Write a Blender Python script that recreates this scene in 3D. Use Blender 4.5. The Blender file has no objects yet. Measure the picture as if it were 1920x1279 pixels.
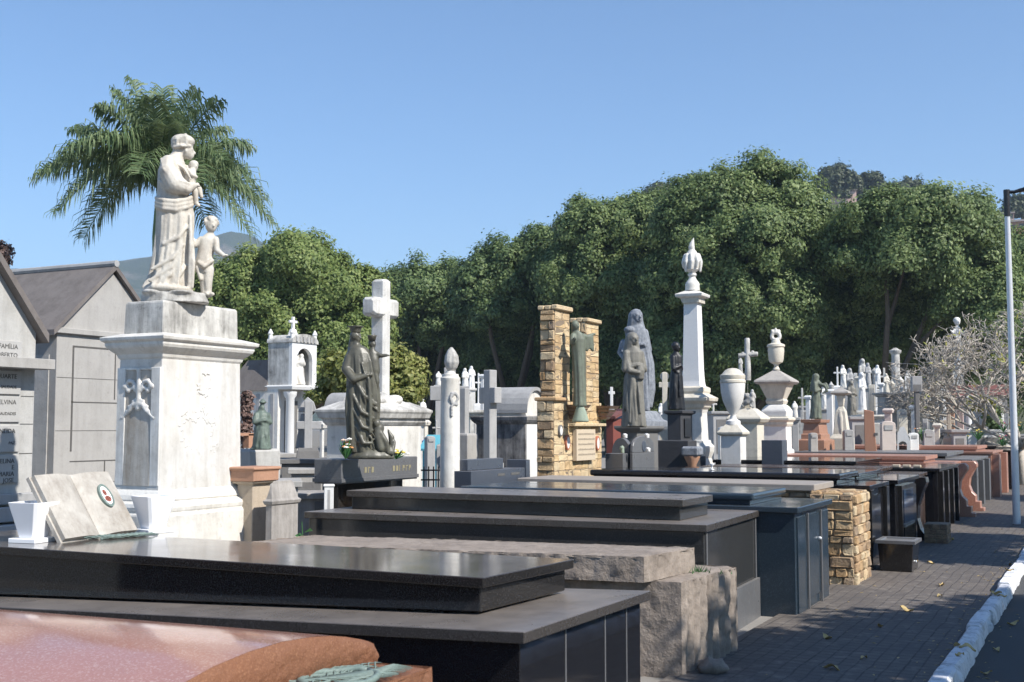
import bpy, bmesh, math, random
import numpy as np
from mathutils import Vector, Matrix, noise

R = math.radians
rnd = random.Random(7)
scene = bpy.context.scene
COL = scene.collection

# ------------------------------------------------------------------ camera model
H = 1.65
F = 2200.0
YAW = R(27.0)
PITCH = math.atan(161.0 / F)
cy_, sy_ = math.cos(YAW), math.sin(YAW)
cp_, sp_ = math.cos(PITCH), math.sin(PITCH)
FWD = Vector((-sy_ * cp_, cy_ * cp_, sp_))
RGT = Vector((cy_, sy_, 0))
UPV = RGT.cross(FWD)
EYE = Vector((0, 0, H))

def ray(px, py):
    return FWD + RGT * ((px - 960) / F) + UPV * ((640 - py) / F)
def at(px, py, d):
    return EYE + ray(px, py) * d
def atz(px, py, z):
    r = ray(px, py)
    return EYE + r * ((z - H) / r.z)
def atx(px, py, X):
    r = ray(px, py)
    return EYE + r * (X / r.x)
def gnd(px, d):
    p = at(px, 801, d)
    return (p.x, p.y)
def phi(px):
    return YAW - math.atan((px - 960) / F)
def zat(py, d):
    return at(960, py, d).z

# ------------------------------------------------------------------ tagging
def tag(o, label=None, cat=None, group=None, kind=None):
    if label: o['label'] = label
    if cat: o['category'] = cat
    if group: o['group'] = group
    if kind: o['kind'] = kind
    return o
def thing(name, label, cat, loc=(0, 0, 0), rz=0.0, group=None):
    o = bpy.data.objects.new(name, None)
    o.empty_display_size = 0.2
    COL.objects.link(o)
    o.location = loc
    o.rotation_euler = (0, 0, rz)
    return tag(o, label, cat, group)
def copy_tree(o, parent=None):
    c = o.copy(); COL.objects.link(c)
    if parent: c.parent = parent
    for ch in o.children: copy_tree(ch, c)
    return c

# ------------------------------------------------------------------ mesh builder
class MB:
    def __init__(s):
        s.v = []; s.f = []; s.m = []
    def add(s, vs, fs, mi=0):
        n = len(s.v)
        s.v.extend([tuple(v) for v in vs])
        s.f.extend([tuple(i + n for i in f) for f in fs])
        s.m.extend([mi] * len(fs))
        return s
    def box(s, x0, x1, y0, y1, z0, z1, mi=0):
        v = [(x0, y0, z0), (x1, y0, z0), (x1, y1, z0), (x0, y1, z0), (x0, y0, z1), (x1, y0, z1), (x1, y1, z1), (x0, y1, z1)]
        return s.add(v, [(3, 2, 1, 0), (4, 5, 6, 7), (0, 1, 5, 4), (1, 2, 6, 5), (2, 3, 7, 6), (3, 0, 4, 7)], mi)
    def hexa(s, bot, top, mi=0):
        return s.add(list(bot) + list(top), [(3, 2, 1, 0), (4, 5, 6, 7), (0, 1, 5, 4), (1, 2, 6, 5), (2, 3, 7, 6), (3, 0, 4, 7)], mi)
    def rings(s, rings, mi=0, cap=True):
        n = len(rings[0]); vs = [p for r in rings for p in r]; fs = []
        for k in range(len(rings) - 1):
            for i in range(n):
                j = (i + 1) % n
                fs.append((k * n + i, k * n + j, (k + 1) * n + j, (k + 1) * n + i))
        if cap:
            fs.append(tuple(reversed(range(n))))
            fs.append(tuple((len(rings) - 1) * n + i for i in range(n)))
        return s.add(vs, fs, mi)
    def sq(s, prof, hx, hy, cx=0, cy=0, mi=0):
        rs = []
        for p in prof:
            z, o = p[0], p[1]; k = p[2] if len(p) > 2 else 1.0
            a, b = max(.002, hx * k + o), max(.002, hy * k + o)
            rs.append([(cx - a, cy - b, z), (cx + a, cy - b, z), (cx + a, cy + b, z), (cx - a, cy + b, z)])
        return s.rings(rs, mi)
    def lathe(s, prof, n=24, cx=0, cy=0, mi=0):
        rs = [[(cx + r * math.cos(2 * math.pi * i / n), cy + r * math.sin(2 * math.pi * i / n), z) for i in range(n)] for (z, r) in prof]
        return s.rings(rs, mi)
    def tube(s, pts, rad, n=8, mi=0):
        pts = [Vector(p) for p in pts]
        if not hasattr(rad, '__len__'): rad = [rad] * len(pts)
        rs = []
        t0 = None; u = None
        for i, p in enumerate(pts):
            a = pts[max(0, i - 1)]; b = pts[min(len(pts) - 1, i + 1)]
            t = (b - a)
            if t.length < 1e-9: t = Vector((0, 0, 1))
            t.normalize()
            if u is None:
                u = t.orthogonal().normalized()
            else:
                u = (u - t * u.dot(t))
                u = u.normalized() if u.length > 1e-6 else t.orthogonal().normalized()
            w = t.cross(u)
            rs.append([p + (u * math.cos(2 * math.pi * k / n) + w * math.sin(2 * math.pi * k / n)) * rad[i] for k in range(n)])
        return s.rings(rs, mi)
    def ell(s, c, r, n=14, m=8, rot=None, mi=0):
        rs = []
        c = Vector(c)
        for j in range(m + 1):
            th = math.pi * (j + .0) / m
            z = -math.cos(th); q = max(.03, math.sin(th))
            ring = []
            for i in range(n):
                a = 2 * math.pi * i / n
                p = Vector((r[0] * q * math.cos(a), r[1] * q * math.sin(a), r[2] * z))
                if rot: p = rot @ p
                ring.append(c + p)
            rs.append(ring)
        return s.rings(rs, mi)
    def cap(s, p0, p1, r0, r1, n=12):
        p0, p1 = Vector(p0), Vector(p1)
        t = (p1 - p0); L = t.length
        if L < 1e-6: return s.ell(p0, (r0, r0, r0))
        t.normalize(); pts = []; rad = []
        for k in (-1, -.8, -.5): pts.append(p0 + t * (k * r0)); rad.append(max(.05, math.sqrt(max(0, 1 - k * k))) * r0)
        pts.append(p0); rad.append(r0); pts.append(p1); rad.append(r1)
        for k in (.5, .8, 1): pts.append(p1 + t * (k * r1)); rad.append(max(.05, math.sqrt(max(0, 1 - k * k))) * r1)
        return s.tube(pts, rad, n)
    def chain(s, pts, rad):
        for i in range(len(pts) - 1): s.cap(pts[i], pts[i + 1], rad[i], rad[i + 1])
        return s
    def prism(s, poly, axis, a, b, mi=0):
        """polygon in the two axes left over, extruded along axis from a to b"""
        def P(u, w, t):
            return {'x': (t, u, w), 'y': (u, t, w), 'z': (u, w, t)}[axis]
        n = len(poly)
        vs = [P(u, w, a) for u, w in poly] + [P(u, w, b) for u, w in poly]
        fs = [tuple(range(n)), tuple(reversed(range(n, 2 * n)))] + [(i, (i + 1) % n + 0, (i + 1) % n + n, i + n)[::-1] for i in range(n)]
        return s.add(vs, fs, mi)
    def build(s, name, mats, parent=None, smooth=False, bevel=0.0, seg=1, fixn=True):
        me = bpy.data.meshes.new(name)
        me.from_pydata(s.v, [], s.f)
        mats = mats if isinstance(mats, (list, tuple)) else [mats]
        for m in mats: me.materials.append(m)
        if len(mats) > 1: me.polygons.foreach_set('material_index', s.m)
        if fixn:
            bm = bmesh.new(); bm.from_mesh(me)
            bmesh.ops.recalc_face_normals(bm, faces=bm.faces)
            bm.to_mesh(me); bm.free()
        if smooth:
            me.polygons.foreach_set('use_smooth', [True] * len(me.polygons))
            if smooth != 'all':
                me.set_sharp_from_angle(angle=R(38))
        me.update()
        o = bpy.data.objects.new(name, me); COL.objects.link(o)
        if parent: o.parent = parent
        if bevel:
            b = o.modifiers.new('bevel', 'BEVEL'); b.width = bevel; b.segments = seg
            b.limit_method = 'ANGLE'; b.angle_limit = R(35)
        return o

def arr_mesh(name, V, Q, mat, parent=None, smooth=False):
    me = bpy.data.meshes.new(name)
    k = Q.shape[1]
    me.vertices.add(len(V)); me.vertices.foreach_set('co', np.asarray(V, dtype=np.float32).ravel())
    me.loops.add(Q.size); me.loops.foreach_set('vertex_index', Q.astype(np.int32).ravel())
    me.polygons.add(len(Q)); me.polygons.foreach_set('loop_start', np.arange(0, Q.size, k, dtype=np.int32))
    try: me.polygons.foreach_set('loop_total', np.full(len(Q), k, dtype=np.int32))
    except Exception: pass
    if smooth: me.polygons.foreach_set('use_smooth', np.ones(len(Q), dtype=bool))
    me.materials.append(mat)
    me.update(calc_edges=True); me.validate()
    o = bpy.data.objects.new(name, me); COL.objects.link(o)
    if parent: o.parent = parent
    return o

def remeshed(mb, name, mat, parent, voxel, smooth=2):
    """one continuous surface grown round the overlapping shapes"""
    me = bpy.data.meshes.new(name); me.from_pydata(mb.v, [], mb.f)
    bm = bmesh.new(); bm.from_mesh(me); bmesh.ops.recalc_face_normals(bm, faces=bm.faces); bm.to_mesh(me); bm.free()
    o = bpy.data.objects.new(name, me); COL.objects.link(o)
    m = o.modifiers.new('r', 'REMESH'); m.mode = 'VOXEL'; m.voxel_size = voxel; m.use_smooth_shade = True
    if smooth:
        sm = o.modifiers.new('s', 'SMOOTH'); sm.iterations = smooth; sm.factor = .5
    dg = bpy.context.evaluated_depsgraph_get()
    nm = bpy.data.meshes.new_from_object(o.evaluated_get(dg))
    o.modifiers.clear(); o.data = nm; nm.name = name; bpy.data.meshes.remove(me)
    nm.materials.clear(); nm.materials.append(mat)
    nm.polygons.foreach_set('use_smooth', [True] * len(nm.polygons)); nm.update()
    if parent: o.parent = parent
    return o

# ------------------------------------------------------------------ materials
class NT:
    def __init__(s, name):
        s.mat = bpy.data.materials.new(name); s.mat.use_nodes = True
        s.t = s.mat.node_tree; s.b = s.t.nodes['Principled BSDF']; s.out = s.t.nodes['Material Output']
        s.co = s.t.nodes.new('ShaderNodeTexCoord').outputs['Object']
    def n(s, typ, **kw):
        x = s.t.nodes.new(typ)
        for k, v in kw.items():
            if hasattr(x, k): setattr(x, k, v)
        return x
    def link(s, a, b): s.t.links.new(a, b)
    def map(s, scale=(1, 1, 1), co=None, rot=(0, 0, 0)):
        m = s.n('ShaderNodeMapping'); m.inputs['Scale'].default_value = scale; m.inputs['Rotation'].default_value = rot
        s.link(co or s.co, m.inputs['Vector']); return m.outputs['Vector']
    def noise(s, scale, detail=5, rough=.6, vec=None, dist=0):
        x = s.n('ShaderNodeTexNoise'); x.inputs['Scale'].default_value = scale; x.inputs['Detail'].default_value = detail
        x.inputs['Roughness'].default_value = rough; x.inputs['Distortion'].default_value = dist
        s.link(vec or s.co, x.inputs['Vector']); return x.outputs['Fac']
    def vor(s, scale, feature='F1', vec=None, out='Distance', rand=1.0):
        x = s.n('ShaderNodeTexVoronoi', feature=feature); x.inputs['Scale'].default_value = scale
        x.inputs['Randomness'].default_value = rand
        s.link(vec or s.co, x.inputs['Vector']); return x.outputs[out]
    def ramp(s, fac, stops, interp='LINEAR'):
        x = s.n('ShaderNodeValToRGB'); r = x.color_ramp; r.interpolation = interp
        while len(r.elements) < len(stops): r.elements.new(.5)
        for e, (p, c) in zip(r.elements, stops):
            e.position = p; e.color = (c, c, c, 1) if not hasattr(c, '__len__') else (*c, 1)
        s.link(fac, x.inputs['Fac']); return x.outputs['Color']
    def mix(s, fac, a, b, mode='MIX'):
        x = s.n('ShaderNodeMix'); x.data_type = 'RGBA'; x.blend_type = mode
        for sock, val in ((x.inputs[0], fac), (x.inputs[6], a), (x.inputs[7], b)):
            if hasattr(val, 'links') or isinstance(val, bpy.types.NodeSocket): s.link(val, sock)
            elif hasattr(val, '__len__'): sock.default_value = (*val, 1)
            else: sock.default_value = val
        return x.outputs[2]
    def math(s, op, a, b=0.0):
        x = s.n('ShaderNodeMath', operation=op)
        for i, v in enumerate((a, b)):
            if isinstance(v, bpy.types.NodeSocket): s.link(v, x.inputs[i])
            else: x.inputs[i].default_value = v
        return x.outputs[0]
    def bump(s, h, strength=.3, dist=.02, prev=None):
        x = s.n('ShaderNodeBump'); x.inputs['Strength'].default_value = strength; x.inputs['Distance'].default_value = dist
        s.link(h, x.inputs['Height'])
        if prev: s.link(prev, x.inputs['Normal'])
        return x.outputs['Normal']
    def fin(s, col=None, rough=None, nrm=None, spec=None, metal=None, coat=None):
        for key, v in (('Base Color', col), ('Roughness', rough), ('Normal', nrm), ('Specular IOR Level', spec), ('Metallic', metal), ('Coat Weight', coat)):
            if v is None: continue
            i = s.b.inputs[key]
            if isinstance(v, bpy.types.NodeSocket): s.link(v, i)
            elif hasattr(v, '__len__'): i.default_value = (*v, 1)
            else: i.default_value = v
        return s.mat

def stone_mat(name, base, dirt=(.10, .09, .075), amount=.45, rough=.75, streak=1.0, scale=1.0, bump=.25, fine=40, lichen=None, warm=None):
    """weathered masonry: blotches, vertical run-down streaks, grime on ledges"""
    t = NT(name)
    a = t.noise(2.3 * scale, 7, .65)
    st = t.noise(1.0, 6, .7, vec=t.map((9 * scale, 9 * scale, .9 * scale)))
    b = t.math('ADD', t.math('MULTIPLY', a, .55), t.math('MULTIPLY', st, .45 * streak))
    lo = .62 - amount * .35
    mask = t.ramp(b, [(lo, 0.0), (min(.98, lo + .28), 1.0)])
    f = t.noise(fine, 4, .7)
    col = t.mix(f, tuple(c * .86 for c in base), tuple(min(.9, c * 1.08) for c in base))
    if warm:
        col = t.mix(t.ramp(t.noise(1.1 * scale, 4, .5), [(.45, 0.0), (.7, .6)]), col, warm)
    col = t.mix(t.math('MULTIPLY', mask, min(1.0, amount * 1.5)), col, dirt)
    sp = t.ramp(t.noise(14 * scale, 5, .75), [(.58, 0.0), (.70, 1.0)])
    col = t.mix(t.math('MULTIPLY', sp, amount * .7), col, lichen or tuple(c * .8 for c in dirt))
    h = t.math('ADD', t.math('MULTIPLY', f, .4), t.noise(9 * scale, 5, .6))
    return t.fin(col, rough, t.bump(h, bump, .02))

def granite(name, base, fleck, rough=.16, flecks=.5, dust=.3, scale=90, bump=0.0, dustcol=(.30, .27, .24)):
    t = NT(name)
    v = t.noise(scale, 3, .7)
    fl = t.ramp(v, [(.52, 0.0), (.64, 1.0)])
    big = t.noise(1.3, 5, .6)
    col = t.mix(t.math('MULTIPLY', fl, flecks), base, fleck)
    col = t.mix(t.ramp(big, [(.35, 0.0), (.75, .35)]), col, tuple(c * 1.5 + .004 for c in base))
    g = t.n('ShaderNodeNewGeometry'); sx = t.n('ShaderNodeSeparateXYZ'); t.link(g.outputs['Normal'], sx.inputs[0])
    up = t.ramp(sx.outputs['Z'], [(.6, 0.0), (.95, 1.0)])
    du = t.ramp(t.noise(3.5, 6, .7), [(.30, .45), (.72, 1.0)])
    dm = t.math('MULTIPLY', t.math('MULTIPLY', up, du), dust)
    col = t.mix(dm, col, dustcol)
    sm = t.ramp(t.noise(2.2, 6, .7), [(.3, rough * .7), (.8, min(1, rough * 1.9 + .03))])
    rg = t.math('ADD', sm, t.math('MULTIPLY', dm, .10))
    nr = t.bump(t.noise(28, 5, .6), bump, .015) if bump else None
    return t.fin(col, rg, nr, spec=.5)

def leaf_mat(name, dark, mid, light, trans=.28, warm=None, nscale=.45):
    t = NT(name)
    g = t.n('ShaderNodeNewGeometry')
    big = t.noise(nscale, 3, .6)
    f = t.math('ADD', t.math('MULTIPLY', g.outputs['Random Per Island'], .55), t.math('MULTIPLY', big, .6))
    stops = [(.15, dark), (.55, mid), (.95, light)]
    col = t.ramp(f, stops)
    t.fin(col, .55, spec=.35)
    tr = t.n('ShaderNodeBsdfTranslucent'); t.link(t.mix(.5, col, light), tr.inputs['Color'])
    mx = t.n('ShaderNodeMixShader'); mx.inputs[0].default_value = trans
    t.link(t.b.outputs[0], mx.inputs[1]); t.link(tr.outputs[0], mx.inputs[2]); t.link(mx.outputs[0], t.out.inputs['Surface'])
    return t.mat

def plain(name, col, rough=.6, metal=0.0, var=.25, scale=12, bump=.08):
    t = NT(name)
    f = t.noise(scale, 5, .65)
    c = t.mix(f, tuple(x * (1 - var) for x in col), tuple(min(1, x * (1 + var)) for x in col))
    return t.fin(c, rough, t.bump(f, bump, .01) if bump else None, metal=metal)

M = {}
M['marble'] = stone_mat('white_marble', (.68, .66, .62), (.17, .15, .12), .42, .6, warm=(.66, .60, .50))
M['marble_clean'] = stone_mat('bright_marble', (.72, .71, .69), (.34, .31, .28), .22, .5, bump=.1)
M['marble_dirty'] = stone_mat('blackened_marble', (.66, .64, .60), (.075, .07, .062), .68, .75)
M['statue'] = stone_mat('statue_marble', (.55, .52, .46), (.22, .175, .13), .5, .65, scale=3, bump=.14, warm=(.60, .53, .44))
M['cream'] = stone_mat('cream_stone', (.62, .57, .48), (.16, .14, .11), .4, .75)
M['greystone'] = stone_mat('grey_stone', (.36, .355, .35), (.10, .10, .10), .4, .8)
M['bluestone'] = stone_mat('blue_grey_stone', (.29, .31, .345), (.085, .095, .115), .66, .8, scale=4, bump=.35)
M['darkstone'] = stone_mat('dark_stone', (.16, .155, .15), (.05, .05, .05), .4, .8)
M['concrete'] = stone_mat('mausoleum_concrete', (.37, .355, .335), (.19, .18, .165), .45, .8, bump=.12, streak=1.0)
M['concrete_pale'] = stone_mat('pale_concrete', (.44, .43, .41), (.18, .17, .155), .45, .85)
M['roofing'] = stone_mat('roof_slab_grey', (.17, .15, .14), (.07, .06, .055), .5, .9)
M['black'] = granite('black_granite', (.014, .013, .013), (.06, .056, .053), .06, .7, .52, 130, dustcol=(.26, .225, .20))
M['black_clean'] = granite('polished_black_granite', (.010, .010, .012), (.03, .03, .034), .05, .5, .16, 130, dustcol=(.16, .145, .135))
M['teal'] = granite('blue_dark_granite', (.020, .032, .045), (.05, .075, .10), .12, .6, .12, 110)
M['greygranite'] = granite('grey_granite', (.10, .10, .105), (.22, .22, .22), .3, .6, .4, 120)
M['bluegranite'] = granite('slate_blue_granite', (.055, .065, .085), (.11, .12, .15), .3, .6, .3, 120)
M['pink'] = granite('pink_granite', (.33, .16, .11), (.50, .34, .27), .30, .6, .15, 70)
M['red_polished'] = granite('red_granite_polished', (.33, .145, .105), (.52, .36, .31), .09, .7, .14, 95, bump=.02)
M['red_rough'] = granite('red_granite_rough', (.165, .068, .033), (.30, .15, .078), .85, .6, 0.0, 150, bump=.8)
M['brownstone'] = stone_mat('brown_red_stone', (.40, .22, .14), (.20, .11, .07), .4, .7)
M['tan'] = stone_mat('tan_granite', (.46, .38, .29), (.22, .17, .13), .4, .8, fine=70, bump=.5)
M['bronze'] = stone_mat('dark_bronze', (.085, .080, .062), (.15, .15, .115), .5, .40, scale=4, bump=.15)
M['bronze_green'] = stone_mat('green_bronze', (.10, .125, .105), (.22, .29, .24), .5, .55, scale=4, bump=.15)
M['bronze_grey'] = stone_mat('grey_bronze_stone', (.19, .18, .155), (.075, .07, .06), .5, .6, scale=4, bump=.15)
M['blackmetal'] = plain('blackened_bronze', (.012, .013, .016), .5)
M['verdigris'] = plain('verdigris', (.15, .20, .18), .6, var=.45, scale=60, bump=.2)
M['white'] = plain('white_porcelain', (.80, .80, .82), .28, var=.03, bump=0)
M['gold'] = plain('gilt', (.34, .30, .19), .55, .3)
M['ink'] = plain('engraved_lettering', (.10, .098, .095), .7)
M['galv'] = plain('galvanised_steel', (.66, .67, .70), .4, .25, var=.10)
M['lamphead'] = plain('lamp_head_black', (.02, .02, .024), .4)
M['turq'] = plain('turquoise_paint', (.13, .42, .50), .6, var=.2)
M['bluecloth'] = plain('blue_plastic', (.05, .10, .55), .5)
M['redpaint'] = plain('red_paint', (.20, .055, .04), .7)
M['redtile'] = plain('red_roof', (.16, .06, .05), .8)
M['petal_white'] = plain('white_petals', (.8, .78, .72), .6, bump=0)
M['petal_orange'] = plain('orange_petals', (.75, .33, .12), .6, bump=0)
M['petal_pink'] = plain('pink_petals', (.65, .08, .20), .6, bump=0)
M['petal_yellow'] = plain('yellow_petals', (.70, .55, .10), .6, bump=0)
M['stem'] = leaf_mat('flower_leaf', (.03, .08, .02), (.05, .16, .05), (.10, .24, .08), .2, nscale=20)
M['bark'] = stone_mat('bark', (.13, .105, .08), (.05, .04, .03), .5, .9, scale=3, bump=.6)
M['barebark'] = stone_mat('pale_bark', (.48, .43, .37), (.24, .21, .17), .4, .85, scale=6, bump=.4)
M['palmtrunk'] = plain('palm_shaft', (.10, .16, .07), .5, var=.3, scale=5)
M['leafA'] = leaf_mat('leaf_yellow_green', (.050, .09, .024), (.175, .235, .07), (.35, .40, .14), .38)
M['leafB'] = leaf_mat('leaf_dark_green', (.030, .058, .024), (.115, .17, .064), (.26, .33, .13), .34)
M['leafC'] = leaf_mat('leaf_mid_green', (.034, .066, .024), (.135, .19, .066), (.30, .36, .14), .34)
M['leafF'] = leaf_mat('leaf_far', (.03, .045, .02), (.055, .07, .03), (.09, .10, .045), .2)
M['leafBush'] = leaf_mat('leaf_bush_olive', (.08, .10, .025), (.21, .24, .065), (.40, .38, .14), .36, nscale=2)
M['leafPalm'] = leaf_mat('palm_leaf', (.040, .075, .030), (.10, .155, .065), (.25, .30, .15), .32, nscale=1.2)
M['leafPale'] = leaf_mat('pale_leaf', (.20, .24, .04), (.34, .36, .08), (.5, .42, .12), .35, nscale=3)
M['leafDry'] = plain('dry_leaf', (.55, .40, .17), .7, var=.4, scale=30)
M['leafRed'] = leaf_mat('leaf_reddish', (.06, .04, .03), (.15, .095, .08), (.30, .20, .165), .2, nscale=6)

def rubble_mats(name, cols):
    t = NT(name)
    g = t.n('ShaderNodeNewGeometry')
    n1 = len(cols)
    stops = [(i / n1, c) for i, c in enumerate(cols)]
    col = t.ramp(g.outputs['Random Per Island'], stops, 'CONSTANT')
    nz = t.noise(11, 6, .7)
    col = t.mix(t.ramp(nz, [(.3, .0), (.8, .75)]), col, (.53, .37, .21))
    col = t.mix(t.ramp(t.noise(4, 5, .7), [(.5, 0.0), (.75, .55)]), col, (.16, .10, .055))
    return t.fin(col, .85, t.bump(t.math('ADD', nz, t.noise(45, 4, .7)), .8, .02))
M['rubble'] = rubble_mats('ochre_rubble', [(.44, .31, .17), (.32, .20, .11), (.55, .42, .26), (.40, .25, .12), (.25, .17, .11), (.58, .47, .31), (.45, .29, .15), (.22, .17, .13)])
M['mortar'] = plain('mortar', (.22, .17, .12), .95, var=.3, scale=30, bump=.4)
M['ashlar'] = rubble_mats('pale_ochre_ashlar', [(.64, .48, .28), (.58, .42, .22), (.68, .54, .34), (.55, .38, .20), (.62, .50, .32)])
M['roughstone'] = stone_mat('quarry_faced_stone', (.30, .25, .21), (.10, .08, .065), .55, .9, fine=60, bump=.7, scale=2)
M['charcoal'] = granite('charcoal_granite', (.028, .028, .028), (.075, .075, .073), .12, .6, .15, 120)
M['slabgrey'] = stone_mat('grey_slab', (.30, .265, .235), (.12, .10, .09), .35, .7, bump=.2)
M['brownblack'] = granite('brown_dark_granite', (.05, .032, .026), (.12, .08, .065), .2, .6, .15, 100)
M['brownbrick'] = rubble_mats('dark_brown_brick', [(.12, .07, .055), (.15, .09, .07), (.09, .055, .045), (.17, .11, .085)])
M['palepink'] = granite('pale_pink_granite', (.50, .38, .32), (.6, .48, .42), .35, .5, .1, 80)
t = NT('blue_tinted_glass'); M['blueglass'] = t.fin((.02, .045, .09), .06, spec=.6)
M['pedestal'] = stone_mat('pedestal_marble', (.80, .785, .75), (.20, .165, .13), .42, .6, streak=1.3, warm=(.68, .62, .53), bump=.12)
M['marble_grey'] = stone_mat('greyed_marble', (.66, .645, .61), (.20, .185, .165), .6, .7)
M['petal_pale'] = plain('pale_petals', (.70, .52, .42), .6, bump=0)
M['plaque'] = stone_mat('plaque_stone', (.56, .46, .34), (.4, .32, .23), .3, .7, bump=.1)
M['lettering_grey'] = plain('worn_letter', (.30, .25, .19), .8)
M['redframe'] = plain('red_brown_frame', (.42, .15, .09), .6)
M['brownstone2'] = plain('brown_bowl', (.20, .135, .095), .75, var=.3)
M['verdigris_pale'] = plain('pale_green_stone', (.26, .31, .24), .75, var=.25)
M['bronze_green2'] = stone_mat('weathered_green_bronze', (.115, .125, .095), (.22, .27, .20), .5, .6, scale=4, bump=.15)
M['joint'] = plain('dark_joint', (.09, .085, .08), .9)  # plain dark tone of the panel joints
M['plaque_grey'] = stone_mat('grey_plaque', (.40, .39, .375), (.26, .25, .24), .25, .6, bump=.05)
M['concrete_streak'] = stone_mat('streaked_concrete', (.42, .39, .36), (.14, .125, .115), .5, .85, streak=1.4)
M['marble_dirty2'] = stone_mat('black_stained_marble', (.46, .44, .42), (.06, .058, .058), .72, .8, streak=1.3)
M['blackgrey'] = stone_mat('black_grey_stone', (.045, .045, .05), (.02, .02, .022), .4, .7)
M['marble_ob'] = stone_mat('obelisk_marble', (.76, .745, .73), (.45, .43, .41), .22, .6, bump=.08)
M['marble_pan'] = stone_mat('smooth_white_stone', (.70, .68, .65), (.30, .28, .26), .30, .65, bump=.12)
M['greystone2'] = stone_mat('warm_grey_stone', (.40, .37, .34), (.14, .13, .12), .45, .8)
M['orangegranite'] = granite('orange_brown_granite', (.31, .155, .098), (.44, .28, .2), .35, .6, .1, 80)
M['palestone'] = stone_mat('pale_pinkish_stone', (.56, .48, .43), (.3, .25, .22), .3, .75)
M['pinkstone'] = stone_mat('pinkish_stone', (.48, .34, .30), (.2, .14, .12), .35, .75)
M['pinkwall'] = plain('pink_wall_paint', (.62, .42, .36), .9)
M['orangewall'] = plain('orange_brick_wall', (.48, .24, .16), .9, var=.3, scale=2)

M['marble_shaft'] = stone_mat('clean_white_marble', (.64, .625, .60), (.28, .245, .195), .42, .6, warm=(.74, .68, .60), bump=.10, streak=1.2)  # marble of the main pedestal shaft and its garland relief
M['panel_stained'] = stone_mat('brown_stained_marble', (.60, .575, .53), (.24, .19, .14), .55, .75, streak=1.4, bump=.2, warm=(.48, .41, .32))

M['book'] = stone_mat('streaked_book_marble', (.46, .43, .385), (.20, .17, .14), .6, .6, scale=2.2, bump=.1)

M['greybrown'] = granite('grey_brown_granite', (.042, .037, .034), (.11, .10, .095), .22, .7, .75, 120, dustcol=(.27, .235, .21))
# ------------------------------------------------------------------ camera, light, air
cam = bpy.data.cameras.new('camera'); camo = bpy.data.objects.new('camera', cam); COL.objects.link(camo)
camo.matrix_world = Matrix(((RGT.x, UPV.x, -FWD.x, 0), (RGT.y, UPV.y, -FWD.y, 0), (RGT.z, UPV.z, -FWD.z, H), (0, 0, 0, 1)))
cam.sensor_width = 36; cam.lens = 36 * F / 1920; cam.clip_end = 6000; cam.clip_start = .05
cam.dof.use_dof = True; cam.dof.focus_distance = 12.0; cam.dof.aperture_fstop = 7.1
scene.camera = camo
SUN_EL, SUN_AZ = R(43), R(-11.5)         # azimuth measured from +X towards +Y
sdir = Vector((math.cos(SUN_EL) * math.cos(SUN_AZ), math.cos(SUN_EL) * math.sin(SUN_AZ), math.sin(SUN_EL)))
sun = bpy.data.lights.new('sun', 'SUN'); sun.energy = 5.0; sun.angle = R(.53); sun.color = (1, .955, .88)
suno = bpy.data.objects.new('sun', sun); COL.objects.link(suno)
suno.rotation_euler = sdir.to_track_quat('Z', 'Y').to_euler(); suno.location = (8, -3, 12)
W = bpy.data.worlds.new('World'); scene.world = W; W.use_nodes = True
wn = W.node_tree; bg = wn.nodes['Background']
sky = wn.nodes.new('ShaderNodeTexSky'); sky.sky_type = 'NISHITA'; sky.sun_disc = False
sky.sun_elevation = SUN_EL; sky.sun_rotation = math.atan2(sdir.x, sdir.y)
sky.air_density = 1.05; sky.dust_density = .08; sky.ozone_density = 3.2; sky.altitude = 0
tint = wn.nodes.new('ShaderNodeMix'); tint.data_type = 'RGBA'; tint.blend_type = 'MULTIPLY'; tint.inputs[0].default_value = 1; tint.inputs[7].default_value = (.90, 1.06, 1.20, 1)
wn.links.new(sky.outputs[0], tint.inputs[6]); wn.links.new(tint.outputs[2], bg.inputs[0]); bg.inputs[1].default_value = .092
vs_ = scene.view_settings; vs_.view_transform = 'Standard'; vs_.look = 'None'; vs_.exposure = .62; vs_.gamma = 1
scene.cycles.max_bounces = 6; scene.cycles.transparent_max_bounces = 8; scene.cycles.volume_bounces = 0
scene.cycles.use_adaptive_sampling = True; scene.cycles.adaptive_threshold = .02
scene.cycles.use_denoising = True

hz = MB(); hz.box(-2900, 900, -60, 2600, -3, 330)
t = NT('haze_air'); t.t.nodes.remove(t.b)
pv = t.n('ShaderNodeVolumePrincipled'); pv.inputs['Color'].default_value = (.62, .78, 1, 1); pv.inputs['Density'].default_value = .0003
pv.inputs['Anisotropy'].default_value = .1
t.link(pv.outputs[0], t.out.inputs['Volume'])
tag(hz.build('haze', t.mat), 'thin bluish haze over the distant mountain', 'haze', kind='stuff')

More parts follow.
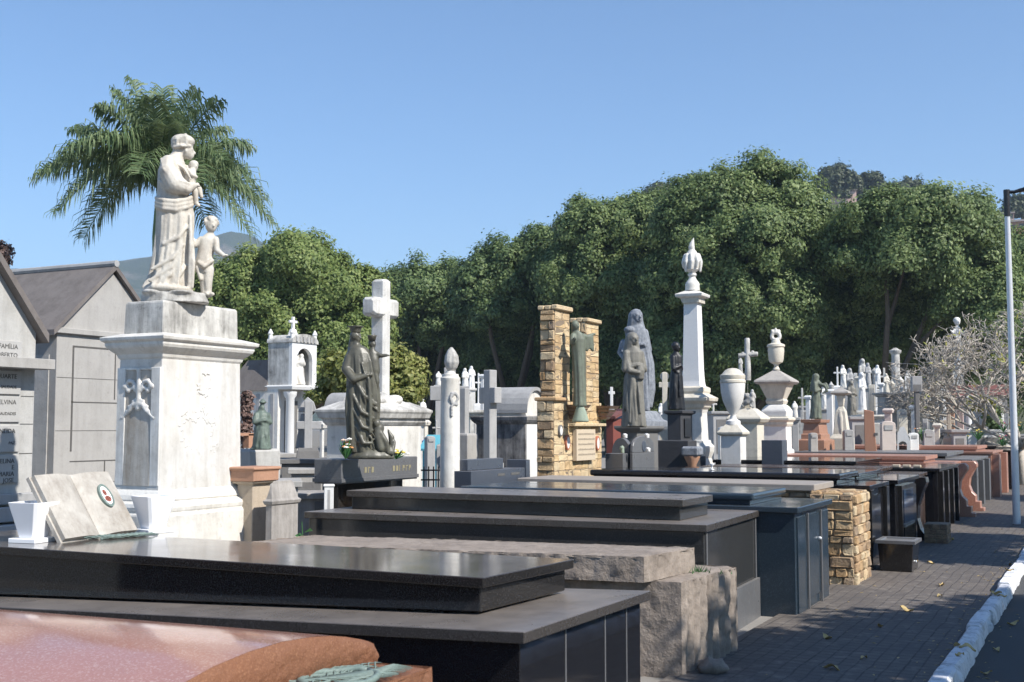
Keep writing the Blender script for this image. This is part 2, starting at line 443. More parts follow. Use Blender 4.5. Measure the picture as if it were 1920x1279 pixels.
# ------------------------------------------------------------------ ground, road, pavement, kerb
t = NT('ground_soil')
M['soil'] = t.fin(t.mix(t.noise(.8, 6, .7), (.12, .105, .08), (.24, .22, .19)), .95, t.bump(t.noise(12, 6, .7), .5, .03))
g = MB(); g.add([(-3000, -600, 0), (1500, -600, 0), (1500, 3000, 0), (-3000, 3000, 0)], [(0, 1, 2, 3)])
tag(g.build('ground', M['soil']), 'bare grey earth between the graves', 'ground', kind='structure')
t = NT('path_cement')
M['cement'] = t.fin(t.mix(t.noise(2.2, 7, .7), (.17, .16, .145), (.30, .28, .26)), .9, t.bump(t.noise(30, 6, .7), .4, .01))
g = MB(); g.add([(-40, 2, .004), (-2.45, 2, .004), (-2.45, 70, .004), (-40, 70, .004)], [(0, 1, 2, 3)])
tag(g.build('cemetery_floor', M['cement']), 'grey cement floor between the rows of tombs', 'floor', kind='structure')
# road
t = NT('road_asphalt')
sp = t.vor(160, 'F1')
M['asphalt'] = t.fin(t.mix(t.noise(1.2, 6, .6), (.040, .040, .042), (.075, .074, .073)), .85, t.bump(sp, .5, .006))
g = MB(); g.add([(-.99, -6, .005), (9, -6, .005), (9, 160, .005), (-.99, 160, .005)], [(0, 1, 2, 3)])
tag(g.build('road', M['asphalt']), 'dark asphalt road beside the white kerb', 'road', kind='structure')
# pavement with small grooved tiles, every second tile turned
t = NT('pavement_tiles')
def brick(rot, bw, rh):
    b = t.n('ShaderNodeTexBrick'); b.offset = 0.0; b.inputs['Scale'].default_value = 1.0
    b.inputs['Mortar Size'].default_value = .007; b.inputs['Mortar Smooth'].default_value = .3
    b.inputs['Brick Width'].default_value = bw; b.inputs['Row Height'].default_value = rh
    b.inputs['Color1'].default_value = (.118, .10, .087, 1); b.inputs['Color2'].default_value = (.145, .124, .106, 1); b.inputs['Mortar'].default_value = (.062, .054, .05, 1)
    wv_ = t.n('ShaderNodeTexNoise'); wv_.inputs['Scale'].default_value = 1.4; wv_.inputs['Detail'].default_value = 3; t.link(t.co, wv_.inputs['Vector'])
    vm = t.n('ShaderNodeVectorMath', operation='MULTIPLY_ADD'); t.link(wv_.outputs['Color'], vm.inputs[0]); vm.inputs[1].default_value = (.07, .07, 0); t.link(t.map((1, 1, 1), rot=(0, 0, rot)), vm.inputs[2])
    t.link(vm.outputs[0], b.inputs['Vector']); return b
b1 = brick(0, .105, .105); b2 = brick(0, .63, .63)
col = t.mix(t.math('MULTIPLY', b2.outputs['Fac'], .5), b1.outputs['Color'], (.04, .035, .03))
col = t.mix(t.ramp(t.noise(1.7, 6, .7), [(.38, 0.0), (.7, .9)]), col, (.085, .074, .068))
col = t.mix(t.ramp(t.noise(9, 6, .7), [(.52, 0.0), (.72, .7)]), col, (.25, .22, .19))
h = t.math('SUBTRACT', t.math('MULTIPLY', t.noise(40, 4, .6), .3), t.math('ADD', b1.outputs['Fac'], b2.outputs['Fac']))
M['pave'] = t.fin(col, .8, t.bump(h, .7, .012))
g = MB(); g.box(-2.62, -1.045, -2, 120, 0.001, .035)
tag(g.build('pavement', M['pave']), 'brownish grooved tile pavement along the tomb fronts', 'pavement', kind='structure')
t = NT('kerb_whitewash')
ch = t.ramp(t.noise(6, 8, .8), [(.47, 0.0), (.60, 1.0)])
M['kerbpaint'] = t.fin(t.mix(t.math('MULTIPLY', ch, .7), (.74, .74, .76), (.30, .29, .28)), .8, t.bump(t.noise(14, 7, .75), .6, .02))
kb = MB(); y = 3.0; r2 = random.Random(3)
def kerb_stone(y0, L, dx, dz):
    n = max(4, int(L / .07)); rs = []
    for k in range(n + 1):
        yy = y0 + L * k / n; e = .022 * (1 if k in (0, n) else 0)
        ring = []
        for (x, z) in ((-.066, -.02), (-.066, .06), (-.062, .10), (-.045, .118), (.035, .118), (.056, .10), (.064, .05), (.07, -.02)):
            q = noise.noise(Vector((x * 14 + 5, yy * 9, z * 14))) * .010 + noise.noise(Vector((x * 4, yy * 2.3, 7))) * .010
            ring.append((-.985 + dx + x * (1 - e * 6) + q, yy, (z + dz + q * .7) * (1 - e) + .004))
        rs.append(ring)
    kb.rings(rs)
while y < 70:
    L = r2.uniform(.7, 1.15)
    kerb_stone(y, L - .022, r2.uniform(-.012, .012), r2.uniform(-.02, .010)); y += L
for k in range(14):                      # mortar collars and lumps of whitewash at the joints
    yy = 3 + k * 1.75 + r2.uniform(-.3, .3)
    kb.ell((-.985 + r2.uniform(-.02, .03), yy, .06), (.078, r2.uniform(.015, .035), .060), 10, 6)
tag(kb.build('kerb', M['kerbpaint'], smooth=True), 'rough whitewashed kerb between pavement and road', 'kerb', kind='structure')

# ------------------------------------------------------------------ mountains and hill
def ridge(name, label, pts, d, depth, mat, seed, rough, nx=150, ny=26):
    """a real hillside: rises from the plain to a ridge line, then falls away behind"""
    mb = MB(); px0, px1 = pts[0][0], pts[-1][0]; V = []
    for i in range(nx + 1):
        px = px0 + (px1 - px0) * i / nx
        for (a, b) in zip(pts, pts[1:]):
            if a[0] <= px <= b[0]:
                k = (px - a[0]) / (b[0] - a[0]); k = k * k * (3 - 2 * k) * .5 + k * .5; py = a[1] + (b[1] - a[1]) * k; break
        top = at(px, py, d); hd = Vector((top.x, top.y, 0)).normalized()
        for j in range(ny + 1):
            u = j / ny * 2 - 1
            p = Vector((top.x, top.y, 0)) + hd * (u * depth)
            prof = (1 - abs(u) ** 1.3) if u < 0 else (1 - u ** 1.6)
            nz = noise.fractal(Vector((p.x, p.y, seed)) * (3.2 / depth), .8, 2.1, 5)
            z = top.z * prof + nz * rough * top.z * min(1, abs(u) * 2.5 + .12) * (1 - abs(u))
            V.append((p.x, p.y, z - .5))
    fs = [(i * (ny + 1) + j, (i + 1) * (ny + 1) + j, (i + 1) * (ny + 1) + j + 1, i * (ny + 1) + j + 1) for i in range(nx) for j in range(ny)]
    mb.add(V, fs)
    return tag(mb.build(name, mat, smooth='all'), label, 'hill' if 'hill' in name else 'mountain', kind='structure')
t = NT('mountain_forest')
rk = t.ramp(t.noise(.006, 8, .75), [(.52, 0.0), (.62, 1.0)])
M['mountain'] = t.fin(t.mix(t.math('MULTIPLY', rk, .7), t.mix(t.noise(.06, 6, .7), (.03, .05, .02), (.08, .10, .045)), (.30, .25, .21)), .95, t.bump(t.noise(.05, 7, .75), 1, 12))
ridge('mountain', 'distant hazy mountain ridge with bare rock patches', [(-500, 560), (-150, 530), (60, 505), (215, 487), (275, 482), (330, 468), (385, 447), (432, 433), (470, 444), (520, 470), (600, 510), (720, 570), (900, 690)], 1600, 640, M['mountain'], 3.3, .28)
t = NT('hill_scrub')
M['hill'] = t.fin(t.mix(t.noise(.15, 6, .7), (.035, .05, .02), (.13, .12, .06)), .95, t.bump(t.noise(.4, 7, .75), 1, 1.5))
ridge('hill', 'green hill with houses behind the right hand trees', [(900, 700), (1060, 560), (1180, 450), (1260, 400), (1400, 382), (1540, 374), (1600, 372), (1700, 372), (1780, 386), (1850, 405), (1930, 425), (2050, 450), (2250, 520)], 290, 120, M['hill'], 9.1, .10)

# ------------------------------------------------------------------ trees
def leaf_cloud(lumps, s, seed, leaf=(.26, .15), dens=2.0, sub=.62, core=True, droop=.15, back=-1.1):
    """leaf-sized faces spread through sub-clumps over each limb's mass of foliage"""
    rg = np.random.default_rng(seed); VV = []; QQ = []; nv = 0
    for (c, r) in lumps:
        c = np.array(c); r = np.array(r); rm = float(r.mean())
        rs0 = max(min(.22, sub * .4), min(sub, rm * .36)) if core else max(.3, min(sub * 1.3, rm * .42))
        nsub = int(4 * (rm / rs0) ** 2 * 1.25) + 8
        for k in range(nsub):
            d = rg.normal(size=3); d /= np.linalg.norm(d)
            if d[2] < -.85: continue
            vd = c[:2] / np.linalg.norm(c[:2])
            if d[:2] @ vd > .78 and back < 0: continue
            sc = c + r * d * rg.uniform(.55, 1.06)
            rs = rs0 * rg.uniform(.5, 1.45); ax = np.array([rg.uniform(.75, 1.35), rg.uniform(.75, 1.35), rg.uniform(.75, 1.3)]) * rs
            n = int(dens * 4 * math.pi * rs * rs * .62 / (leaf[0] * leaf[1] * .55)) + 8
            u = rg.normal(size=(n, 3)); u /= np.linalg.norm(u, axis=1)[:, None]
            u[:, 2] = np.where(u[:, 2] < -.7, -u[:, 2], u[:, 2])
            p = sc + u * ax * (rg.uniform(.15, 1, (n, 1)) ** .45 * 1.0 + np.abs(rg.normal(size=(n, 1))) * .24)
            nr = u * .65 + d * .55 + rg.normal(size=(n, 3)) * .36 + np.array([0, 0, .22]); nr /= np.linalg.norm(nr, axis=1)[:, None]
            tn = np.cross(nr, rg.normal(size=(n, 3))); tn /= np.linalg.norm(tn, axis=1)[:, None] + 1e-9
            tn[:, 2] -= droop; bt = np.cross(nr, tn)
            sz = rg.uniform(.6, 1.25, (n, 1))
            a = p - tn * leaf[0] * .5 * sz; b = p + bt * leaf[1] * .5 * sz + tn * leaf[0] * .05; cc = p + tn * leaf[0] * .5 * sz; e = p - bt * leaf[1] * .5 * sz + tn * leaf[0] * .05
            V = np.stack([a, b, cc, e], 1).reshape(-1, 3); VV.append(V)
            QQ.append(np.arange(4 * n).reshape(-1, 4) + nv); nv += 4 * n
            if core:
                m = MB(); m.ell(sc, tuple(ax * .42), 6, 4); cv = np.array([tuple(x) for x in m.v])
                cv += rg.normal(size=cv.shape) * .06 * rs
                cq = np.array([f for f in m.f if len(f) == 4]); VV.append(cv); QQ.append(cq + nv); nv += len(cv)
    return np.concatenate(VV), np.concatenate(QQ)

def limbs(mb, base, lumps, r0, fork, rr):
    top = Vector((base.x, base.y, fork))
    mid = base.lerp(top, .5) + Vector((rr.uniform(-.2, .2), rr.uniform(-.2, .2), 0))
    mb.tube([base - Vector((0, 0, .3)), base + Vector((0, 0, .35)), mid, top], [r0 * 1.7, r0 * 1.1, r0 * .9, r0 * .75], 9)
    for c, r in lumps:
        c = Vector(c); m2 = top.lerp(c, .5) + Vector((rr.uniform(-.5, .5), rr.uniform(-.5, .5), rr.uniform(-.1, .5)))
        mb.tube([top - Vector((0, 0, .2)), m2, c, c + (c - m2) * .05], [r0 * .5, r0 * .32, r0 * .16, .03], 6)

def tree(label, lpx, d, mat, base_px, seed, fork=None, r0=.45, group='trees behind the graves', leaf=(.26, .15), dens=2.0, sub=.62, name='broadleaf_tree', cat='tree', depthk=1.0, fill=0):
    s = d / F; rr = random.Random(seed); lumps = []
    for L in lpx:
        dd = L[4] if len(L) > 4 else 0
        c = at(L[0], L[1], d + dd)
        lumps.append(((c.x, c.y, max(c.z, L[3] * s * .8)), (L[2] * s, L[2] * s * depthk, L[3] * s)))
    bx, by = gnd(base_px, d + 1.5); base = Vector((bx, by, 0))
    if fill:
        l0 = list(lumps); cx0 = sum(c[0] for c, r in l0) / len(l0); cy0 = sum(c[1] for c, r in l0) / len(l0)
        for c, r in l0:
            k = rr.uniform(.15, .4); dd = 1 + fill / math.hypot(c[0], c[1])
            lumps.append((((c[0] + (cx0 - c[0]) * k) * dd, (c[1] + (cy0 - c[1]) * k) * dd, c[2] * .93), (r[0] * 1.05, r[1], r[2] * 1.05)))
        l3 = l0
    else: l3 = lumps
    o = thing(name, label, cat, base, 0, group)
    off = np.array([bx, by, 0.0])
    V, Q = leaf_cloud(lumps, s, seed, leaf, dens, sub)
    arr_mesh('crown', V - off, Q, mat, o)
    zs = [c[2] for c, r in lumps]
    mb = MB(); l2 = [((c[0] - bx, c[1] - by, c[2]), r) for c, r in (l3[::2][:6] if fill else l3)]
    limbs(mb, Vector((0, 0, 0)), l2, r0, fork or max(1.8, min(zs) * .55), rr)
    mb.build('trunk', M['bark'], o, smooth='all')
    return o

tree('yellow green broadleaf tree filling the gap between the mother statue and the tall white cross',
     [(560, 502, 88, 46), (475, 540, 80, 56), (625, 540, 74, 50), (405, 590, 62, 75), (530, 592, 105, 60), (672, 552, 52, 42), (640, 640, 80, 56), (450, 665, 85, 56), (560, 690, 120, 50), (350, 660, 60, 60), (680, 700, 70, 50), (700, 610, 40, 50)],
     55, M['leafA'], 560, 11, leaf=(.18, .10), sub=.5, fill=3)
tree('dark tree with a low rounded top right of the tall white cross',
     [(790, 546, 62, 38), (742, 566, 44, 42), (850, 552, 58, 46), (800, 615, 92, 52, 2), (725, 640, 60, 60, 3), (770, 695, 90, 50, 5), (870, 640, 60, 60, 5), (860, 710, 70, 40, 7), (740, 715, 60, 42, 7), (820, 725, 60, 36, 8)],
     78, M['leafB'], 800, 12, leaf=(.24, .13), sub=.62, fill=4)
tree('dark tree above the white flame topped column, its foliage in deep shade below',
     [(905, 518, 48, 46), (962, 505, 58, 48), (1012, 486, 46, 48), (930, 580, 78, 60, 1), (1005, 570, 70, 66, 2), (950, 668, 95, 52, 7), (880, 650, 62, 60, 8), (1040, 650, 60, 60, 5), (960, 725, 110, 40, 9), (900, 715, 60, 40, 10), (1000, 712, 70, 42, 9), (1000, 520, 80, 56, 7), (1065, 510, 60, 60, 6), (1040, 560, 60, 56, 5), (930, 545, 60, 50, 6)],  # closing lumps, hidden behind the front ones, added to darken the foliage below
     72, M['leafB'], 960, 13, leaf=(.23, .125), sub=.6, fill=4)
tree('tall dense tree behind the rubble stone columns',
     [(1100, 442, 58, 54), (1168, 428, 72, 52), (1228, 430, 50, 54), (1120, 532, 90, 66), (1200, 540, 90, 70), (1062, 522, 48, 58), (1105, 630, 84, 62, 2), (1190, 650, 92, 60, 2), (1140, 715, 110, 48, 5), (1085, 690, 60, 40), (1170, 705, 70, 38), (1240, 690, 50, 42)],
     68, M['leafC'], 1150, 14, leaf=(.215, .12), sub=.58, fill=4)
tree('highest and broadest tree, domed, behind the obelisk',
     [(1335, 386, 92, 54), (1435, 366, 82, 58), (1490, 412, 66, 58), (1285, 432, 64, 66), (1400, 462, 120, 78, -1), (1500, 505, 72, 76), (1310, 540, 98, 76), (1425, 572, 108, 70, -1), (1505, 600, 58, 50), (1350, 648, 92, 50), (1470, 685, 54, 38, 1), (1300, 700, 80, 50, 5), (1400, 705, 90, 45, 6), (1250, 600, 60, 70, 2), (1275, 672, 70, 50), (1340, 705, 76, 38, 1), (1425, 715, 80, 34, 1), (1500, 650, 50, 42)],
     62, M['leafC'], 1400, 15, leaf=(.20, .11), sub=.55, r0=.45, fill=4)
tree('wide tree at the right with a dark hollow under its crown behind the bare branches',
     [(1655, 416, 70, 46), (1725, 406, 88, 44), (1800, 426, 78, 58), (1600, 470, 58, 58, 1), (1700, 490, 108, 66), (1815, 510, 72, 74), (1858, 560, 48, 70, -1), (1640, 552, 54, 50, 4), (1630, 625, 84, 66, 9), (1725, 600, 84, 62, 5), (1795, 570, 64, 56), (1600, 690, 80, 50, 12), (1700, 690, 90, 46, 11), (1800, 660, 70, 56, 4), (1850, 640, 50, 60, 2), (1660, 640, 70, 60, 5), (1600, 610, 50, 60, 6), (1720, 660, 60, 50, 6), (1780, 700, 60, 40, 7), (1560, 560, 30, 60, 4), (1765, 450, 95, 60, 6), (1680, 440, 90, 56, 7), (1600, 450, 60, 50, 6), (1790, 500, 70, 60, 7), (1720, 520, 80, 50, 5)],  # rear upper lumps at the end are hidden, added to shade the hollow
     58, M['leafC'], 1655, 16, leaf=(.19, .105), sub=.52, r0=.4, fill=4)
tree('tree cut by the right edge of the view behind the lamp post',
     [(1918, 500, 50, 56), (1955, 560, 70, 80), (1905, 610, 56, 70), (1930, 690, 60, 60, 2), (1890, 560, 30, 60)], 76, M['leafC'], 1935, 17, leaf=(.25, .15), sub=.75, fill=4)
tree('dim tree in the gap under the canopy right of the obelisk base',
     [(1560, 720, 90, 60), (1480, 740, 90, 50), (1650, 740, 90, 50), (1740, 730, 90, 50), (1840, 720, 90, 60)], 92, M['leafB'], 1600, 18, leaf=(.32, .2), sub=.9)
tree('dim low tree seen between the column and the rubble stone monument',
     [(760, 760, 90, 40), (860, 765, 90, 45), (960, 765, 90, 45), (1060, 760, 90, 50), (1160, 765, 90, 45), (1270, 765, 90, 45)], 96, M['leafB'], 960, 19, leaf=(.34, .2), sub=.9)
tree('bushy olive yellow shrub tree in front of the little chapel',
     [(660, 702, 48, 42), (632, 724, 32, 26), (735, 694, 48, 34), (770, 714, 32, 36), (695, 727, 60, 32), (598, 745, 20, 9), (745, 740, 40, 24)],
     22, M['leafBush'], 690, 20, fork=1.0, r0=.12, leaf=(.10, .055), sub=.20, dens=1.5, name='shrub_tree')
for (L, d, bp, sd, lb, lf) in (
    ([(1565, 335, 30, 18), (1555, 350, 22, 16), (1590, 345, 22, 20), (1580, 365, 22, 12)], 285, 1575, 31, 'larger dark round tree on the hilltop above the pink house', .9),
    ([(1628, 345, 24, 18), (1640, 352, 16, 22), (1610, 358, 20, 16), (1635, 372, 22, 12)], 288, 1628, 32, 'hilltop tree just right of the pink house', .9),
    ([(1655, 345, 7, 6)], 292, 1656, 33, 'tiny thin hilltop tree on a bare stem', .7),
    ([(1700, 352, 24, 13), (1675, 360, 18, 11), (1725, 360, 16, 9), (1700, 366, 30, 9)], 286, 1700, 34, 'low spreading tree at the right end of the hilltop', .9),
    ([(1905, 385, 24, 16), (1925, 380, 22, 16), (1895, 400, 18, 14), (1918, 402, 24, 12)], 270, 1906, 35, 'hillside tree right behind the lamp post head', .9),
    ([(1240, 372, 34, 20), (1215, 385, 22, 16), (1258, 362, 20, 12)], 280, 1238, 36, 'pale hazy tree on the left shoulder of the hill', .9),
    ([(998, 464, 26, 14), (1040, 440, 22, 12), (1060, 432, 20, 14)], 230, 1030, 37, 'far bushy tree showing over the canopy at the left foot of the hill', .8)):
    tree(lb, L, d, M['leafF'], bp, sd, r0=.35, group='trees on the far hill', leaf=(lf, lf * .6), sub=1.1, dens=1.2, fork=at(bp, L[0][1] + L[0][3] + 6, d).z)
# street trees outside the frame on the far side of the road: the near row throws the dappled shade
def street_tree(x, y, zc, rx, rz, seed, n=15, ry=2.0, dens=1.4, label=''):
    rr = random.Random(seed); lumps = []
    for k in range(n):
        a = rr.uniform(0, 6.28); q = math.sqrt(rr.random())
        lx_, lz_, r_ = x + math.cos(a) * rx * q, zc + rr.uniform(-1, 1) * rz, rr.uniform(.38, .72)
        lx_ += max(0, (.6 if seed > 45 else -2.1 if seed == 42 else -2.6 if seed == 41 else -3.0) + rr.uniform(0, .9) - (lx_ - r_ - (lz_ + .4 - .95) * 1.056)); lumps.append(((lx_, y + math.sin(a) * ry * q, lz_), (r_, rr.uniform(.32, .62), rr.uniform(.28, .5))))  # clump slid outward to set where its shadow stops
    o = thing('street_tree', label, 'tree', (x, y, 0), 0, 'street trees beyond the road')
    V, Q = leaf_cloud(lumps, .01, seed, (.30, .16), dens, .34, core=False, back=1)
    arr_mesh('crown', V - np.array([x, y, 0]), Q, M['leafC'], o)
    mb = MB(); limbs(mb, Vector((0, 0, 0)), [((c[0] - x, c[1] - y, c[2]), r) for c, r in lumps[:12]], .2, 2.6, rr)
    mb.build('trunk', M['bark'], o, smooth='all')
STREET = [(4.9, 5.3, 4.7, 3.0, 1.1, 41, 10, 2.9), (4.9, 9.2, 4.8, 3.0, 1.2, 42, 12, 1.8), (5.6, 16.2, 5.2, 3.4, 1.5, 43, 20, 2.2), (5.6, 21.0, 5.2, 3.4, 1.5, 44, 18, 2.3), (6.8, 27.5, 6.0, 4.0, 1.6, 45, 15, 2.2),
          (13.5, 4.8, 9.5, 4.6, 3.2, 46, 46, 4.6), (13.5, 20.5, 9.5, 4.6, 3.2, 47, 46, 5.0), (14.0, 33.0, 9.0, 4.6, 3.0, 48, 40, 5.0), (12.0, -5.5, 8.5, 4.6, 3.0, 49, 40, 4.0)]  # taller outer row, unseen, added to hold back sky light
for i, (x, y, zc, rx, rz, sd, n, ry) in enumerate(STREET):
    street_tree(x, y, zc, rx, rz, sd, n, ry, label='street tree beyond the road shading the pavement, ' + ('nearest of the row', 'second of the row from the near end', 'middle of the row', 'second of the row from the far end', 'farthest of the row', 'taller one added to block sky, near end', 'taller one added to block sky, middle', 'taller one added to block sky, far end', 'taller one added to block sky, behind viewer')[i])

# palm ------------------------------------------------------------
PD = 30.0
pb = gnd(290, PD); crown_z = zat(352, PD)
palm = thing('palm_tree', 'royal palm with drooping fronds behind the white mother statue', 'palm', (pb[0], pb[1], 0), phi(290))
mb = MB(); mb.tube([(0, 0, -.1), (0, 0, .4), (.03, 0, 2.2), (.02, 0, 3.9), (0, 0, crown_z - 1.7)], [.24, .2, .19, .17, .15], 14)
mb.build('trunk', M['barebark'], palm, smooth='all')
mb = MB(); mb.tube([(0, 0, crown_z - 1.72), (0, 0, crown_z - 1.2), (0, 0, crown_z - .5), (0, 0, crown_z + .1)], [.15, .17, .13, .05], 14)
mb.build('crownshaft', M['palmtrunk'], palm, smooth='all')
ps = PD / F
def frond(tip, lift, sd, L0=1.25):
    """tip: (right px, away m, up px) from crown centre"""
    rr = random.Random(sd); T = Vector((tip[0] * ps * .92, tip[1], (tip[2] * 1.12 + 8) * ps)); pts = []
    for k in range(15):
        q = k / 14; pts.append(T * q + Vector((0, 0, lift * 4 * q * (1 - q) * (1 - .25 * q))))
    V = []; Q = []
    m = MB(); m.tube(pts, [.035 * (1 - .8 * k / 14) for k in range(15)], 5)
    V = [tuple(v) for v in m.v]; fs = list(m.f)
    N = 110
    for k in range(6, N):
        q = k / N; i = min(13, int(q * 14)); w = q * 14 - i; p = pts[i].lerp(pts[i + 1], w); tg = (pts[i + 1] - pts[i]).normalized()
        sd_ = tg.cross(Vector((0, 0, 1)))
        sd_ = sd_.normalized() if sd_.length > .05 else Vector((1, 0, 0))
        upn = sd_.cross(tg)
        for sg in (-1, 1):
            L = L0 * (.9 if tip[2] < 60 else .72) * (1 - abs(q - .45) ** 2 * 1.9) * rr.uniform(.75, 1.1); L = max(.25, L)
            dr = rr.uniform(.15, .85); lift_ = rr.uniform(.0, .65)
            d0 = (sd_ * sg * .8 + tg * rr.uniform(.35, .75) + upn * lift_).normalized()
            a = p; b = p + d0 * L * .45; c = b + (d0 * .45 + Vector((0, 0, -dr))).normalized() * L * .35; e = c + (d0 * .2 + Vector((0, 0, -dr - .5))).normalized() * L * .28
            wv = tg * .019
            n0 = len(V); V += [a - wv * .5, a + wv * .5, b - wv, b + wv, c - wv * .9, c + wv * .9, e]
            fs += [(n0, n0 + 1, n0 + 3, n0 + 2), (n0 + 2, n0 + 3, n0 + 5, n0 + 4), (n0 + 4, n0 + 5, n0 + 6)]
    mb2 = MB(); mb2.add(V, fs)
    o = mb2.build('frond', M['leafPalm'], palm, fixn=False); o.location = (0, 0, crown_z); return o
FR = [((-95, .4, 165), .4), ((110, -.9, 140), .4), ((0, .8, 185), .2), ((-170, -1.5, 30), .8), ((170, 1.5, 50), .7), ((-215, 1.2, 30), .8), ((-150, 1.0, -85), .95), ((-120, -.6, 120), .5), ((130, 1.0, 120), .5), ((215, 1.1, 0), .85), ((-232, -.5, 0), .75), ((-190, -.9, -62), .95), ((-172, .6, 95), .55), ((-62, .5, 190), .25), ((70, -.4, 165), .35), ((182, .5, 85), .6), ((228, -.4, -60), 1.0), ((178, -.9, -85), 1.0), ((150, .9, 20), .8),
      ((-120, 1.6, -20), .8), ((30, 2.4, 40), .8), ((-40, -2.2, -10), .9), ((70, -2.3, -20), .9), ((-20, -1.2, 130), .4), ((20, 1.4, 150), .4), ((120, -1.6, 30), .7), ((-110, -1.7, 45), .7), ((100, 1.8, -40), .8), ((10, -1.9, 75), .6)]
for i, (tp, lf) in enumerate(FR): frond(tp, lf, 100 + i)

# leafless frangipani-like tree at the right edge
BD = 33.0
bx, by = gnd(1912, BD)
bare = thing('bare_tree', 'leafless grey tree with a dense tangle of twigs beside the lamp post', 'tree', (bx, by, 0), phi(1912))
mb = MB(); rr = random.Random(5); tips = []
def grow(p, d, L, r, lvl):
    q = p + d * L; mid = p.lerp(q, .5) + Vector((rr.uniform(-1, 1), rr.uniform(-1, 1), rr.uniform(-1, 1))) * L * .08
    mb.tube([p, mid, q], [r, r * .88, r * .72], 5 if lvl < 4 else 4)
    if lvl >= 8 or L < .13:
        tips.append(q); return
    for k in range(3 if lvl < 2 else (3 if rr.random() < .42 else 2)):
        a = Vector((rr.gauss(0, 1), rr.gauss(0, 1), rr.gauss(0, .8)))
        nd = (d * .62 + a.normalized() * .62 + Vector((0, 0, .10))).normalized()
        if q.z > 4.5: nd.z *= .4
        if q.z < 2.1: nd.z = abs(nd.z)
        grow(q, nd.normalized(), L * rr.uniform(.66, .88), max(.011, r * .68), lvl + 1)
for k, dv in enumerate(((-.9, -.2, .55), (-.5, .7, .7), (.4, -.6, .8), (.8, .5, .6), (-.2, -.1, 1), (-1, .3, .25))):
    grow(Vector((0, 0, 1.0)), Vector(dv).normalized(), 1.16, .07, 1)
mb.tube([(0, 0, -.1), (.02, 0, .5), (0, 0, 1.05)], [.15, .12, .10], 8)
mb.build('trunk', M['barebark'], bare, smooth='all')
rr2 = random.Random(8); lv = MB()
for p in tips:
    if rr2.random() < .045:
        for k in range(2):
            a = Vector((rr2.gauss(0, 1), rr2.gauss(0, 1), rr2.gauss(0, 1))).normalized(); b = a.orthogonal().normalized()
            lv.add([p, p + a * .08 + b * .03, p + a * .17, p + a * .08 - b * .03], [(0, 1, 2, 3)])
lv.build('leaves', M['leafPale'], bare, fixn=False)
# ------------------------------------------------------------------ masonry helpers
def stones(mb, O, U, V, N, w, h, seed, row=(.06, .15), wid=(.07, .24), prot=(.010, .030), gap=.0035, mi=0):
    rr = random.Random(seed); O = Vector(O); U = Vector(U); V = Vector(V); N = Vector(N); v = 0
    while v < h - .02:
        rh = min(rr.uniform(*row), h - v)
        if h - v - rh < .05: rh = h - v
        u = 0
        while u < w - .02:
            sw = min(rr.uniform(*wid), w - u)
            if w - u - sw < .06: sw = w - u
            parts = [(u, v, sw, rh)]
            if rh > .13 and sw > .14 and rr.random() < .35:
                k = rr.uniform(.4, .6); parts = [(u, v, sw, rh * k), (u, v + rh * k, sw, rh * (1 - k))]
            for (a, b, c, d) in parts:
                p = rr.uniform(*prot); jj = min(c, d) * .13; j = lambda: rr.uniform(-jj, jj)
                cx, cy = a + c / 2, b + d / 2; hw, hh = c / 2 - gap, d / 2 - gap; k = min(hw, hh) * .26
                oc = [(-hw + k + j(), -hh), (hw - k + j(), -hh), (hw, -hh + k + j()), (hw, hh - k + j()), (hw - k + j(), hh), (-hw + k + j(), hh), (-hw, hh - k + j()), (-hw, -hh + k + j())]
                def P(x, y, z): return O + U * (cx + x) + V * (cy + y) + N * z
                r0 = [P(x, y, -.01) for x, y in oc]; r1 = [P(x * .97, y * .96, p * .6) for x, y in oc]; r2 = [P(x * .84, y * .80, p + rr.uniform(-.008, .008)) for x, y in oc]
                n0 = len(mb.v); mb.rings([r0, r1, r2], mi)
            u += sw
        v += rh
def stone_box(mb, x0, x1, y0, y1, z0, z1, seed, faces='-y+x+y-x', core=1, mi=0, **kw):
    mb.box(x0, x1, y0, y1, z0, z1, core)
    if '-y' in faces: stones(mb, (x0, y0, z0), (1, 0, 0), (0, 0, 1), (0, -1, 0), x1 - x0, z1 - z0, seed, mi=mi, **kw)
    if '+x' in faces: stones(mb, (x1, y0, z0), (0, 1, 0), (0, 0, 1), (1, 0, 0), y1 - y0, z1 - z0, seed + 1, mi=mi, **kw)
    if '+y' in faces: stones(mb, (x1, y1, z0), (-1, 0, 0), (0, 0, 1), (0, 1, 0), x1 - x0, z1 - z0, seed + 2, mi=mi, **kw)
    if '-x' in faces: stones(mb, (x0, y1, z0), (0, -1, 0), (0, 0, 1), (-1, 0, 0), y1 - y0, z1 - z0, seed + 3, mi=mi, **kw)
def ext(NR, NL, t): return NR + (NL - NR) * t
def quad(NR, FR, NL, FL=None, t=1.0):
    """corners near-left, near-right, far-right, far-left of a slab whose left end runs on past the frame"""
    NLx = ext(NR, NL, t); FLx = ext(FR, FL, t) if FL else NLx + (FR - NR)
    return [NLx, NR, FR, FLx]
def off(q, o, z=0.0):
    c = sum(q, Vector()) / 4; r = []
    for i, p in enumerate(q):
        a = (q[i - 1] - p).normalized(); b = (q[(i + 1) % 4] - p).normalized()
        r.append(p - (a + b) * o + Vector((0, 0, z)))
    return r
def zset(q, z): return [Vector((p.x, p.y, z)) for p in q]
def slab(mb, q, th, mi=0): return mb.hexa([p - Vector((0, 0, th)) for p in q], q, mi)
def local(o, q): return [p - o for p in q]
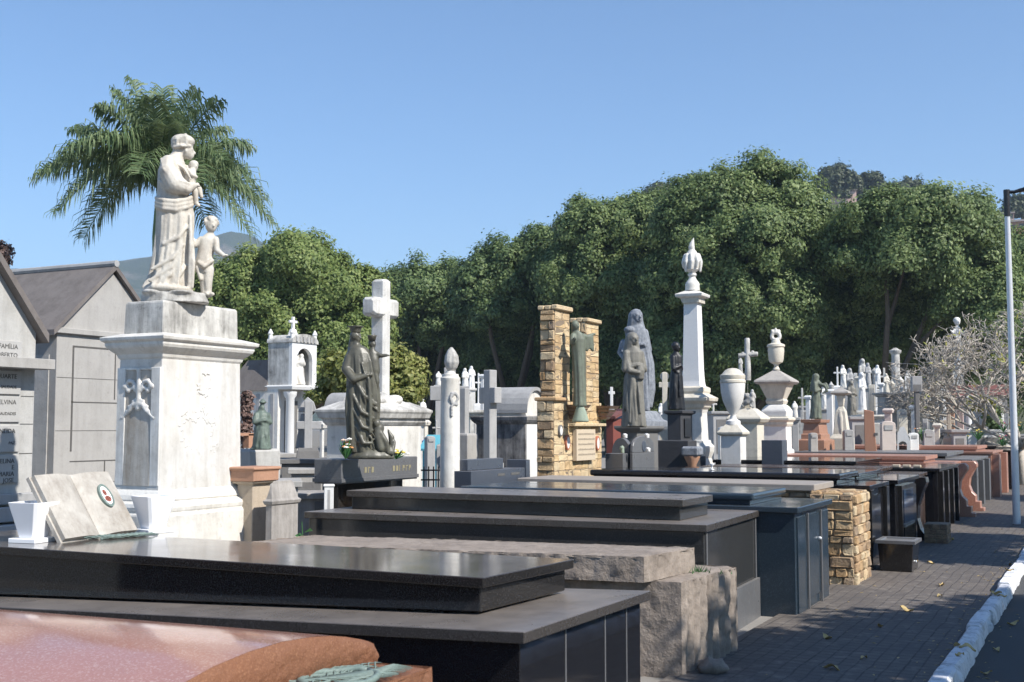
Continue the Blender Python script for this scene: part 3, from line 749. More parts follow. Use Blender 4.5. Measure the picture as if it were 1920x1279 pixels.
def rough_block(q, z0, n=(40, 14, 10), amp=.012, freq=9, flute=0, seed=1):
    """quarry-faced block: four walls and a top as grids, chiselled by noise (and fluted in front)"""
    mb = MB(); ztop = [p.z for p in q]
    def wall(a, b, nu, nv, fl):
        d = (b - a); nrm = Vector((d.y, -d.x, 0)).normalized(); vs = []
        for i in range(nu + 1):
            for j in range(nv + 1):
                u, v = i / nu, j / nv; p = a + d * u; p = Vector((p.x, p.y, z0 + (p.z - z0) * v))
                e = 1 if 0 < i < nu else 0
                k = noise.fractal(Vector((p.x, p.y, p.z)) * freq + Vector((seed, 0, 0)), .7, 2.2, 4) * amp
                if fl: k += fl * (abs(math.sin(u * d.length * 28 + noise.noise(Vector((u * 9, v * 1.5, 3))) * .9)) - .5) * (1 if v < .97 else .3)
                vs.append(p + nrm * k * (1 if e else .3) + Vector((0, 0, k * .5 if j == nv else 0)))
        fs = [(i * (nv + 1) + j, (i + 1) * (nv + 1) + j, (i + 1) * (nv + 1) + j + 1, i * (nv + 1) + j + 1) for i in range(nu) for j in range(nv)]
        mb.add(vs, fs)
    wall(q[0], q[1], n[0], n[2], 0); wall(q[1], q[2], n[1], n[2], flute); wall(q[2], q[3], n[0], n[2], 0); wall(q[3], q[0], n[1], n[2], 0)
    vs = []
    for i in range(n[0] + 1):
        for j in range(n[1] + 1):
            u, v = i / n[0], j / n[1]; p = (q[0].lerp(q[1], u)).lerp(q[3].lerp(q[2], u), v)
            e = min(u, 1 - u, v, 1 - v)
            k = noise.fractal(Vector((p.x, p.y, p.z)) * freq * .6, .7, 2.2, 3) * amp * .4
            vs.append(p + Vector((0, 0, k - (.012 if e < .01 else 0))))
    mb.add(vs, [(i * (n[1] + 1) + j, (i + 1) * (n[1] + 1) + j, (i + 1) * (n[1] + 1) + j + 1, i * (n[1] + 1) + j + 1) for i in range(n[0]) for j in range(n[1])])
    return mb

# ------------------------------------------------------------------ 1. red granite tomb (bottom left)
o0 = Vector((-3.6, 3.4, 0))
tb = thing('granite_tomb', 'pink red granite tomb with polished arched top and rough front, nearest of all', 'tomb', o0, 0, 'tombs along the pavement')
XF = -2.73; YS = [2.72, 2.84, 2.96, 3.13, 3.31, 3.5, 3.68, 3.80, 3.90, 4.0, 4.06, 4.10]
ZS = [.765, .79, .812, .845, .863, .868, .857, .842, .823, .798, .780, .764]
mb = MB(); nn = len(YS); V = []; top_f = []; mi = []; NX = 12
def sag(x): return -.012 * ((x - XF) / 3.6) ** 2
for i in range(NX + 1):                               # polished arched top
    x = XF - 3.6 * i / NX
    for y, z in zip(YS, ZS): V.append((x - o0.x + (.006 if i == 0 else 0), y - o0.y - .25 * (i / NX), z + sag(x)))
for i in range(NX):
    for j in range(nn - 1): top_f.append((i * nn + j, i * nn + j + 1, (i + 1) * nn + j + 1, (i + 1) * nn + j)); mi.append(0)
mb.add(V, top_f, 0)
NV = 10; V = []; fs = []
for k in range(NV + 1):                               # rough pitched front
    for q in range(4 * (nn - 1) + 1):
        jj = min(nn - 2, q // 4); t_ = q / 4 - jj; y = YS[jj] + (YS[jj + 1] - YS[jj]) * t_; zt = ZS[jj] + (ZS[jj + 1] - ZS[jj]) * t_; z = .66 + (zt - .66) * k / NV
        b = noise.fractal(Vector((y * 16, z * 16, 3)), .7, 2.2, 4) * .012 + .035 * math.sin(math.pi * min(1, k / NV * .9))
        V.append((XF - o0.x + (b if k < NV else .004), y - o0.y, z))
W4 = 4 * (nn - 1) + 1
for k in range(NV):
    for q in range(W4 - 1): fs.append((k * W4 + q, k * W4 + q + 1, (k + 1) * W4 + q + 1, (k + 1) * W4 + q))
mb.add(V, fs, 1)
for y, z, e in ((YS[-1], ZS[-1], 1), (YS[0], ZS[0], 0)):
    mb.add([(XF - o0.x, y - o0.y, .64), (XF - 3.6 - o0.x, y - .25 - o0.y, .64), (XF - 3.6 - o0.x, y - .25 - o0.y, z - .012), (XF - o0.x, y - o0.y, z)], [(0, 1, 2, 3)], 1)
mb.build('slab', [M['red_polished'], M['red_rough']], tb, smooth=True)
q = [Vector((-6.3, 2.3, .645)), Vector((-2.46, 2.5, .69)), Vector((-2.46, 4.12, .69)), Vector((-6.3, 3.9, .645))]
q[0].z = q[3].z = .66
pl = rough_block(local(o0, q), 0.0, (50, 50, 10), .014, 13, 0, 4)
pl.build('plinth', M['red_rough'], tb)
wr = thing('bronze_palm_wreath', 'verdigris bronze palm and wreath lying on the red granite tomb', 'wreath', (-2.585, 3.66, .70), R(82))
def palm_relief(parent, mat, L=.5, name='palm_frond', ang=0.0, n=12, w=.16):
    mb = MB(); ca, sa = math.cos(ang), math.sin(ang)
    def T(x, y, z): return (x * ca - y * sa, x * sa + y * ca, z)
    mb.tube([T(-L * .5, 0, .008), T(0, .02, .016), T(L * .5, 0, .008)], [.008, .007, .003], 6)
    for k in range(n):
        x = -L * .4 + L * .85 * k / n; ww = w * math.sin(math.pi * (k + 1.5) / (n + 2.5)) + .03
        for sg in (-1, 1):
            mb.tube([T(x, .0, .012), T(x + ww * .6, sg * ww * .45, .022), T(x + ww * 1.35, sg * ww * .62, .006)], [.0028, .0042, .0012], 5)
    return mb.build(name, mat, parent, smooth='all')
palm_relief(wr, M['verdigris'], .62, ang=.12); o = palm_relief(wr, M['verdigris'], .5, ang=-.35, n=13); o.location = (-.05, .1, .004)
mb = MB(); mb.tube([(.16 * math.cos(a), .16 * math.sin(a) * .8, .02 + .004 * math.sin(5 * a)) for a in [k * math.pi / 12 for k in range(25)]], .014, 7)
mb.build('ring', M['verdigris'], wr, smooth='all')

# ------------------------------------------------------------------ 2. black granite tomb with the marble book
o0 = Vector((-4.2, 5.2, 0))
tb = thing('granite_tomb', 'stepped black granite tomb under the open marble book and white vases', 'tomb', o0, 0, 'tombs along the pavement')
zP = .745
NR = atz(983, 1186, zP); FRc = atz(1220, 1108, zP); NL = atz(0, 1139, .624)
qp = local(o0, quad(NR, FRc, NL, t=1.32))
mb = MB(); slab(mb, qp, .052); mb.build('plinth_cap', M['greybrown'], tb, bevel=.004)
mb = MB(); qb = off(qp, -.045, -.052); mb.hexa(zset(qb, 0), qb)
mb.build('plinth', M['black_clean'], tb, bevel=.004)
bNR = atz(897, 1156, .742); bFR = atz(1062, 1110, .742); bNL = atz(0, 1120.5, .622)
sNR = atz(906, 1084, .915); sFR = atz(1076, 1049, .915); sNL = atz(0, 1025.5, .918)
qs = local(o0, quad(sNR, sFR, sNL, t=1.28)); th = .050
mb = MB(); slab(mb, qs, th); mb.build('top_slab', M['black'], tb, bevel=.004)
qbt = off(qs, -.035, -th); qbb = local(o0, quad(bNR, bFR, bNL, t=1.28)); qbb = [Vector((a.x, a.y, b.z + .001)) for a, b in zip(qbt, qbb)]
mb = MB(); mb.hexa(qbb, qbt); mb.build('body', M['black'], tb, bevel=.006)
# seams of the plinth panels (vertical joints on the front)
mb = MB()
fN, fF = qb[1], qb[2]
for k in (.33, .66, .86):
    p = fN.lerp(fF, k); d = (fF - fN).normalized(); nrm = Vector((d.y, -d.x, 0))
    a = p - d * .006; c = p + d * .006
    mb.hexa([Vector((x.x, x.y, .04)) for x in (a, a + nrm * .003, c + nrm * .003, c)], [Vector((x.x, x.y, p.z - .004)) for x in (a, a + nrm * .003, c + nrm * .003, c)])
mb.build('joint', M['greygranite'], tb)
SLZ = .9165
# open book
bk0 = atz(176, 1011, SLZ)
def bookp(px, py, z): return atz(px, py, z)
bl, br, bm_ = atz(108, 1019, SLZ), atz(249, 1001, SLZ), atz(181, 1009, SLZ)
ydir = (br - bl).normalized(); xback = Vector((-ydir.y, ydir.x, 0)); w_ = (br - bl).length
if xback.x > 0: xback = -xback
rzb = math.atan2(-xback.y, -xback.x)
book = thing('marble_book', 'open white marble book leaning back on the black tomb between two vases', 'stone book', bl.lerp(br, .5), rzb)
tilt = R(34); bh = .50; hw = w_ / 2
def bp(v, u, t):   # v along width, u up the page, t thickness outward
    return Vector((-u * math.sin(tilt) + t * math.cos(tilt) + .03, v, u * math.cos(tilt) + t * math.sin(tilt) + .0))
mb = MB()
mb.add([bp(-hw, 0, 0), bp(hw, 0, 0), bp(hw, bh, 0), bp(-hw, bh, 0), bp(-hw, 0, -.03), bp(hw, 0, -.03), bp(hw, bh, -.03), bp(-hw, bh, -.03)], [(0, 1, 2, 3), (7, 6, 5, 4), (0, 4, 5, 1), (1, 5, 6, 2), (2, 6, 7, 3), (3, 7, 4, 0)])
mb.build('cover', M['book'], book, bevel=.003)
for sg in (-1, 1):
    mb = MB(); rs = []
    for k in range(13):
        q = k / 12; v = sg * (.004 + (hw - .016) * q); t = .012 + .038 * math.sin(min(1, q * 1.6) * math.pi / 2) * (1 - q * .45) - (.02 if k == 0 else 0)
        rs.append([bp(v, .012, .001), bp(v, bh - .012, .001), bp(v, bh - .012, max(.003, t)), bp(v, .012, max(.003, t))])
    mb.rings(rs); mb.build('page', M['book'], book, smooth=True)
ov = MB(); n = 28; oc, vv = bh * .58, hw * .52
def ring_(ru, rv, t): return [bp(vv + rv * math.cos(2 * math.pi * i / n), oc + ru * math.sin(2 * math.pi * i / n), t) for i in range(n)]
ov.rings([ring_(.090, .058, .03), ring_(.090, .058, .055), ring_(.074, .044, .058), ring_(.070, .042, .052)])
pf = ov.build('portrait_frame', M['verdigris'], book, smooth=True)
ov = MB(); ov.rings([ring_(.071, .043, .05), ring_(.071, .043, .0535)]); por = ov.build('portrait', M['white'], pf)
ov = MB(); ov.rings([[bp(vv - .006 + r * .018 * math.cos(2 * math.pi * i / 14), oc + .022 + r * .024 * math.sin(2 * math.pi * i / 14), .054 + .001) for i in range(14)] for r in (1.0, .8)])
ov.rings([[bp(vv + r * .030 * math.cos(2 * math.pi * i / 14), oc - .028 + r * .024 * math.sin(2 * math.pi * i / 14), .054 + .0012) for i in range(14)] for r in (1.0, .8)])
ov.build('portrait_figure', plain('sepia_red', (.45, .16, .12), .5), pf)
# vases
def vase(px, py, d_, label, rz, hh=.225):
    p = atz(px, py, SLZ); o = thing('porcelain_vase', label, 'vase', p, rz, 'white vases on the black tomb')
    mb = MB(); mb.box(-.105, .105, -.105, .105, 0, .030); mb.build('base', M['white'], o, bevel=.004)
    mb = MB(); c = .018; rs = []
    for z, h_ in ((.030, .066), (.035, .068), (.03 + hh, .118), (.03 + hh, .106), (.03 + hh - .05, .098)):
        q = h_ - c; rs.append([(-q, -h_, z), (q, -h_, z), (h_, -q, z), (h_, q, z), (q, h_, z), (-q, h_, z), (-h_, q, z), (-h_, -q, z)])
    mb.rings(rs); mb.build('bowl', M['white'], o, bevel=.002)
    return o
vase(62, 1017, 0, 'white tapered porcelain vase left of the marble book', R(8))
vase(287, 999, 0, 'white tapered porcelain vase right of the marble book', R(-12))
gl = atz(205, 1016, SLZ)
wr = thing('bronze_garland', 'flat verdigris bronze garland lying in front of the marble book', 'garland', atz(235, 1009, SLZ), R(72))
palm_relief(wr, M['verdigris'], .40, ang=.25, n=9, w=.09); o = palm_relief(wr, M['verdigris'], .34, ang=-.3, n=8, w=.08); o.location = (-.24, .03, .003)
mb = MB(); r3 = random.Random(4)
for k in range(9): mb.ell((-.15 + k * .035 + r3.uniform(-.01, .01), r3.uniform(-.03, .03), .016), (.03, .026, .014), 8, 5)
remeshed(mb, 'blossom_spray', M['verdigris'], wr, .008, 1)

# ------------------------------------------------------------------ 3. rough stone tomb
o0 = Vector((-4, 7.6, 0))
tb = thing('stone_tomb', 'rough hewn brown stone tomb with a thick slab and fluted front', 'tomb', o0, 0, 'tombs along the pavement')
zb = .63
q = [Vector((-6.0, 7.10, zb)), atz(1277, 1093, zb), atz(1381, 1063, zb), Vector((-6.0, 8.2, zb))]
rough_block(local(o0, q), 0, (110, 90, 26), .016, 12, .032, 2).build('body', M['roughstone'], tb, smooth='all')
zs = .80
qs = [Vector((-5.75, 7.15, zs)), atz(1207, 1045, zs), atz(1302, 1027, zs), atz(585, 1004, zs)]
qs[0] = qs[3] + (qs[1] - qs[2])
rough_block(local(o0, qs), zb + .004, (110, 40, 8), .014, 14, 0, 8).build('slab', M['roughstone'], tb, smooth=True)
p = None
mb = MB(); mb.ell((0, 0, .04), (.10, .08, .055), 16, 10); rs = MB(); rs = mb
st = rs.build('loose_stone', M['roughstone'], smooth='all'); st.location = (-2.40, 7.62, .03)
tag(st, 'small rounded stone on the pavement at the foot of the rough tomb', 'stone')
for v in st.data.vertices: v.co += v.co.normalized() * noise.noise(v.co * 22) * .035
gp = thing('grass_tuft', 'green tuft growing on the rough stone tomb beside its slab', 'plant', atz(1290, 1072, zb), 0)
mb = MB(); r3 = random.Random(9)
for k in range(70):
    a = r3.uniform(0, 6.28); x, y = r3.gauss(0, .09), r3.gauss(0, .05); h_ = r3.uniform(.02, .055)
    mb.add([(x - .004, y, 0), (x + .004, y, 0), (x + math.cos(a) * .03, y + math.sin(a) * .03, h_)], [(0, 1, 2)])
mb.build('leaves', M['stem'], gp, fixn=False)

# ------------------------------------------------------------------ 4. long dark grey tomb with two tiers
o0 = Vector((-4.4, 9.2, 0))
tb = thing('granite_tomb', 'long charcoal granite tomb in two tiers just behind the rough hewn brown stone tomb', 'tomb', o0, 0, 'tombs along the pavement')
zP = .92; NR = atz(1325, 985, zP); FRc = atz(1425, 957, zP); NL = atz(570, 960, zP); FLc = Vector((NL.x, 9.75, zP))
qp = local(o0, [NL, NR, FRc, FLc])
mb = MB(); slab(mb, qp, .055); mb.build('plinth_cap', M['greybrown'], tb, bevel=.004)
qb = off(qp, -.03, -.055); mb = MB(); mb.hexa(zset(qb, 0), qb); mb.build('plinth', M['charcoal'], tb, bevel=.004)
zS = 1.085; NR = atz(1285, 937, zS); FRc = atz(1363, 928, zS); NL = atz(650, 920, zS); NR.y = 8.78; NL.y = 8.72
qs = local(o0, [NL, NR, Vector((NR.x, 9.55, zS)), Vector((NL.x, 9.55, zS))])
mb = MB(); slab(mb, qs, .055); mb.build('top_slab', M['greybrown'], tb, bevel=.004)
qt = off(qs, -.035, -.055); mb = MB(); mb.hexa(zset(qt, .922), qt); mb.build('body', M['charcoal'], tb, bevel=.004)
fN, fF = qb[1], qb[2]; d = (fF - fN).normalized(); nrm = Vector((d.y, -d.x, 0))
mb = MB()
for k in (.03, .97):
    a = fN.lerp(fF, k) - d * .012; c = a + d * .024
    mb.hexa([Vector((x.x, x.y, .0)) for x in (a, a + nrm * .012, c + nrm * .012, c)], [Vector((x.x, x.y, .855)) for x in (a, a + nrm * .012, c + nrm * .012, c)])
a = fN + nrm * .0; mb.hexa([Vector((x.x, x.y, 0)) for x in (fN, fN + nrm * .03, fF + nrm * .03, fF)], [Vector((x.x, x.y, .34)) for x in (fN, fN + nrm * .03, fF + nrm * .03, fF)])
mb.build('front_trim', M['greygranite'], tb, bevel=.003)

# ------------------------------------------------------------------ 5.. axis-aligned tombs further along
def tomb(name, label, x0, x1, y0, y1, h, mat, cap=.05, over=.04, tier=None, mat2=None, rounded=False, mcap=None):
    o = thing(name, label, 'tomb', (x1, y0, 0), 0, 'tombs along the pavement')
    L = x1 - x0; D = y1 - y0; mat2 = mat2 or mat; mcap = mcap or mat
    mb = MB(); mb.box(-L + over, -over, over, D - over, 0, h - cap); mb.build('body', mat2, o, bevel=.005)
    mb = MB(); mb.box(-L, 0, 0, D, h - cap, h); mb.build('cap', mcap, o, bevel=.006)
    if tier:
        tx, ty, th = tier
        mb = MB(); mb.box(-L + .1, -tx - .04, ty + .04, D - ty - .04, h, h + th * .4); mb.build('riser', mat2, o, bevel=.004)
        mb = MB(); mb.box(-L + .06, -tx, ty, D - ty, h + th * .4, h + th); mb.build('top_slab', mcap, o, bevel=.022 if rounded else .006, seg=3 if rounded else 1)
    return o
def front(o, name, mat, y0, y1, z0, z1, t=.012, parent=None, x=0, bevel=.003):
    mb = MB(); mb.box(x - .04, x - .04 + t, y0, y1, z0, z1); return mb.build(name, mat, parent or o, bevel=bevel)
# blue granite tomb
o = tomb('granite_tomb', 'dark blue granite tomb with panelled front doors and a rounded top slab', -5.9, -2.43, 10.2, 11.6, .955, M['teal'], tier=(.42, .1, .105), rounded=True)
for (a, b) in ((.10, .42), (.47, .95), (1.0, 1.32)):
    f = front(o, 'panel', M['teal'], a, b, .12 if a > .2 else .0, .86)
for a in (.43, .96):
    mb = MB(); mb.box(-.028, -.014, a, a + .03, .02, .88); mb.build('strip', M['greygranite'], o)
mb = MB(); mb.ell((-.018, .90, .62), (.02, .016, .016), 10, 6); mb.build('handle', M['galv'], o, smooth='all')
# ochre stone tomb with long wall
o = thing('stone_tomb', 'ochre rubble stone tomb with a long grey slab and a squat front pier', 'tomb', (-2.4, 12.5, 0), 0, 'tombs along the pavement')
mb = MB(); stone_box(mb, -3.85, -.42, .06, .88, 0, .955, 51, '-y+x+y'); mb.build('wall', [M['rubble'], M['mortar']], o)
mb = MB(); stone_box(mb, -.44, 0, -.06, .78, 0, .95, 61, '-y+x+y', wid=(.09, .26), prot=(.014, .036)); stones(mb, (-.44, -.06, .95), (1, 0, 0), (0, 1, 0), (0, 0, 1), .44, .84, 65); mb.build('pier', [M['rubble'], M['mortar']], o)
mb = MB(); mb.box(-3.9, -.40, .0, .95, .975, 1.045); mb.build('slab', M['slabgrey'], o, bevel=.008)
mb = MB(); mb.box(-3.86, -.43, .05, .9, .955, .975); mb.build('bed', M['mortar'], o)
# black tomb with rounded slab
o = tomb('granite_tomb', 'long black granite tomb with a round edged slab beyond the ochre stone tomb', -6.0, -2.46, 13.75, 15.05, .985, M['black_clean'], tier=(.35, .08, .125), rounded=True)
front(o, 'pilaster', M['black'], .05, .22, 0, .93, .05); front(o, 'pilaster', M['black'], 1.06, 1.24, 0, .93, .05); front(o, 'panel', M['black_clean'], .3, .98, .1, .86)
mb = MB(); mb.lathe([(1.112, .03), (1.12, .035), (1.13, .012), (1.165, .012), (1.19, .04), (1.192, .03)], 10, -2.0, .5); mb.build('metal_cup', M['galv'], o, smooth='all')
o = tomb('granite_tomb', 'black granite tomb with a framed blue glazed niche door in its front', -5.9, -2.42, 15.45, 17.3, .98, M['black_clean'], tier=(.5, .12, .07))
fr_ = front(o, 'door_frame', M['black'], .25, 1.25, .02, .9, .05); mb = MB(); mb.box(.012, .016, .36, 1.14, .42, .84); mb.build('glass', M['blueglass'], fr_)
mb = MB(); mb.box(.012, .016, .36, 1.14, .08, .36); mb.build('lower_panel', M['black_clean'], fr_)
mb = MB(); mb.box(.011, .03, .34, 1.16, .375, .405); mb.build('rail', M['greygranite'], fr_)
# brown console tomb
o = tomb('granite_tomb', 'dark brown granite tomb with a scrolled console bracket at its corner', -5.8, -2.55, 17.65, 19.1, .96, M['brownblack'], tier=(.5, .1, .08))
pts = [(0, .93), (.20, .93), (.21, .86), (.15, .72), (.085, .52), (.075, .34), (.11, .20), (.18, .10), (.18, 0), (0, 0)]
mb = MB(); mb.prism([(-.04 + a, b) for a, b in pts], 'y', .05, .34); mb.build('console', M['brownblack'], o, bevel=.006)
# brick stump and planter
bs = tag(None or (lambda m: (stone_box(m, -2.38, -2.08, 17.35, 17.75, .03, .30, 71, '-y+x', wid=(.1, .2), row=(.06, .07), prot=(.006, .012)), m.build('brick_block', [M['brownbrick'], M['mortar']]))[1])(MB()), 'low dark brick block standing on the pavement against the tombs', 'brick block')
pt = thing('planter_box', 'square black granite planter box standing on the pavement', 'planter', (-2.2, 14.0, .035))
mb = MB(); mb.sq([(0, 0), (.31, .022)], .17, .22); mb.build('body', M['black'], pt, bevel=.006)
mb = MB(); mb.sq([(.31, .045), (.345, .045), (.345, .0), (.325, -.01)], .17, .22); mb.build('rim', M['greygranite'], pt)
mb = MB(); mb.ell((.184, .0, .10), (.012, .014, .014), 8, 5); mb.build('drain', M['galv'], pt)
# second black tomb, large
o = tomb('granite_tomb', 'large glossy black granite tomb with ribbed front panels before the pink granite one', -6.2, -2.42, 19.5, 22.2, 1.0, M['black_clean'], tier=(1.3, .15, .09))
for k in range(4): front(o, 'pilaster', M['black'], .12 + k * .68, .26 + k * .68, 0, .95, .07)
for k in range(3): front(o, 'panel', M['black_clean'], .34 + k * .68, .72 + k * .68, .12, .86, .03)
mb = MB()
for k in range(3): mb.box(-.75 + k * .16, -.63 + k * .16, .2, .3, 1.0, 1.045)
mb.build('letter_blocks', M['tan'], o, bevel=.01)
# pink granite console tomb
o = tomb('granite_tomb', 'pink granite tomb with an S shaped console end and stepped foot', -6.4, -2.62, 22.7, 24.6, .99, M['pink'], tier=(.45, .12, .12), mat2=M['pink'])
pts = [(0, .99), (.34, .99), (.40, .94), (.40, .88), (.33, .80), (.24, .66), (.22, .52), (.27, .40), (.36, .33), (.36, .22), (.46, .22), (.46, .10), (.54, .10), (.54, 0), (0, 0)]
for yy in (-.02, 1.62):
    mb = MB(); mb.prism([(-.04 + a * .8, b) for a, b in pts], 'y', yy, yy + .3); mb.build('console', M['pink'], o, bevel=.01)
mb = MB(); mb.tube([(-.02, -.06, .90), (-.9, -.06, .90)], .085, 12); mb.build('roll_moulding', M['pink'], o, smooth=True)
o = tomb('granite_tomb', 'grey granite tomb with mouldings between the two pink ones', -6.2, -2.5, 25.2, 28.6, 1.0, M['greygranite'], tier=(.5, .2, .12), mat2=M['black'])
for k in range(3): front(o, 'pilaster', M['greygranite'], .15 + k * 1.35, .45 + k * 1.35, 0, .95, .10)
for k in range(2): front(o, 'panel', M['black'], .6 + k * 1.35, 1.35 + k * 1.35, .1, .85, .03)
o = tomb('granite_tomb', 'pale pink granite tomb with a long slab, the farther of the two', -7.4, -2.45, 29.2, 32.0, 1.08, M['pink'], tier=(.35, .2, .12))
for k in range(2): front(o, 'pilaster', M['pink'], .1 + k * 2.1, .55 + k * 2.1, 0, 1.02, .16)
front(o, 'panel', M['palepink'], .7, 2.0, .1, .95, .05)
o = tomb('granite_tomb', 'dark tomb end beyond the pink tombs, right behind the lamp post', -6.2, -2.3, 33.0, 36.0, 1.05, M['black'], tier=(.4, .2, .1))
o = tomb('granite_tomb', 'farthest dark tomb with a grilled front at the right edge', -6.0, -2.25, 40.0, 46.0, 1.3, M['darkstone'], tier=(.4, .2, .1))
for k in range(12): front(o, 'bar', M['greygranite'], .3 + k * .47, .36 + k * .47, .15, 1.1, .05)
# ------------------------------------------------------------------ pedestals measured from their near corner
class Mon:
    def __init__(s, pxc, L, Rr, d):
        s.d = d; s.s = d / F; ph = phi(pxc); s.ph = ph; ct = math.cos(math.atan((pxc - 960) / F))
        s.sx = L * s.s * ct / math.cos(ph) ; s.sy = Rr * s.s * ct / math.sin(ph)
        s.cx, s.cy = gnd(pxc, d)
        q = lambda px: (lambda a: (-sy_ + cy_ * a) / (cy_ + sy_ * a))((px - 960) / F)
        s.sy = s.cx / q(pxc + Rr) - s.cy; s.sx = s.cx - s.cy * q(pxc - L); s.hx, s.hy = s.sx / 2, s.sy / 2
        s.x, s.y = s.cx - s.hx, s.cy + s.hy
    def z(s, py): return zat(py, s.d)
    def thing(s, name, label, cat, group=None): return thing(name, label, cat, (s.x, s.y, 0), 0, group)
    def prof(s, pts): return [(max(0, s.z(p[0]) if p[0] is not None else 0),) + tuple(p[1:]) for p in pts]
    def off(s, px): return px * s.s / (math.cos(s.ph) + math.sin(s.ph))

class Fig:
    """figure modelled in the picture's pixels round its foot: u right, w up, v away from the viewer"""
    def __init__(s, px, py, d):
        s.px, s.py, s.d = px, py, d; s.s = d / F; s.mb = MB()
        s.su = s.s * math.cos(math.atan((px - 960) / F))
        x, y = gnd(px, d); s.base = Vector((x, y, zat(py, d))); s.rz = phi(px)
    def P(s, u, w, v=0): return Vector((u * s.su, v * s.s, w * s.s))
    def ell(s, u, w, ru, rw, v=0, rv=None): s.mb.ell(s.P(u, w, v), (ru * s.s, (rv or ru) * s.s, rw * s.s)); return s
    def chain(s, pts, rad): s.mb.chain([s.P(*p) for p in pts], [r * s.s for r in rad]); return s
    def loft(s, rings, n=44, seed=0, nf=9):
        """rings: (u, w, ru, rv, fold, v)"""
        rs = []; rr = random.Random(seed); ph1, ph2 = rr.uniform(0, 6), rr.uniform(0, 6)
        for R_ in rings:
            u, w, ru, rv = R_[:4]; fo = R_[4] if len(R_) > 4 else 0; v = R_[5] if len(R_) > 5 else 0
            tw = w * .012; ring = []
            for i in range(n):
                a = 2 * math.pi * i / n
                k = 1 + fo * (math.sin(nf * a + ph1 + tw) * .6 + math.sin((nf * 2 + 1) * a + ph2 - tw * 1.7) * .35 + math.sin((nf - 4) * a + ph2 + tw * .6) * .5)
                ring.append(s.P(u + ru * k * math.cos(a), w, v + rv * k * math.sin(a)))
            rs.append(ring)
        s.mb.rings(rs); return s
    def done(s, name, mat, parent, voxel, smooth=1):
        o = remeshed(s.mb, name, mat, parent, voxel, smooth); s.mb = MB(); return o
    def head(s, u, w, r, face=(1, 0), hair=True):
        """skull, jaw, nose, ears; face = direction (u, v) the face looks"""
        fu, fv = face; L = math.hypot(fu, fv); fu /= L; fv /= L
        s.ell(u, w, r * .92, r * 1.12, 0, r * .92)
        s.ell(u + fu * r * .38, w - r * .55, r * .58, r * .62, fv * r * .38)
        s.chain([(u + fu * r * .85, w + r * .15, fv * r * .85), (u + fu * r * 1.12, w - r * .25, fv * r * 1.12)], (r * .10, r * .17))
        s.chain([(u + fu * r * .8, w - r * .62, fv * r * .8), (u + fu * r * .95, w - r * .62, fv * r * .95)], (r * .22, r * .12))
        s.chain([(u + fu * r * .72 - fv * r * .4, w + r * .18, fv * r * .72 + fu * r * .4), (u + fu * r * .72 + fv * r * .4, w + r * .18, fv * r * .72 - fu * r * .4)], (r * .18, r * .18))
        for k in (-1, 1): s.ell(u - fv * k * r * .9, w - r * .1, r * .16, r * .26, fu * k * r * .9)
        return s
    def hand(s, p, dirv, r):
        """palm and five fingers"""
        d = Vector(dirv).normalized(); side = d.cross(Vector((0, 0, 1)))
        side = side.normalized() if side.length > .1 else Vector((1, 0, 0))
        p = Vector(p); C = lambda q: (q.x, q.z, q.y)
        # work in (u, v, w) order
        s.chain([C(p), C(p + d * r * 1.3)], (r * .75, r * .8))
        for k, ln in ((-1.5, .9), (-.5, 1.15), (.5, 1.1), (1.5, .85)):
            b = p + d * r * 1.5 + side * k * r * .42
            s.chain([C(b), C(b + d * r * ln * .6 + Vector((0, 0, -r * .1))), C(b + d * r * ln + Vector((0, 0, -r * .45)))], (r * .24, r * .22, r * .17))
        b = p + d * r * .5 + side * r * .8
        s.chain([C(b), C(b + d * r * .7 + side * r * .45)], (r * .27, r * .2))
        return s

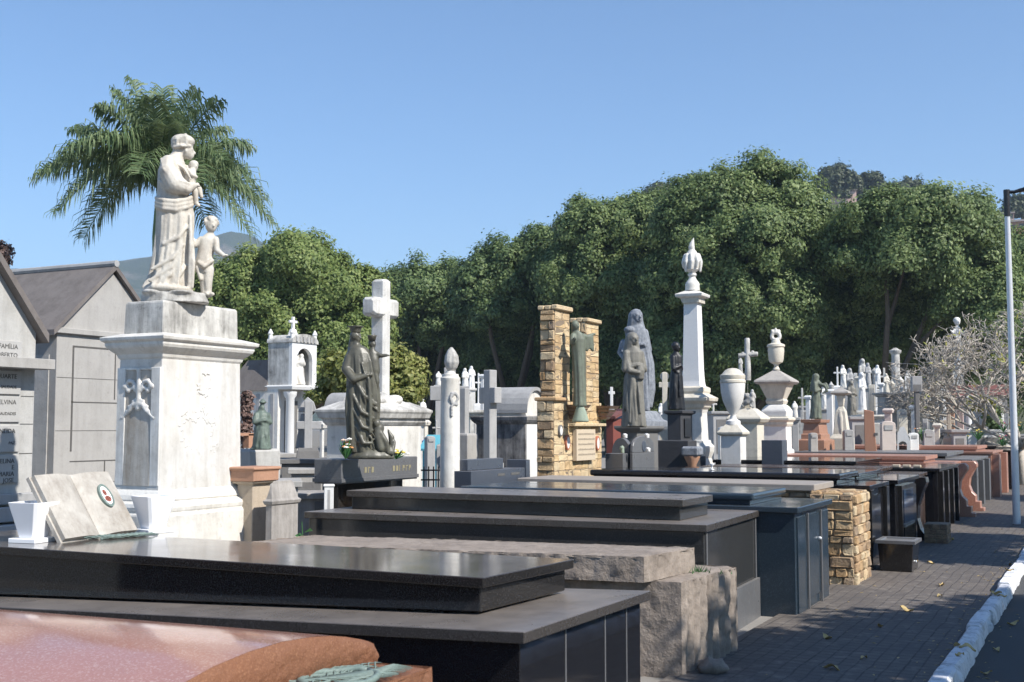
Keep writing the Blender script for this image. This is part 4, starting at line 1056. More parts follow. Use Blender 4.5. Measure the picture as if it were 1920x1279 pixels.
def robed(f, h, w, seed, face=(.6, -.8), veil=False, arms='fold', nf=8, lean=0):
    """generic draped standing figure h px tall, about w px wide at the hem"""
    k = w / 2; fo = random.Random(seed)
    for q_ in range(7):                                 # hanging folds over the skirt
        a = fo.uniform(-2.6, -.4); a2 = a + fo.uniform(-.5, .5); w1 = fo.uniform(.38, .6); w2 = fo.uniform(.04, .2)
        f.chain([(lean * .6 + k * .66 * math.cos(a), h * w1, k * .60 * math.sin(a)), (lean * .3 + k * .86 * math.cos((a + a2) / 2), h * (w1 + w2) / 2, k * .76 * math.sin((a + a2) / 2)), (k * .95 * math.cos(a2), h * w2, k * .82 * math.sin(a2))], (k * .07, k * .12, k * .09))
    f.chain([(lean * .8 - k * .6, h * .74, -k * .42), (lean * .7, h * .56, -k * .66), (lean * .6 + k * .62, h * .50, -k * .3)], (k * .08, k * .12, k * .1))
    f.loft([(0, 0, k, k * .85, .15), (lean * .1, h * .10, k * .92, k * .8, .14), (lean * .3, h * .30, k * .84, k * .72, .12), (lean * .5, h * .48, k * .80, k * .68, .09), (lean * .7, h * .60, k * .62, k * .55, .07),
            (lean * .8, h * .70, k * .78, k * .58, .04), (lean * .9, h * .785, k * .80, k * .5, .02), (lean, h * .83, k * .45, k * .36, 0), (lean, h * .86, k * .24, k * .24, 0)], seed=seed, nf=nf)
    f.head(lean, h * .925, h * .062, face)
    if veil:
        fu, fv = face
        e_ = h * .034
        f.loft([(lean - fu * k * .30, h * .60, k * .86, k * .62, .10, -fv * k * .30), (lean - fu * k * .25, h * .80, k * .74, k * .5, .08, -fv * k * .25), (lean - fu * e_, h * .885, h * .074, h * .074, .04, -fv * e_), (lean - fu * e_, h * .945, h * .070, h * .070, .02, -fv * e_), (lean - fu * e_ * .6, h * .985, h * .045, h * .045, 0, -fv * e_ * .6), (lean - fu * e_ * .5, h * .998, h * .012, h * .012, 0, -fv * e_ * .5)], seed=seed + 1)
    else:
        f.ell(lean - face[0] * 1.2, h * .945, h * .066, h * .058, -face[1] * 1.2)
    fu, fv = face; pu, pv = -fv, fu
    for sg in (-1, 1):
        sh = (lean + pu * sg * k * .72, h * .77, pv * sg * k * .72)
        if arms == 'fold':
            el = (lean + pu * sg * k * .95 + fu * k * .15, h * .60, pv * sg * k * .95 + fv * k * .15); ha = (lean + fu * k * .75 + pu * sg * k * .1, h * .645, fv * k * .75 + pv * sg * k * .1)
        elif arms == 'down':
            el = (lean + pu * sg * k * .95, h * .60, pv * sg * k * .95); ha = (lean + pu * sg * k * .95 + fu * k * .4, h * .46, pv * sg * k * .95 + fv * k * .4)
        else:
            el = (lean + pu * sg * k * 1.25, h * .72, pv * sg * k * 1.25); ha = (lean + pu * sg * k * 2.0 + fu * k * .4, h * .76, pv * sg * k * 2.0 + fv * k * .4)
        f.chain([sh, el, ha], (k * .30, k * .30, k * .14)); f.ell(ha[0], ha[1], k * .16, k * .14, ha[2])
    return f

# ------------------------------------------------------------------ main pedestal and mother statue
m = Mon(300, 82, 155, 9.2)
pd = m.thing('monument_pedestal', 'tall white marble pedestal with moulded cornice, stained side and reliefs under the mother statue', 'pedestal')
O = m.off(1)
mb = MB(); mb.sq(m.prof([(None, .105), (968, .105), (965, .10), (962, .085), (958, .092), (952, .095), (945, .085), (941, .05)]), m.hx, m.hy); mb.build('base', M['marble'], pd, bevel=.004)
mb = MB(); mb.sq(m.prof([(941, .045), (938, .052), (930, .04), (922, .012), (920, .003)]), m.hx, m.hy); mb.build('carved_band', M['marble'], pd)
mb = MB(); mb.sq(m.prof([(922, 0), (668, 0, .955)]), m.hx, m.hy); mb.build('shaft', M['marble_shaft'], pd, bevel=.006)
mb = MB(); mb.hexa([(-m.hx + .1, -m.hy - .006, m.z(912)), (m.hx - .1, -m.hy - .006, m.z(912)), (m.hx - .1, -m.hy + .03, m.z(912)), (-m.hx + .1, -m.hy + .03, m.z(912))], [(-m.hx + .1, -m.hy + .010, m.z(688)), (m.hx - .1, -m.hy + .010, m.z(688)), (m.hx - .1, -m.hy + .04, m.z(688)), (-m.hx + .1, -m.hy + .04, m.z(688))]); mb.build('side_panel', M['panel_stained'], pd)
mb = MB(); mb.sq(m.prof([(672, .0, .955), (668, .012, .955), (662, .02, .955), (657, .045, .955), (650, .075, .955), (645, .085, .955), (640, .085, .955), (636, .11, .955), (630, .115, .955), (628, .09, .955), (622, .0, .955)]), m.hx, m.hy); mb.build('cornice', M['marble'], pd, bevel=.003)
mb = MB(); mb.sq(m.prof([(626, -.015, .955), (562, -.02, .95), (559, -.03, .95)]), m.hx, m.hy); mb.build('top_block', M['marble_dirty'], pd, bevel=.008)
# left side panel frame
mb = MB(); x0, x1, yf = -m.hx, m.hx, -m.hy; z0, z1 = m.z(912), m.z(688)
def pil(a, b, za, zb_, t): mb.box(a, b, yf - t + .012, yf + .03, za, zb_)
pil(x0 + .012, x0 + .10, z0, z1, .016); pil(x1 - .10, x1 - .006, z0, z1, .016); pil(x0 + .10, x1 - .10, z0, z0 + .10, .014); pil(x0 + .10, x1 - .10, z1 - .02, z1, .012)
mb.build('panel_frame', M['pedestal'], pd, bevel=.004)
# anchor-and-poppies relief on the left side
rl = MB(); zc = m.z(735); g_ = lambda x, z: (x, yf + .004, zc + z)
rl.chain([g_(.0, .17), g_(.006, .05), g_(0, -.10)], (.018, .022, .02))
for sg, r_ in ((-1, .017), (1, .02)):
    rl.chain([g_(sg * .02, .02), g_(sg * .06, .085), g_(sg * .105, .09), g_(sg * .135, .055)], (.014, .017, r_, r_)); rl.chain([g_(sg * .02, .0), g_(sg * .06, .035), g_(sg * .10, .02)], (.012, .014, .012))
    rl.chain([g_(0, -.09), g_(sg * .05, -.10), g_(sg * .09, -.15), g_(sg * .16, -.20)], (.02, .021, .018, .013))
    rl.ell(g_(sg * .14, .045), (.036, .022, .028)); rl.ell(g_(sg * .105, .012), (.026, .02, .022)); rl.ell(g_(sg * .165, -.205), (.024, .016, .016))
    for k in range(5): rl.ell(g_(sg * (.03 + .022 * k), -.06 - .022 * k + .012 * (k % 2)), (.02, .014, .013))
rl.ell(g_(0, .175), (.026, .02, .024)); rl.ell(g_(0, -.125), (.03, .02, .026)); rl.ell(g_(.01, .02), (.034, .022, .03))
remeshed(rl, 'anchor_relief', M['pedestal'], pd, .010, 1)
# garland relief on the right side
rl = MB(); xf = m.hx * .975; zc = m.z(770)
g2 = lambda y, z: (xf, y, zc + z)
r3 = random.Random(2)
def spray(pts, r, n):
    for a, b in zip(pts, pts[1:]):
        rl.chain([g2(*a), g2(*b)], (r, r))
        for k in range(n):
            q = r3.random(); y, z = a[0] + (b[0] - a[0]) * q, a[1] + (b[1] - a[1]) * q
            rl.ell(g2(y + r3.gauss(0, .018), z + r3.gauss(0, .018)), (.009, r3.uniform(.008, .02), r3.uniform(.008, .018)), 8, 6)
spray(((-.01, .31), (.05, .315)), .007, 5); spray(((-.07, .22), (-.02, .15), (.04, .14), (.06, .19)), .008, 7)
spray(((-.21, .0), (-.18, -.05), (-.1, -.07), (-.04, -.05)), .007, 7); spray(((.0, .03), (.03, -.04), (.09, -.10), (.15, -.08)), .008, 8)
spray(((-.23, -.10), (-.22, -.19), (-.2, -.28)), .006, 5); spray(((.11, -.12), (.13, -.22), (.12, -.34)), .006, 5); spray(((-.2, -.26), (-.14, -.29)), .006, 5); spray(((.13, -.3), (.18, -.27)), .006, 4)
for v_ in range(len(rl.v)): rl.v[v_] = (xf + (rl.v[v_][0] - xf) * .75 - .001, rl.v[v_][1], rl.v[v_][2])
remeshed(rl, 'garland_relief', M['marble_shaft'], pd, .006, 1)
# uneven plinth that carries the figures
ptop = m.z(559)
mst = Fig(318, 551, 9.45)
sx, sy = gnd(318, 9.45)
mst.base = mst.base + Vector((-.072, .046, .012))
st = thing('mother_statue', 'white marble statue of a mother holding a baby with a small child at her side', 'statue', mst.base, mst.rz)
pb_ = MB(); r3 = random.Random(6)
dz0 = (ptop - mst.base.z) / mst.s
rk = Fig(318, 551, 9.45)
rk.loft([(14, dz0 + 0.3, 66, 40, .03), (14, dz0 + 5, 64, 38, .05), (10, 1.5, 60, 35, .05), (8, 4, 50, 30, .02)], nf=5)
rk.ell(-30, 2, 24, 6, -10); rk.ell(60, 0, 22, 5, 6); rk.ell(20, 2, 30, 5, -15)
rk.done('rock_base', M['marble_dirty'], st, .014, 1)
f = mst
f.loft([(-4, 2, 45, 33, .08), (-5, 12, 44, 32, .13), (-1, 32, 39, 30, .14), (3, 60, 36.5, 29, .12), (6, 90, 35.5, 28, .10), (8, 120, 35.5, 28, .08), (8, 150, 36, 28, .06), (6, 168, 35.5, 27, .05), (4, 184, 32, 25, .05), (2, 202, 29, 23, .05), (1, 222, 28, 23, .05), (0, 240, 27, 24, 0), (1, 254, 23, 23, 0), (4, 264, 16, 18, 0), (9, 272, 12, 12, 0), (13, 284, 11, 11, 0)], seed=3, nf=11, n=64)
for (w0, a, sg) in ((178, .05, 1), (170, .06, -1), (163, .05, 1)):       # rolled folds of the girdle
    f.chain([(-30 + 2, w0 + 4, -8), (-14, w0 - 3, -24), (8, w0 - 5, -28), (28, w0 + 2, -22), (40, w0 + 10, -8)], (5, 5.5, 5.5, 5, 4))
for k, (u0, w0, u1, w1, u2, w2) in enumerate(((24, 92, 4, 66, -34, 44), (22, 80, 2, 48, -38, 22), (20, 62, 0, 34, -34, 8), (30, 128, 14, 106, -14, 92), (36, 150, 38, 90, 36, 8), (30, 54, 12, 24, -8, 6), (40, 120, 43, 60, 42, 12))):
    f.chain([(u0, w0, -25 + k), (u1, w1, -28), (u2, w2, -24)], (2.6, 4.4, 3.4))
f.chain([(-46, 4, -6), (-30, 10, -26), (0, 9, -34), (26, 8, -30), (40, 5, -18)], (5, 6, 6, 6, 5))
# sleeve arm on the near side, far arm
f.chain([(-8, 250, -16), (-8, 232, -24), (6, 206, -29), (26, 200, -27), (40, 208, -18)], (15, 17, 18, 13, 7.5))
f.chain([(-12, 246, -20), (-6, 214, -33), (10, 194, -32)], (8, 7, 6)); f.chain([(4, 240, -26), (16, 216, -33), (34, 204, -26)], (5, 6, 4))
for k_ in range(7):
    f.chain([(-22 + k_ * 3, 256 - k_ * 3, -20 - k_), (-16 + k_ * 5, 232 - k_ * 3.4, -37 - k_ * .8), (8 + k_ * 4, 203 + k_ * .8, -42 + k_)], (2.2, 3.4, 2.2))
for k_ in range(5): f.chain([(-26 + k_, 236 - k_ * 7, -4), (-24 + k_ * 3, 214 - k_ * 5, -20), (-10 + k_ * 5, 196 - k_ * 2, -26)], (2.2, 3, 2))
f.chain([(10, 250, 18), (24, 224, 26), (44, 212, 14)], (13, 13, 8))
f.hand((42, -16, 209), (.8, .35, .1), 5.2); f.hand((46, 10, 214), (.3, -.8, .2), 5)
# head in profile looking down at the baby, with a cap of drawn back hair
f.chain([(8, 262, 0), (14, 276, 0), (20, 286, 0)], (11, 10, 10)); f.head(27, 278, 14.2, (1, -.15))
f.ell(19, 297, 23, 14, 0, 19); f.ell(11, 290, 15, 12, 0, 16)
for q_ in range(9):                                     # combed waves of the hair, flat along the brow
    va = -20 + q_ * 5
    f.chain([(36 - abs(va) * .5, 289, va * .8), (24, 311 - abs(va) * .35, va * .9), (2 + abs(va) * .3, 296, va * .8), (-1 + abs(va) * .4, 284, va * .7)], (2.2, 2.6, 2.6, 2.2))
for va in (-1, 1): f.chain([(38, 288, 0), (32, 286, 12 * va), (16, 284, 18 * va), (2, 282, 11 * va)], (1.4, 2.6, 3.4, 3))
for k_ in range(5): f.chain([(-6 + k_ * 4, 264 - k_ * 3, -10 - k_ * 2), (6 + k_ * 5, 250 - k_ * 3, -20), (24 + k_ * 3, 238 - k_ * 5, -24)], (1.6, 2.4, 1.6))
f.done('woman_figure', M['statue'], st, .0075, 1)
f.head(41, 250, 9.2, (.5, -.8)); f.ell(41, 254, 9.3, 7.2)
f.loft([(34, 214, 11, 11, .03, -8), (34, 228, 13, 12, .03, -8), (35, 236, 11, 10, 0, -5), (39, 244, 6, 6, 0, -2)], nf=7)
f.chain([(28, 240, -12), (38, 228, -20), (46, 226, -14)], (5, 4.5, 3.5)); f.chain([(36, 216, -10), (44, 198, -12), (47, 176, -10)], (8, 6.5, 4.5)); f.chain([(47, 176, -10), (52, 171, -14)], (4.5, 3.5))
f.chain([(38, 214, 2), (52, 206, 0), (57, 190, -2)], (7, 6, 4)); f.chain([(30, 246, 4), (14, 252, -6)], (4.5, 3.5))
f.done('infant_figure', M['statue'], st, .008, 1)
C = 68
f.loft([(C - 3, 44, 16, 12, .08), (C - 2, 60, 18, 13, .08), (C - 1, 78, 16, 12, .04), (C + 2, 96, 16, 12, .02), (C + 4, 108, 17, 11, 0), (C + 6, 116, 11, 8, 0), (C + 8, 122, 6, 6, 0)], nf=7, seed=5)
f.chain([(C - 6, 50, 2), (C - 3, 26, 1), (C - 2, 2, -1)], (10, 8, 6)); f.chain([(C + 6, 50, -2), (C + 5, 26, -5), (C + 6, 2, -6)], (10.5, 8.5, 6))
f.chain([(C - 2, 3, -2), (C + 4, 1, -12)], (5, 4)); f.chain([(C + 6, 3, -6), (C + 14, 1, -14)], (5, 4))
f.head(C + 9, 136, 12.5, (.35, -.9))
for k in range(22):
    a = k * 2.4; q = (k % 11) / 11.0
    f.ell(C + 9 + 12.5 * math.cos(a) * math.cos(q * 1.4), 140 + 12 * math.sin(q * 1.5), 4.2, 3.8, 2 + 11 * math.sin(a) * math.cos(q * 1.4))
f.chain([(C + 18, 108, -4), (C + 21, 86, -12), (C + 34, 76, -16)], (7, 6, 4.2)); f.hand((C + 35, -16, 76), (.95, -.25, .12), 3.6)
f.chain([(C - 10, 108, 2), (C - 22, 96, 0), (C - 26, 108, 0)], (6.5, 5.5, 4))
f.chain([(C - 14, 62, -8), (C - 4, 54, -15), (C + 12, 66, -12)], (4, 5, 4)); f.chain([(C - 16, 52, -6), (C - 10, 30, -8)], (5, 3))
f.done('child_figure', M['statue'], st, .008, 1)

# ------------------------------------------------------------------ bronze crowned madonna on her black block
m = Mon(632, 32, 143, 11.9)
pd = m.thing('granite_pedestal', 'wide black granite block with worn gilt lettering under the crowned bronze madonna', 'pedestal')
mb = MB(); mb.sq(m.prof([(908, 0), (862, 0)]), m.hx + .06, m.hy); mb.build('block', M['greygranite'], pd, bevel=.006)
mb = MB(); mb.sq([(.0, -.12), (m.z(908), -.12)], m.hx + .06, m.hy); mb.build('foot', M['black'], pd)
mb = MB(); mb.sq(m.prof([(905, .012), (898, .012)]), m.hx + .06, m.hy); mb.build('band', M['greygranite'], pd)
mb = MB(); r3 = random.Random(12); zt = m.z(884); xx = m.hx + .06
for (y0, cnt) in ((-.32, 3), (.22, 6)):
    for k in range(cnt):
        y = y0 + k * .065
        mb.box(xx, xx + .004, y, y + .012, zt - .032, zt + .032)
        if r3.random() < .7: mb.box(xx, xx + .0042, y + .012, y + .04, zt + .018 - r3.choice((0, .02, .046)), zt + .028 - r3.choice((0, .0)))
mb.build('lettering', M['gold'], pd)
mb = MB(); mb.box(xx - .3, xx - .02, -.02, .42, m.z(862), m.z(852)); mb.build('slot_stone', M['black_clean'], pd, bevel=.01)
f = Fig(688, 851, 11.9)
st = thing('madonna_statue', 'dark bronze statue of a crowned madonna carrying a crowned child', 'statue', f.base, f.rz)
f.loft([(10, -10, 46, 26, .05), (10, -3, 44, 26, .08), (10, 4, 36, 22, .08), (8, 9, 28, 18, .03)], nf=5); f.done('rock_base', M['bronze'], st, .014, 1)
f.loft([(-6, 2, 26, 20, .12), (-8, 16, 27, 21, .17), (-6, 40, 28.5, 22, .16), (-7, 70, 30, 23, .14), (-7, 100, 31, 23, .12), (-9, 128, 30, 22, .10), (-11, 150, 28.5, 21, .08), (-13, 172, 27, 19, .06), (-16, 188, 24, 16, .03), (-18, 198, 17, 13, 0), (-21, 204, 8, 8, 0), (-22, 210, 6.5, 6.5, 0)], seed=8, nf=11, n=72)
fo_ = random.Random(5)
for k in range(16):                                    # small crossing creases of the cloak
    u0, w0 = fo_.uniform(-32, 12), fo_.uniform(30, 178); v0 = -23 + abs(u0 + 8) * .45
    f.chain([(u0, w0, v0), (u0 + fo_.uniform(2, 9), w0 - fo_.uniform(8, 22), v0 - 3), (u0 + fo_.uniform(4, 20), w0 - fo_.uniform(20, 34), v0 + fo_.uniform(-1, 4))], (.9, 2.1, 1.0))
for k, pts in enumerate((((-24, 140, -18), (-6, 108, -25), (14, 92, -20)), ((-28, 112, -15), (-10, 78, -26), (12, 66, -22)), ((-26, 84, -16), (-8, 50, -26), (10, 44, -22)), ((2, 140, -24), (6, 90, -25), (6, 40, -24)), ((-20, 50, -18), (-6, 20, -24), (8, 20, -22)), ((-34, 150, -6), (-38, 90, -8), (-34, 16, -6)))):
    f.chain(pts, (2.6, 4, 3))
f.chain([(-34, 180, -4), (-40, 158, -8), (-26, 138, -22), (0, 146, -22)], (9, 9, 7.5, 4.5)); f.hand((0, -22, 146), (.9, .1, .1), 4)
f.chain([(-2, 182, 4), (10, 162, 8), (16, 150, -4)], (8, 8, 5))
f.head(-21, 219, 9.6, (.75, -.65)); f.ell(-24, 221, 10, 11); f.chain([(-28, 216, 2), (-31, 196, 3), (-30, 176, 5)], (6, 7, 5))
f.done('woman_figure', M['bronze'], st, .0078, 1)
cr = MB(); cx_, cz_ = f.P(-23, 228), None
cr.lathe([(f.P(0, 226).z, 8.6 * f.s), (f.P(0, 229).z, 9.2 * f.s), (f.P(0, 236).z, 11.5 * f.s), (f.P(0, 238).z, 15 * f.s), (f.P(0, 239).z, 15 * f.s), (f.P(0, 237).z, 10 * f.s)], 16, f.P(-23, 0).x, 0)
cr.build('crown', M['bronze'], st, smooth='all')
f.loft([(14, 138, 7, 7, .05, -6), (13, 156, 11, 9, .05, -6), (10, 176, 12, 9, .03, -5), (9, 190, 9, 7, 0, -4), (9, 197, 4, 4, 0, -4)], nf=7)
f.chain([(14, 150, -8), (18, 134, -10), (16, 120, -8)], (7, 5.5, 4)); f.chain([(6, 150, -6), (6, 132, -12), (10, 120, -12)], (6.5, 5, 4))
f.chain([(16, 188, -5), (26, 183, -8), (36, 184, -10)], (4.5, 4, 3)); f.hand((36, -10, 184), (1, -.1, 0), 2.6)
f.chain([(0, 186, -6), (-8, 176, -14)], (4, 3)); f.head(9, 206, 7.6, (.5, -.8)); f.ell(8, 208, 7.4, 7)
f.done('infant_figure', M['bronze'], st, .010, 1)
cr = MB(); cr.lathe([(f.P(0, 212).z, 6.6 * f.s), (f.P(0, 220).z, 8.4 * f.s), (f.P(0, 222).z, 9 * f.s), (f.P(0, 219).z, 5 * f.s)], 14, f.P(8, 0).x, f.P(0, 0, -3).y)
cr.build('crown', M['bronze'], st, smooth='all')
f.chain([(22, 48, -10), (20, 34, -14), (26, 10, -16)], (11, 9, 8)); f.ell(18, 56, 8, 9, -14); f.chain([(24, 40, -16), (36, 22, -18), (40, 2, -16)], (6, 5, 5)); f.chain([(30, 8, -12), (46, 2, -14), (52, 22, -10)], (7, 6, 3)); f.chain([(48, 4, -8), (46, 30, -6), (40, 44, -6)], (5, 6, 2))
f.done('kneeling_figure', M['bronze'], st, .011, 1)
# flowers by the block
def bouquet(label, p, cols, seed, n=7, r=.07, h=.16, leafy=22):
    rr = random.Random(seed); o = thing('flowers', label, 'flowers', p)
    mb = MB()
    for k in range(leafy):
        a = rr.uniform(0, 6.28); q = rr.uniform(.3, 1.2) * r; t_ = Vector((math.cos(a) * q, math.sin(a) * q, rr.uniform(.3, 1.1) * h)); b = Vector((-math.sin(a), math.cos(a), 0)) * .014
        mb.add([(0, 0, 0), t_ * .55 + b, t_, t_ * .55 - b], [(0, 1, 2, 3)])
    mb.build('leaves', M['stem'], o, fixn=False)
    for k in range(n):
        a = rr.uniform(0, 6.28); q = rr.uniform(.1, 1.0) * r; c = Vector((math.cos(a) * q, math.sin(a) * q, rr.uniform(.55, 1.0) * h)); mb = MB()
        for j in range(6):
            b = j * math.pi / 3; mb.ell(c + Vector((math.cos(b), math.sin(b), .25)) * .014, (.015, .015, .009), 7, 4)
        mb.ell(c + Vector((0, 0, .008)), (.012, .012, .010), 7, 4); mb.build('blossom', M[cols[k % len(cols)]], o, smooth='all')
    return o
bouquet('white and orange flowers with green leaves left of the bronze madonna', at(648, 862, 11.75), ('petal_white', 'petal_orange', 'petal_white', 'petal_orange', 'petal_pale'), 3, 8, .085, .20)
bouquet('small spray of pale yellow flowers right of the bronze madonna', at(742, 862, 11.95), ('petal_yellow', 'petal_white'), 5, 7, .12, .10, 16)
# ------------------------------------------------------------------ great white cross
m = Mon(704, 92, 88, 14.2)
cr = m.thing('cross_monument', 'tall white stone cross with chamfered arms on a broad corniced pedestal', 'monument')
mb = MB(); mb.sq(m.prof([(None, 0), (792, 0, .97)]), m.hx, m.hy); mb.build('pedestal', M['marble'], cr, bevel=.005)
mb = MB(); mb.sq(m.prof([(798, .0), (792, .03), (786, .035), (784, .07), (776, .085), (772, .10), (768, .10), (764, .05), (752, -.12)]), m.hx, m.hy); mb.build('cornice', M['marble_dirty'], cr, bevel=.003)
rl = MB(); r3 = random.Random(15)
for k in range(26): rl.ell((r3.uniform(-.1, .26), r3.uniform(-.3, .3), m.z(760) + r3.uniform(0, .09)), (r3.uniform(.07, .13), r3.uniform(.07, .13), r3.uniform(.05, .10)), 9, 6)
remeshed(rl, 'rockwork', M['marble_dirty'], cr, .022, 1)
k = m.s; cxm = .06
sx, sy = 28 * k / math.cos(m.ph) / 2, 13.5 * k / math.sin(m.ph) / 2
def oct_(mb, hx, hy, z0, z1, cx, cy, c):
    rs = []
    for z, q in ((z0, 1), (z1 - .03, 1), (z1, .72)):
        a, b = hx * q, hy * q
        rs.append([(cx - a + c, cy - b, z), (cx + a - c, cy - b, z), (cx + a, cy - b + c, z), (cx + a, cy + b - c, z), (cx + a - c, cy + b, z), (cx - a + c, cy + b, z), (cx - a, cy + b - c, z), (cx - a, cy - b + c, z)])
    mb.rings(rs)
mb = MB(); cyc = .02; oct_(mb, sx, sy, m.z(762), m.z(510), cxm, cyc, .03); mb.build('cross_shaft', M['marble_grey'], cr, bevel=.004)
mb = MB(); AL = 50 * k / math.sin(m.ph) / 2; za, zb2 = m.z(585), m.z(548); cz = (za + zb2) / 2; hz_ = (zb2 - za) / 2
rs = []
for y, q in ((-AL, .72), (-AL + .04, 1), (AL - .04, 1), (AL, .72)):
    a, b, c = (sx - .004) * q, hz_ * q, .03
    rs.append([(cxm - a + c, cyc + y, cz - b), (cxm + a - c, cyc + y, cz - b), (cxm + a, cyc + y, cz - b + c), (cxm + a, cyc + y, cz + b - c), (cxm + a - c, cyc + y, cz + b), (cxm - a + c, cyc + y, cz + b), (cxm - a, cyc + y, cz + b - c), (cxm - a, cyc + y, cz - b + c)])
mb.rings(rs); mb.build('cross_arms', M['marble_grey'], cr, bevel=.004)
# ------------------------------------------------------------------ flame topped column
x, y = gnd(844, 13.4); c_ = thing('column_monument', 'round white marble column topped with a carved stone flame', 'column', (x, y, 0))
Z = lambda py: zat(py, 13.4); k = 13.4 / F
mb = MB(); mb.lathe([(0, 19.5 * k), (Z(760), 18.2 * k), (Z(716), 17.6 * k), (Z(714), 18.6 * k), (Z(709), 18.8 * k), (Z(707), 16 * k), (Z(702), 15.5 * k), (Z(701), 10 * k), (Z(696), 8 * k)], 32); mb.build('shaft', M['marble'], c_, smooth=True)
f = Fig(846, 700, 13.4); f.base = Vector((0, 0, 0)); z0 = Z(700) / f.s
f.loft([(2, z0, 6, 6, 0), (2, z0 + 5, 7, 7, 0), (2, z0 + 10, 11, 11, .05), (2, z0 + 20, 14, 14, .08), (2, z0 + 32, 12.5, 12.5, .10), (1, z0 + 42, 8, 8, .10), (2, z0 + 49, 2, 2, 0)], nf=5); f.done('stone_flame', M['marble_dirty'], c_, .010, 1)
mb = MB(); zc = Z(748); ph = phi(844)
vx, vy = math.sin(ph) * .6 + .5, -math.cos(ph) * .6
L = math.hypot(vx, vy); vx, vy = vx / L, vy / L
r3 = random.Random(19)
for a in range(30):
    t_ = a / 30 * 2 * math.pi; q_ = r3.uniform(.6, 1.05); hh_, ww = .085 * q_ * math.sin(t_), .05 * q_ * math.cos(t_)
    mb.ell((vx * 17.0 * k - vy * ww, vy * 17.0 * k + vx * ww, zc + hh_), (.02, .02, r3.uniform(.012, .022)), 7, 5)
for a in range(7): mb.ell((vx * 17.2 * k + vy * (.03 + .012 * (a % 2)), vy * 17.2 * k - vx * .04, zc - .09 - a * .018), (.018, .018, .016), 7, 5)
remeshed(mb, 'wreath_relief', M['greystone'], c_, .010, 1)
# ------------------------------------------------------------------ rubble stone monument with two columns
m = Mon(1045, 38, 88, 15.0)
sm_ = m.thing('stone_monument', 'tall ochre rubble stone grave monument with twin square columns', 'monument')
kw = dict(prot=(.012, .034))
mb = MB(); stone_box(mb, -m.hx, m.hx - .05, -m.hy, m.hy, 0, m.z(752), 81, '-y', **kw); stones(mb, (m.hx - .05, -m.hy, 0), (0, 1, 0), (0, 0, 1), (1, 0, 0), m.sy, m.z(752), 82, wid=(.12, .3), prot=(.003, .007), gap=.002, mi=2)
mb.build('base_block', [M['rubble'], M['mortar'], M['ashlar']], sm_)
mb = MB(); mb.box(-m.hx - .03, m.hx, -m.hy - .03, -m.hy + .34, m.z(752), m.z(745)); mb.build('ledge', M['rubble'], sm_, bevel=.012)
def col_(y0, y1, zt, seed):
    mb = MB(); stone_box(mb, -m.hx + .02, m.hx - .06, y0, y1, m.z(752), zt, seed, '-y+y', **kw)
    stones(mb, (m.hx - .06, y0, m.z(752)), (0, 1, 0), (0, 0, 1), (1, 0, 0), y1 - y0, zt - m.z(752), seed + 5, wid=(.12, .34), prot=(.003, .007), gap=.002, mi=2)
    o = mb.build('column', [M['rubble'], M['mortar'], M['ashlar']], sm_)
    mb = MB(); rr = random.Random(seed)
    for i in range(3):
        a = -m.hx - .01 + i * (m.sx + .0) / 3; mb.box(a, a + (m.sx) / 3 - .006, y0 - .03 + rr.uniform(0, .012), y1 + .03, zt, zt + .055 + rr.uniform(0, .012))
    mb.build('coping', M['ashlar'], o, bevel=.012)
col_(-m.hy + .06, -m.hy + .52, m.z(578), 91); col_(m.hy - .50, m.hy - .06, m.z(590), 95)
mb = MB(); mb.box(m.hx - .05, m.hx + .05, -m.hy + .45, m.hy - .05, m.z(800), m.z(794)); mb.build('shelf', M['ashlar'], sm_, bevel=.006)
yk = -m.hy + m.sy * .36; yl = -m.hy + m.sy * .76
mb = MB(); mb.box(m.hx - .04, m.hx + .022, yk, yl, m.z(867), m.z(806)); pq = mb.build('plaque', M['plaque'], sm_, bevel=.004)
r3 = random.Random(77)
for r_ in range(5):
    mb = MB(); zz = m.z(815 + r_ * 10); y = yk + .05
    while y < yl - .06:
        w_ = r3.uniform(.02, .05); mb.box(m.hx + .022, m.hx + .0245, y, y + w_, zz - .011, zz + .011 + r3.uniform(-.003, .003)); y += w_ + .012
    mb.build('lettering_line', M['lettering_grey'], pq)
def oval(y, py, ru, rv, mat):
    n = 24; mb = MB(); zz = m.z(py)
    rg = lambda q, t_: [(m.hx - .05 + t_, y + rv * q * math.cos(2 * math.pi * i / n), zz + ru * q * math.sin(2 * math.pi * i / n)) for i in range(n)]
    mb.rings([rg(1, 0), rg(1, .034), rg(.8, .04), rg(.76, .03)]); o = mb.build('portrait_frame', M[mat], sm_, smooth=True)
    mb = MB(); mb.rings([rg(.78, .02), rg(.78, .033)]); mb.build('portrait', M['marble_clean'], o)
oval(-m.hy + m.sy * .10, 808, .075, .06, 'darkstone'); oval(-m.hy + m.sy * .24, 831, .10, .065, 'redframe'); oval(-m.hy + m.sy * .88, 834, .10, .065, 'redframe')
for (y, n_) in ((-m.hy + m.sy * .34, 0), (m.hy - .02, 1)):
    mb = MB(); z0, z1 = m.z(786), m.z(757)
    for i in range(4):
        a = z0 + (z1 - z0) * i / 4; b = z0 + (z1 - z0) * (i + 1) / 4; w_ = .06 + .03 * i
        mb.hexa([(m.hx - .04, y - w_, a), (m.hx + .05 + .03 * i, y - w_, a), (m.hx + .05 + .03 * i, y + w_, a), (m.hx - .04, y + w_, a)], [(m.hx - .04, y - w_ - .03, b - .008), (m.hx + .08 + .03 * i, y - w_ - .03, b - .008), (m.hx + .08 + .03 * i, y + w_ + .03, b - .008), (m.hx - .04, y + w_ + .03, b - .008)])
    mb.build('bracket_bowl', M['brownstone2'], sm_)
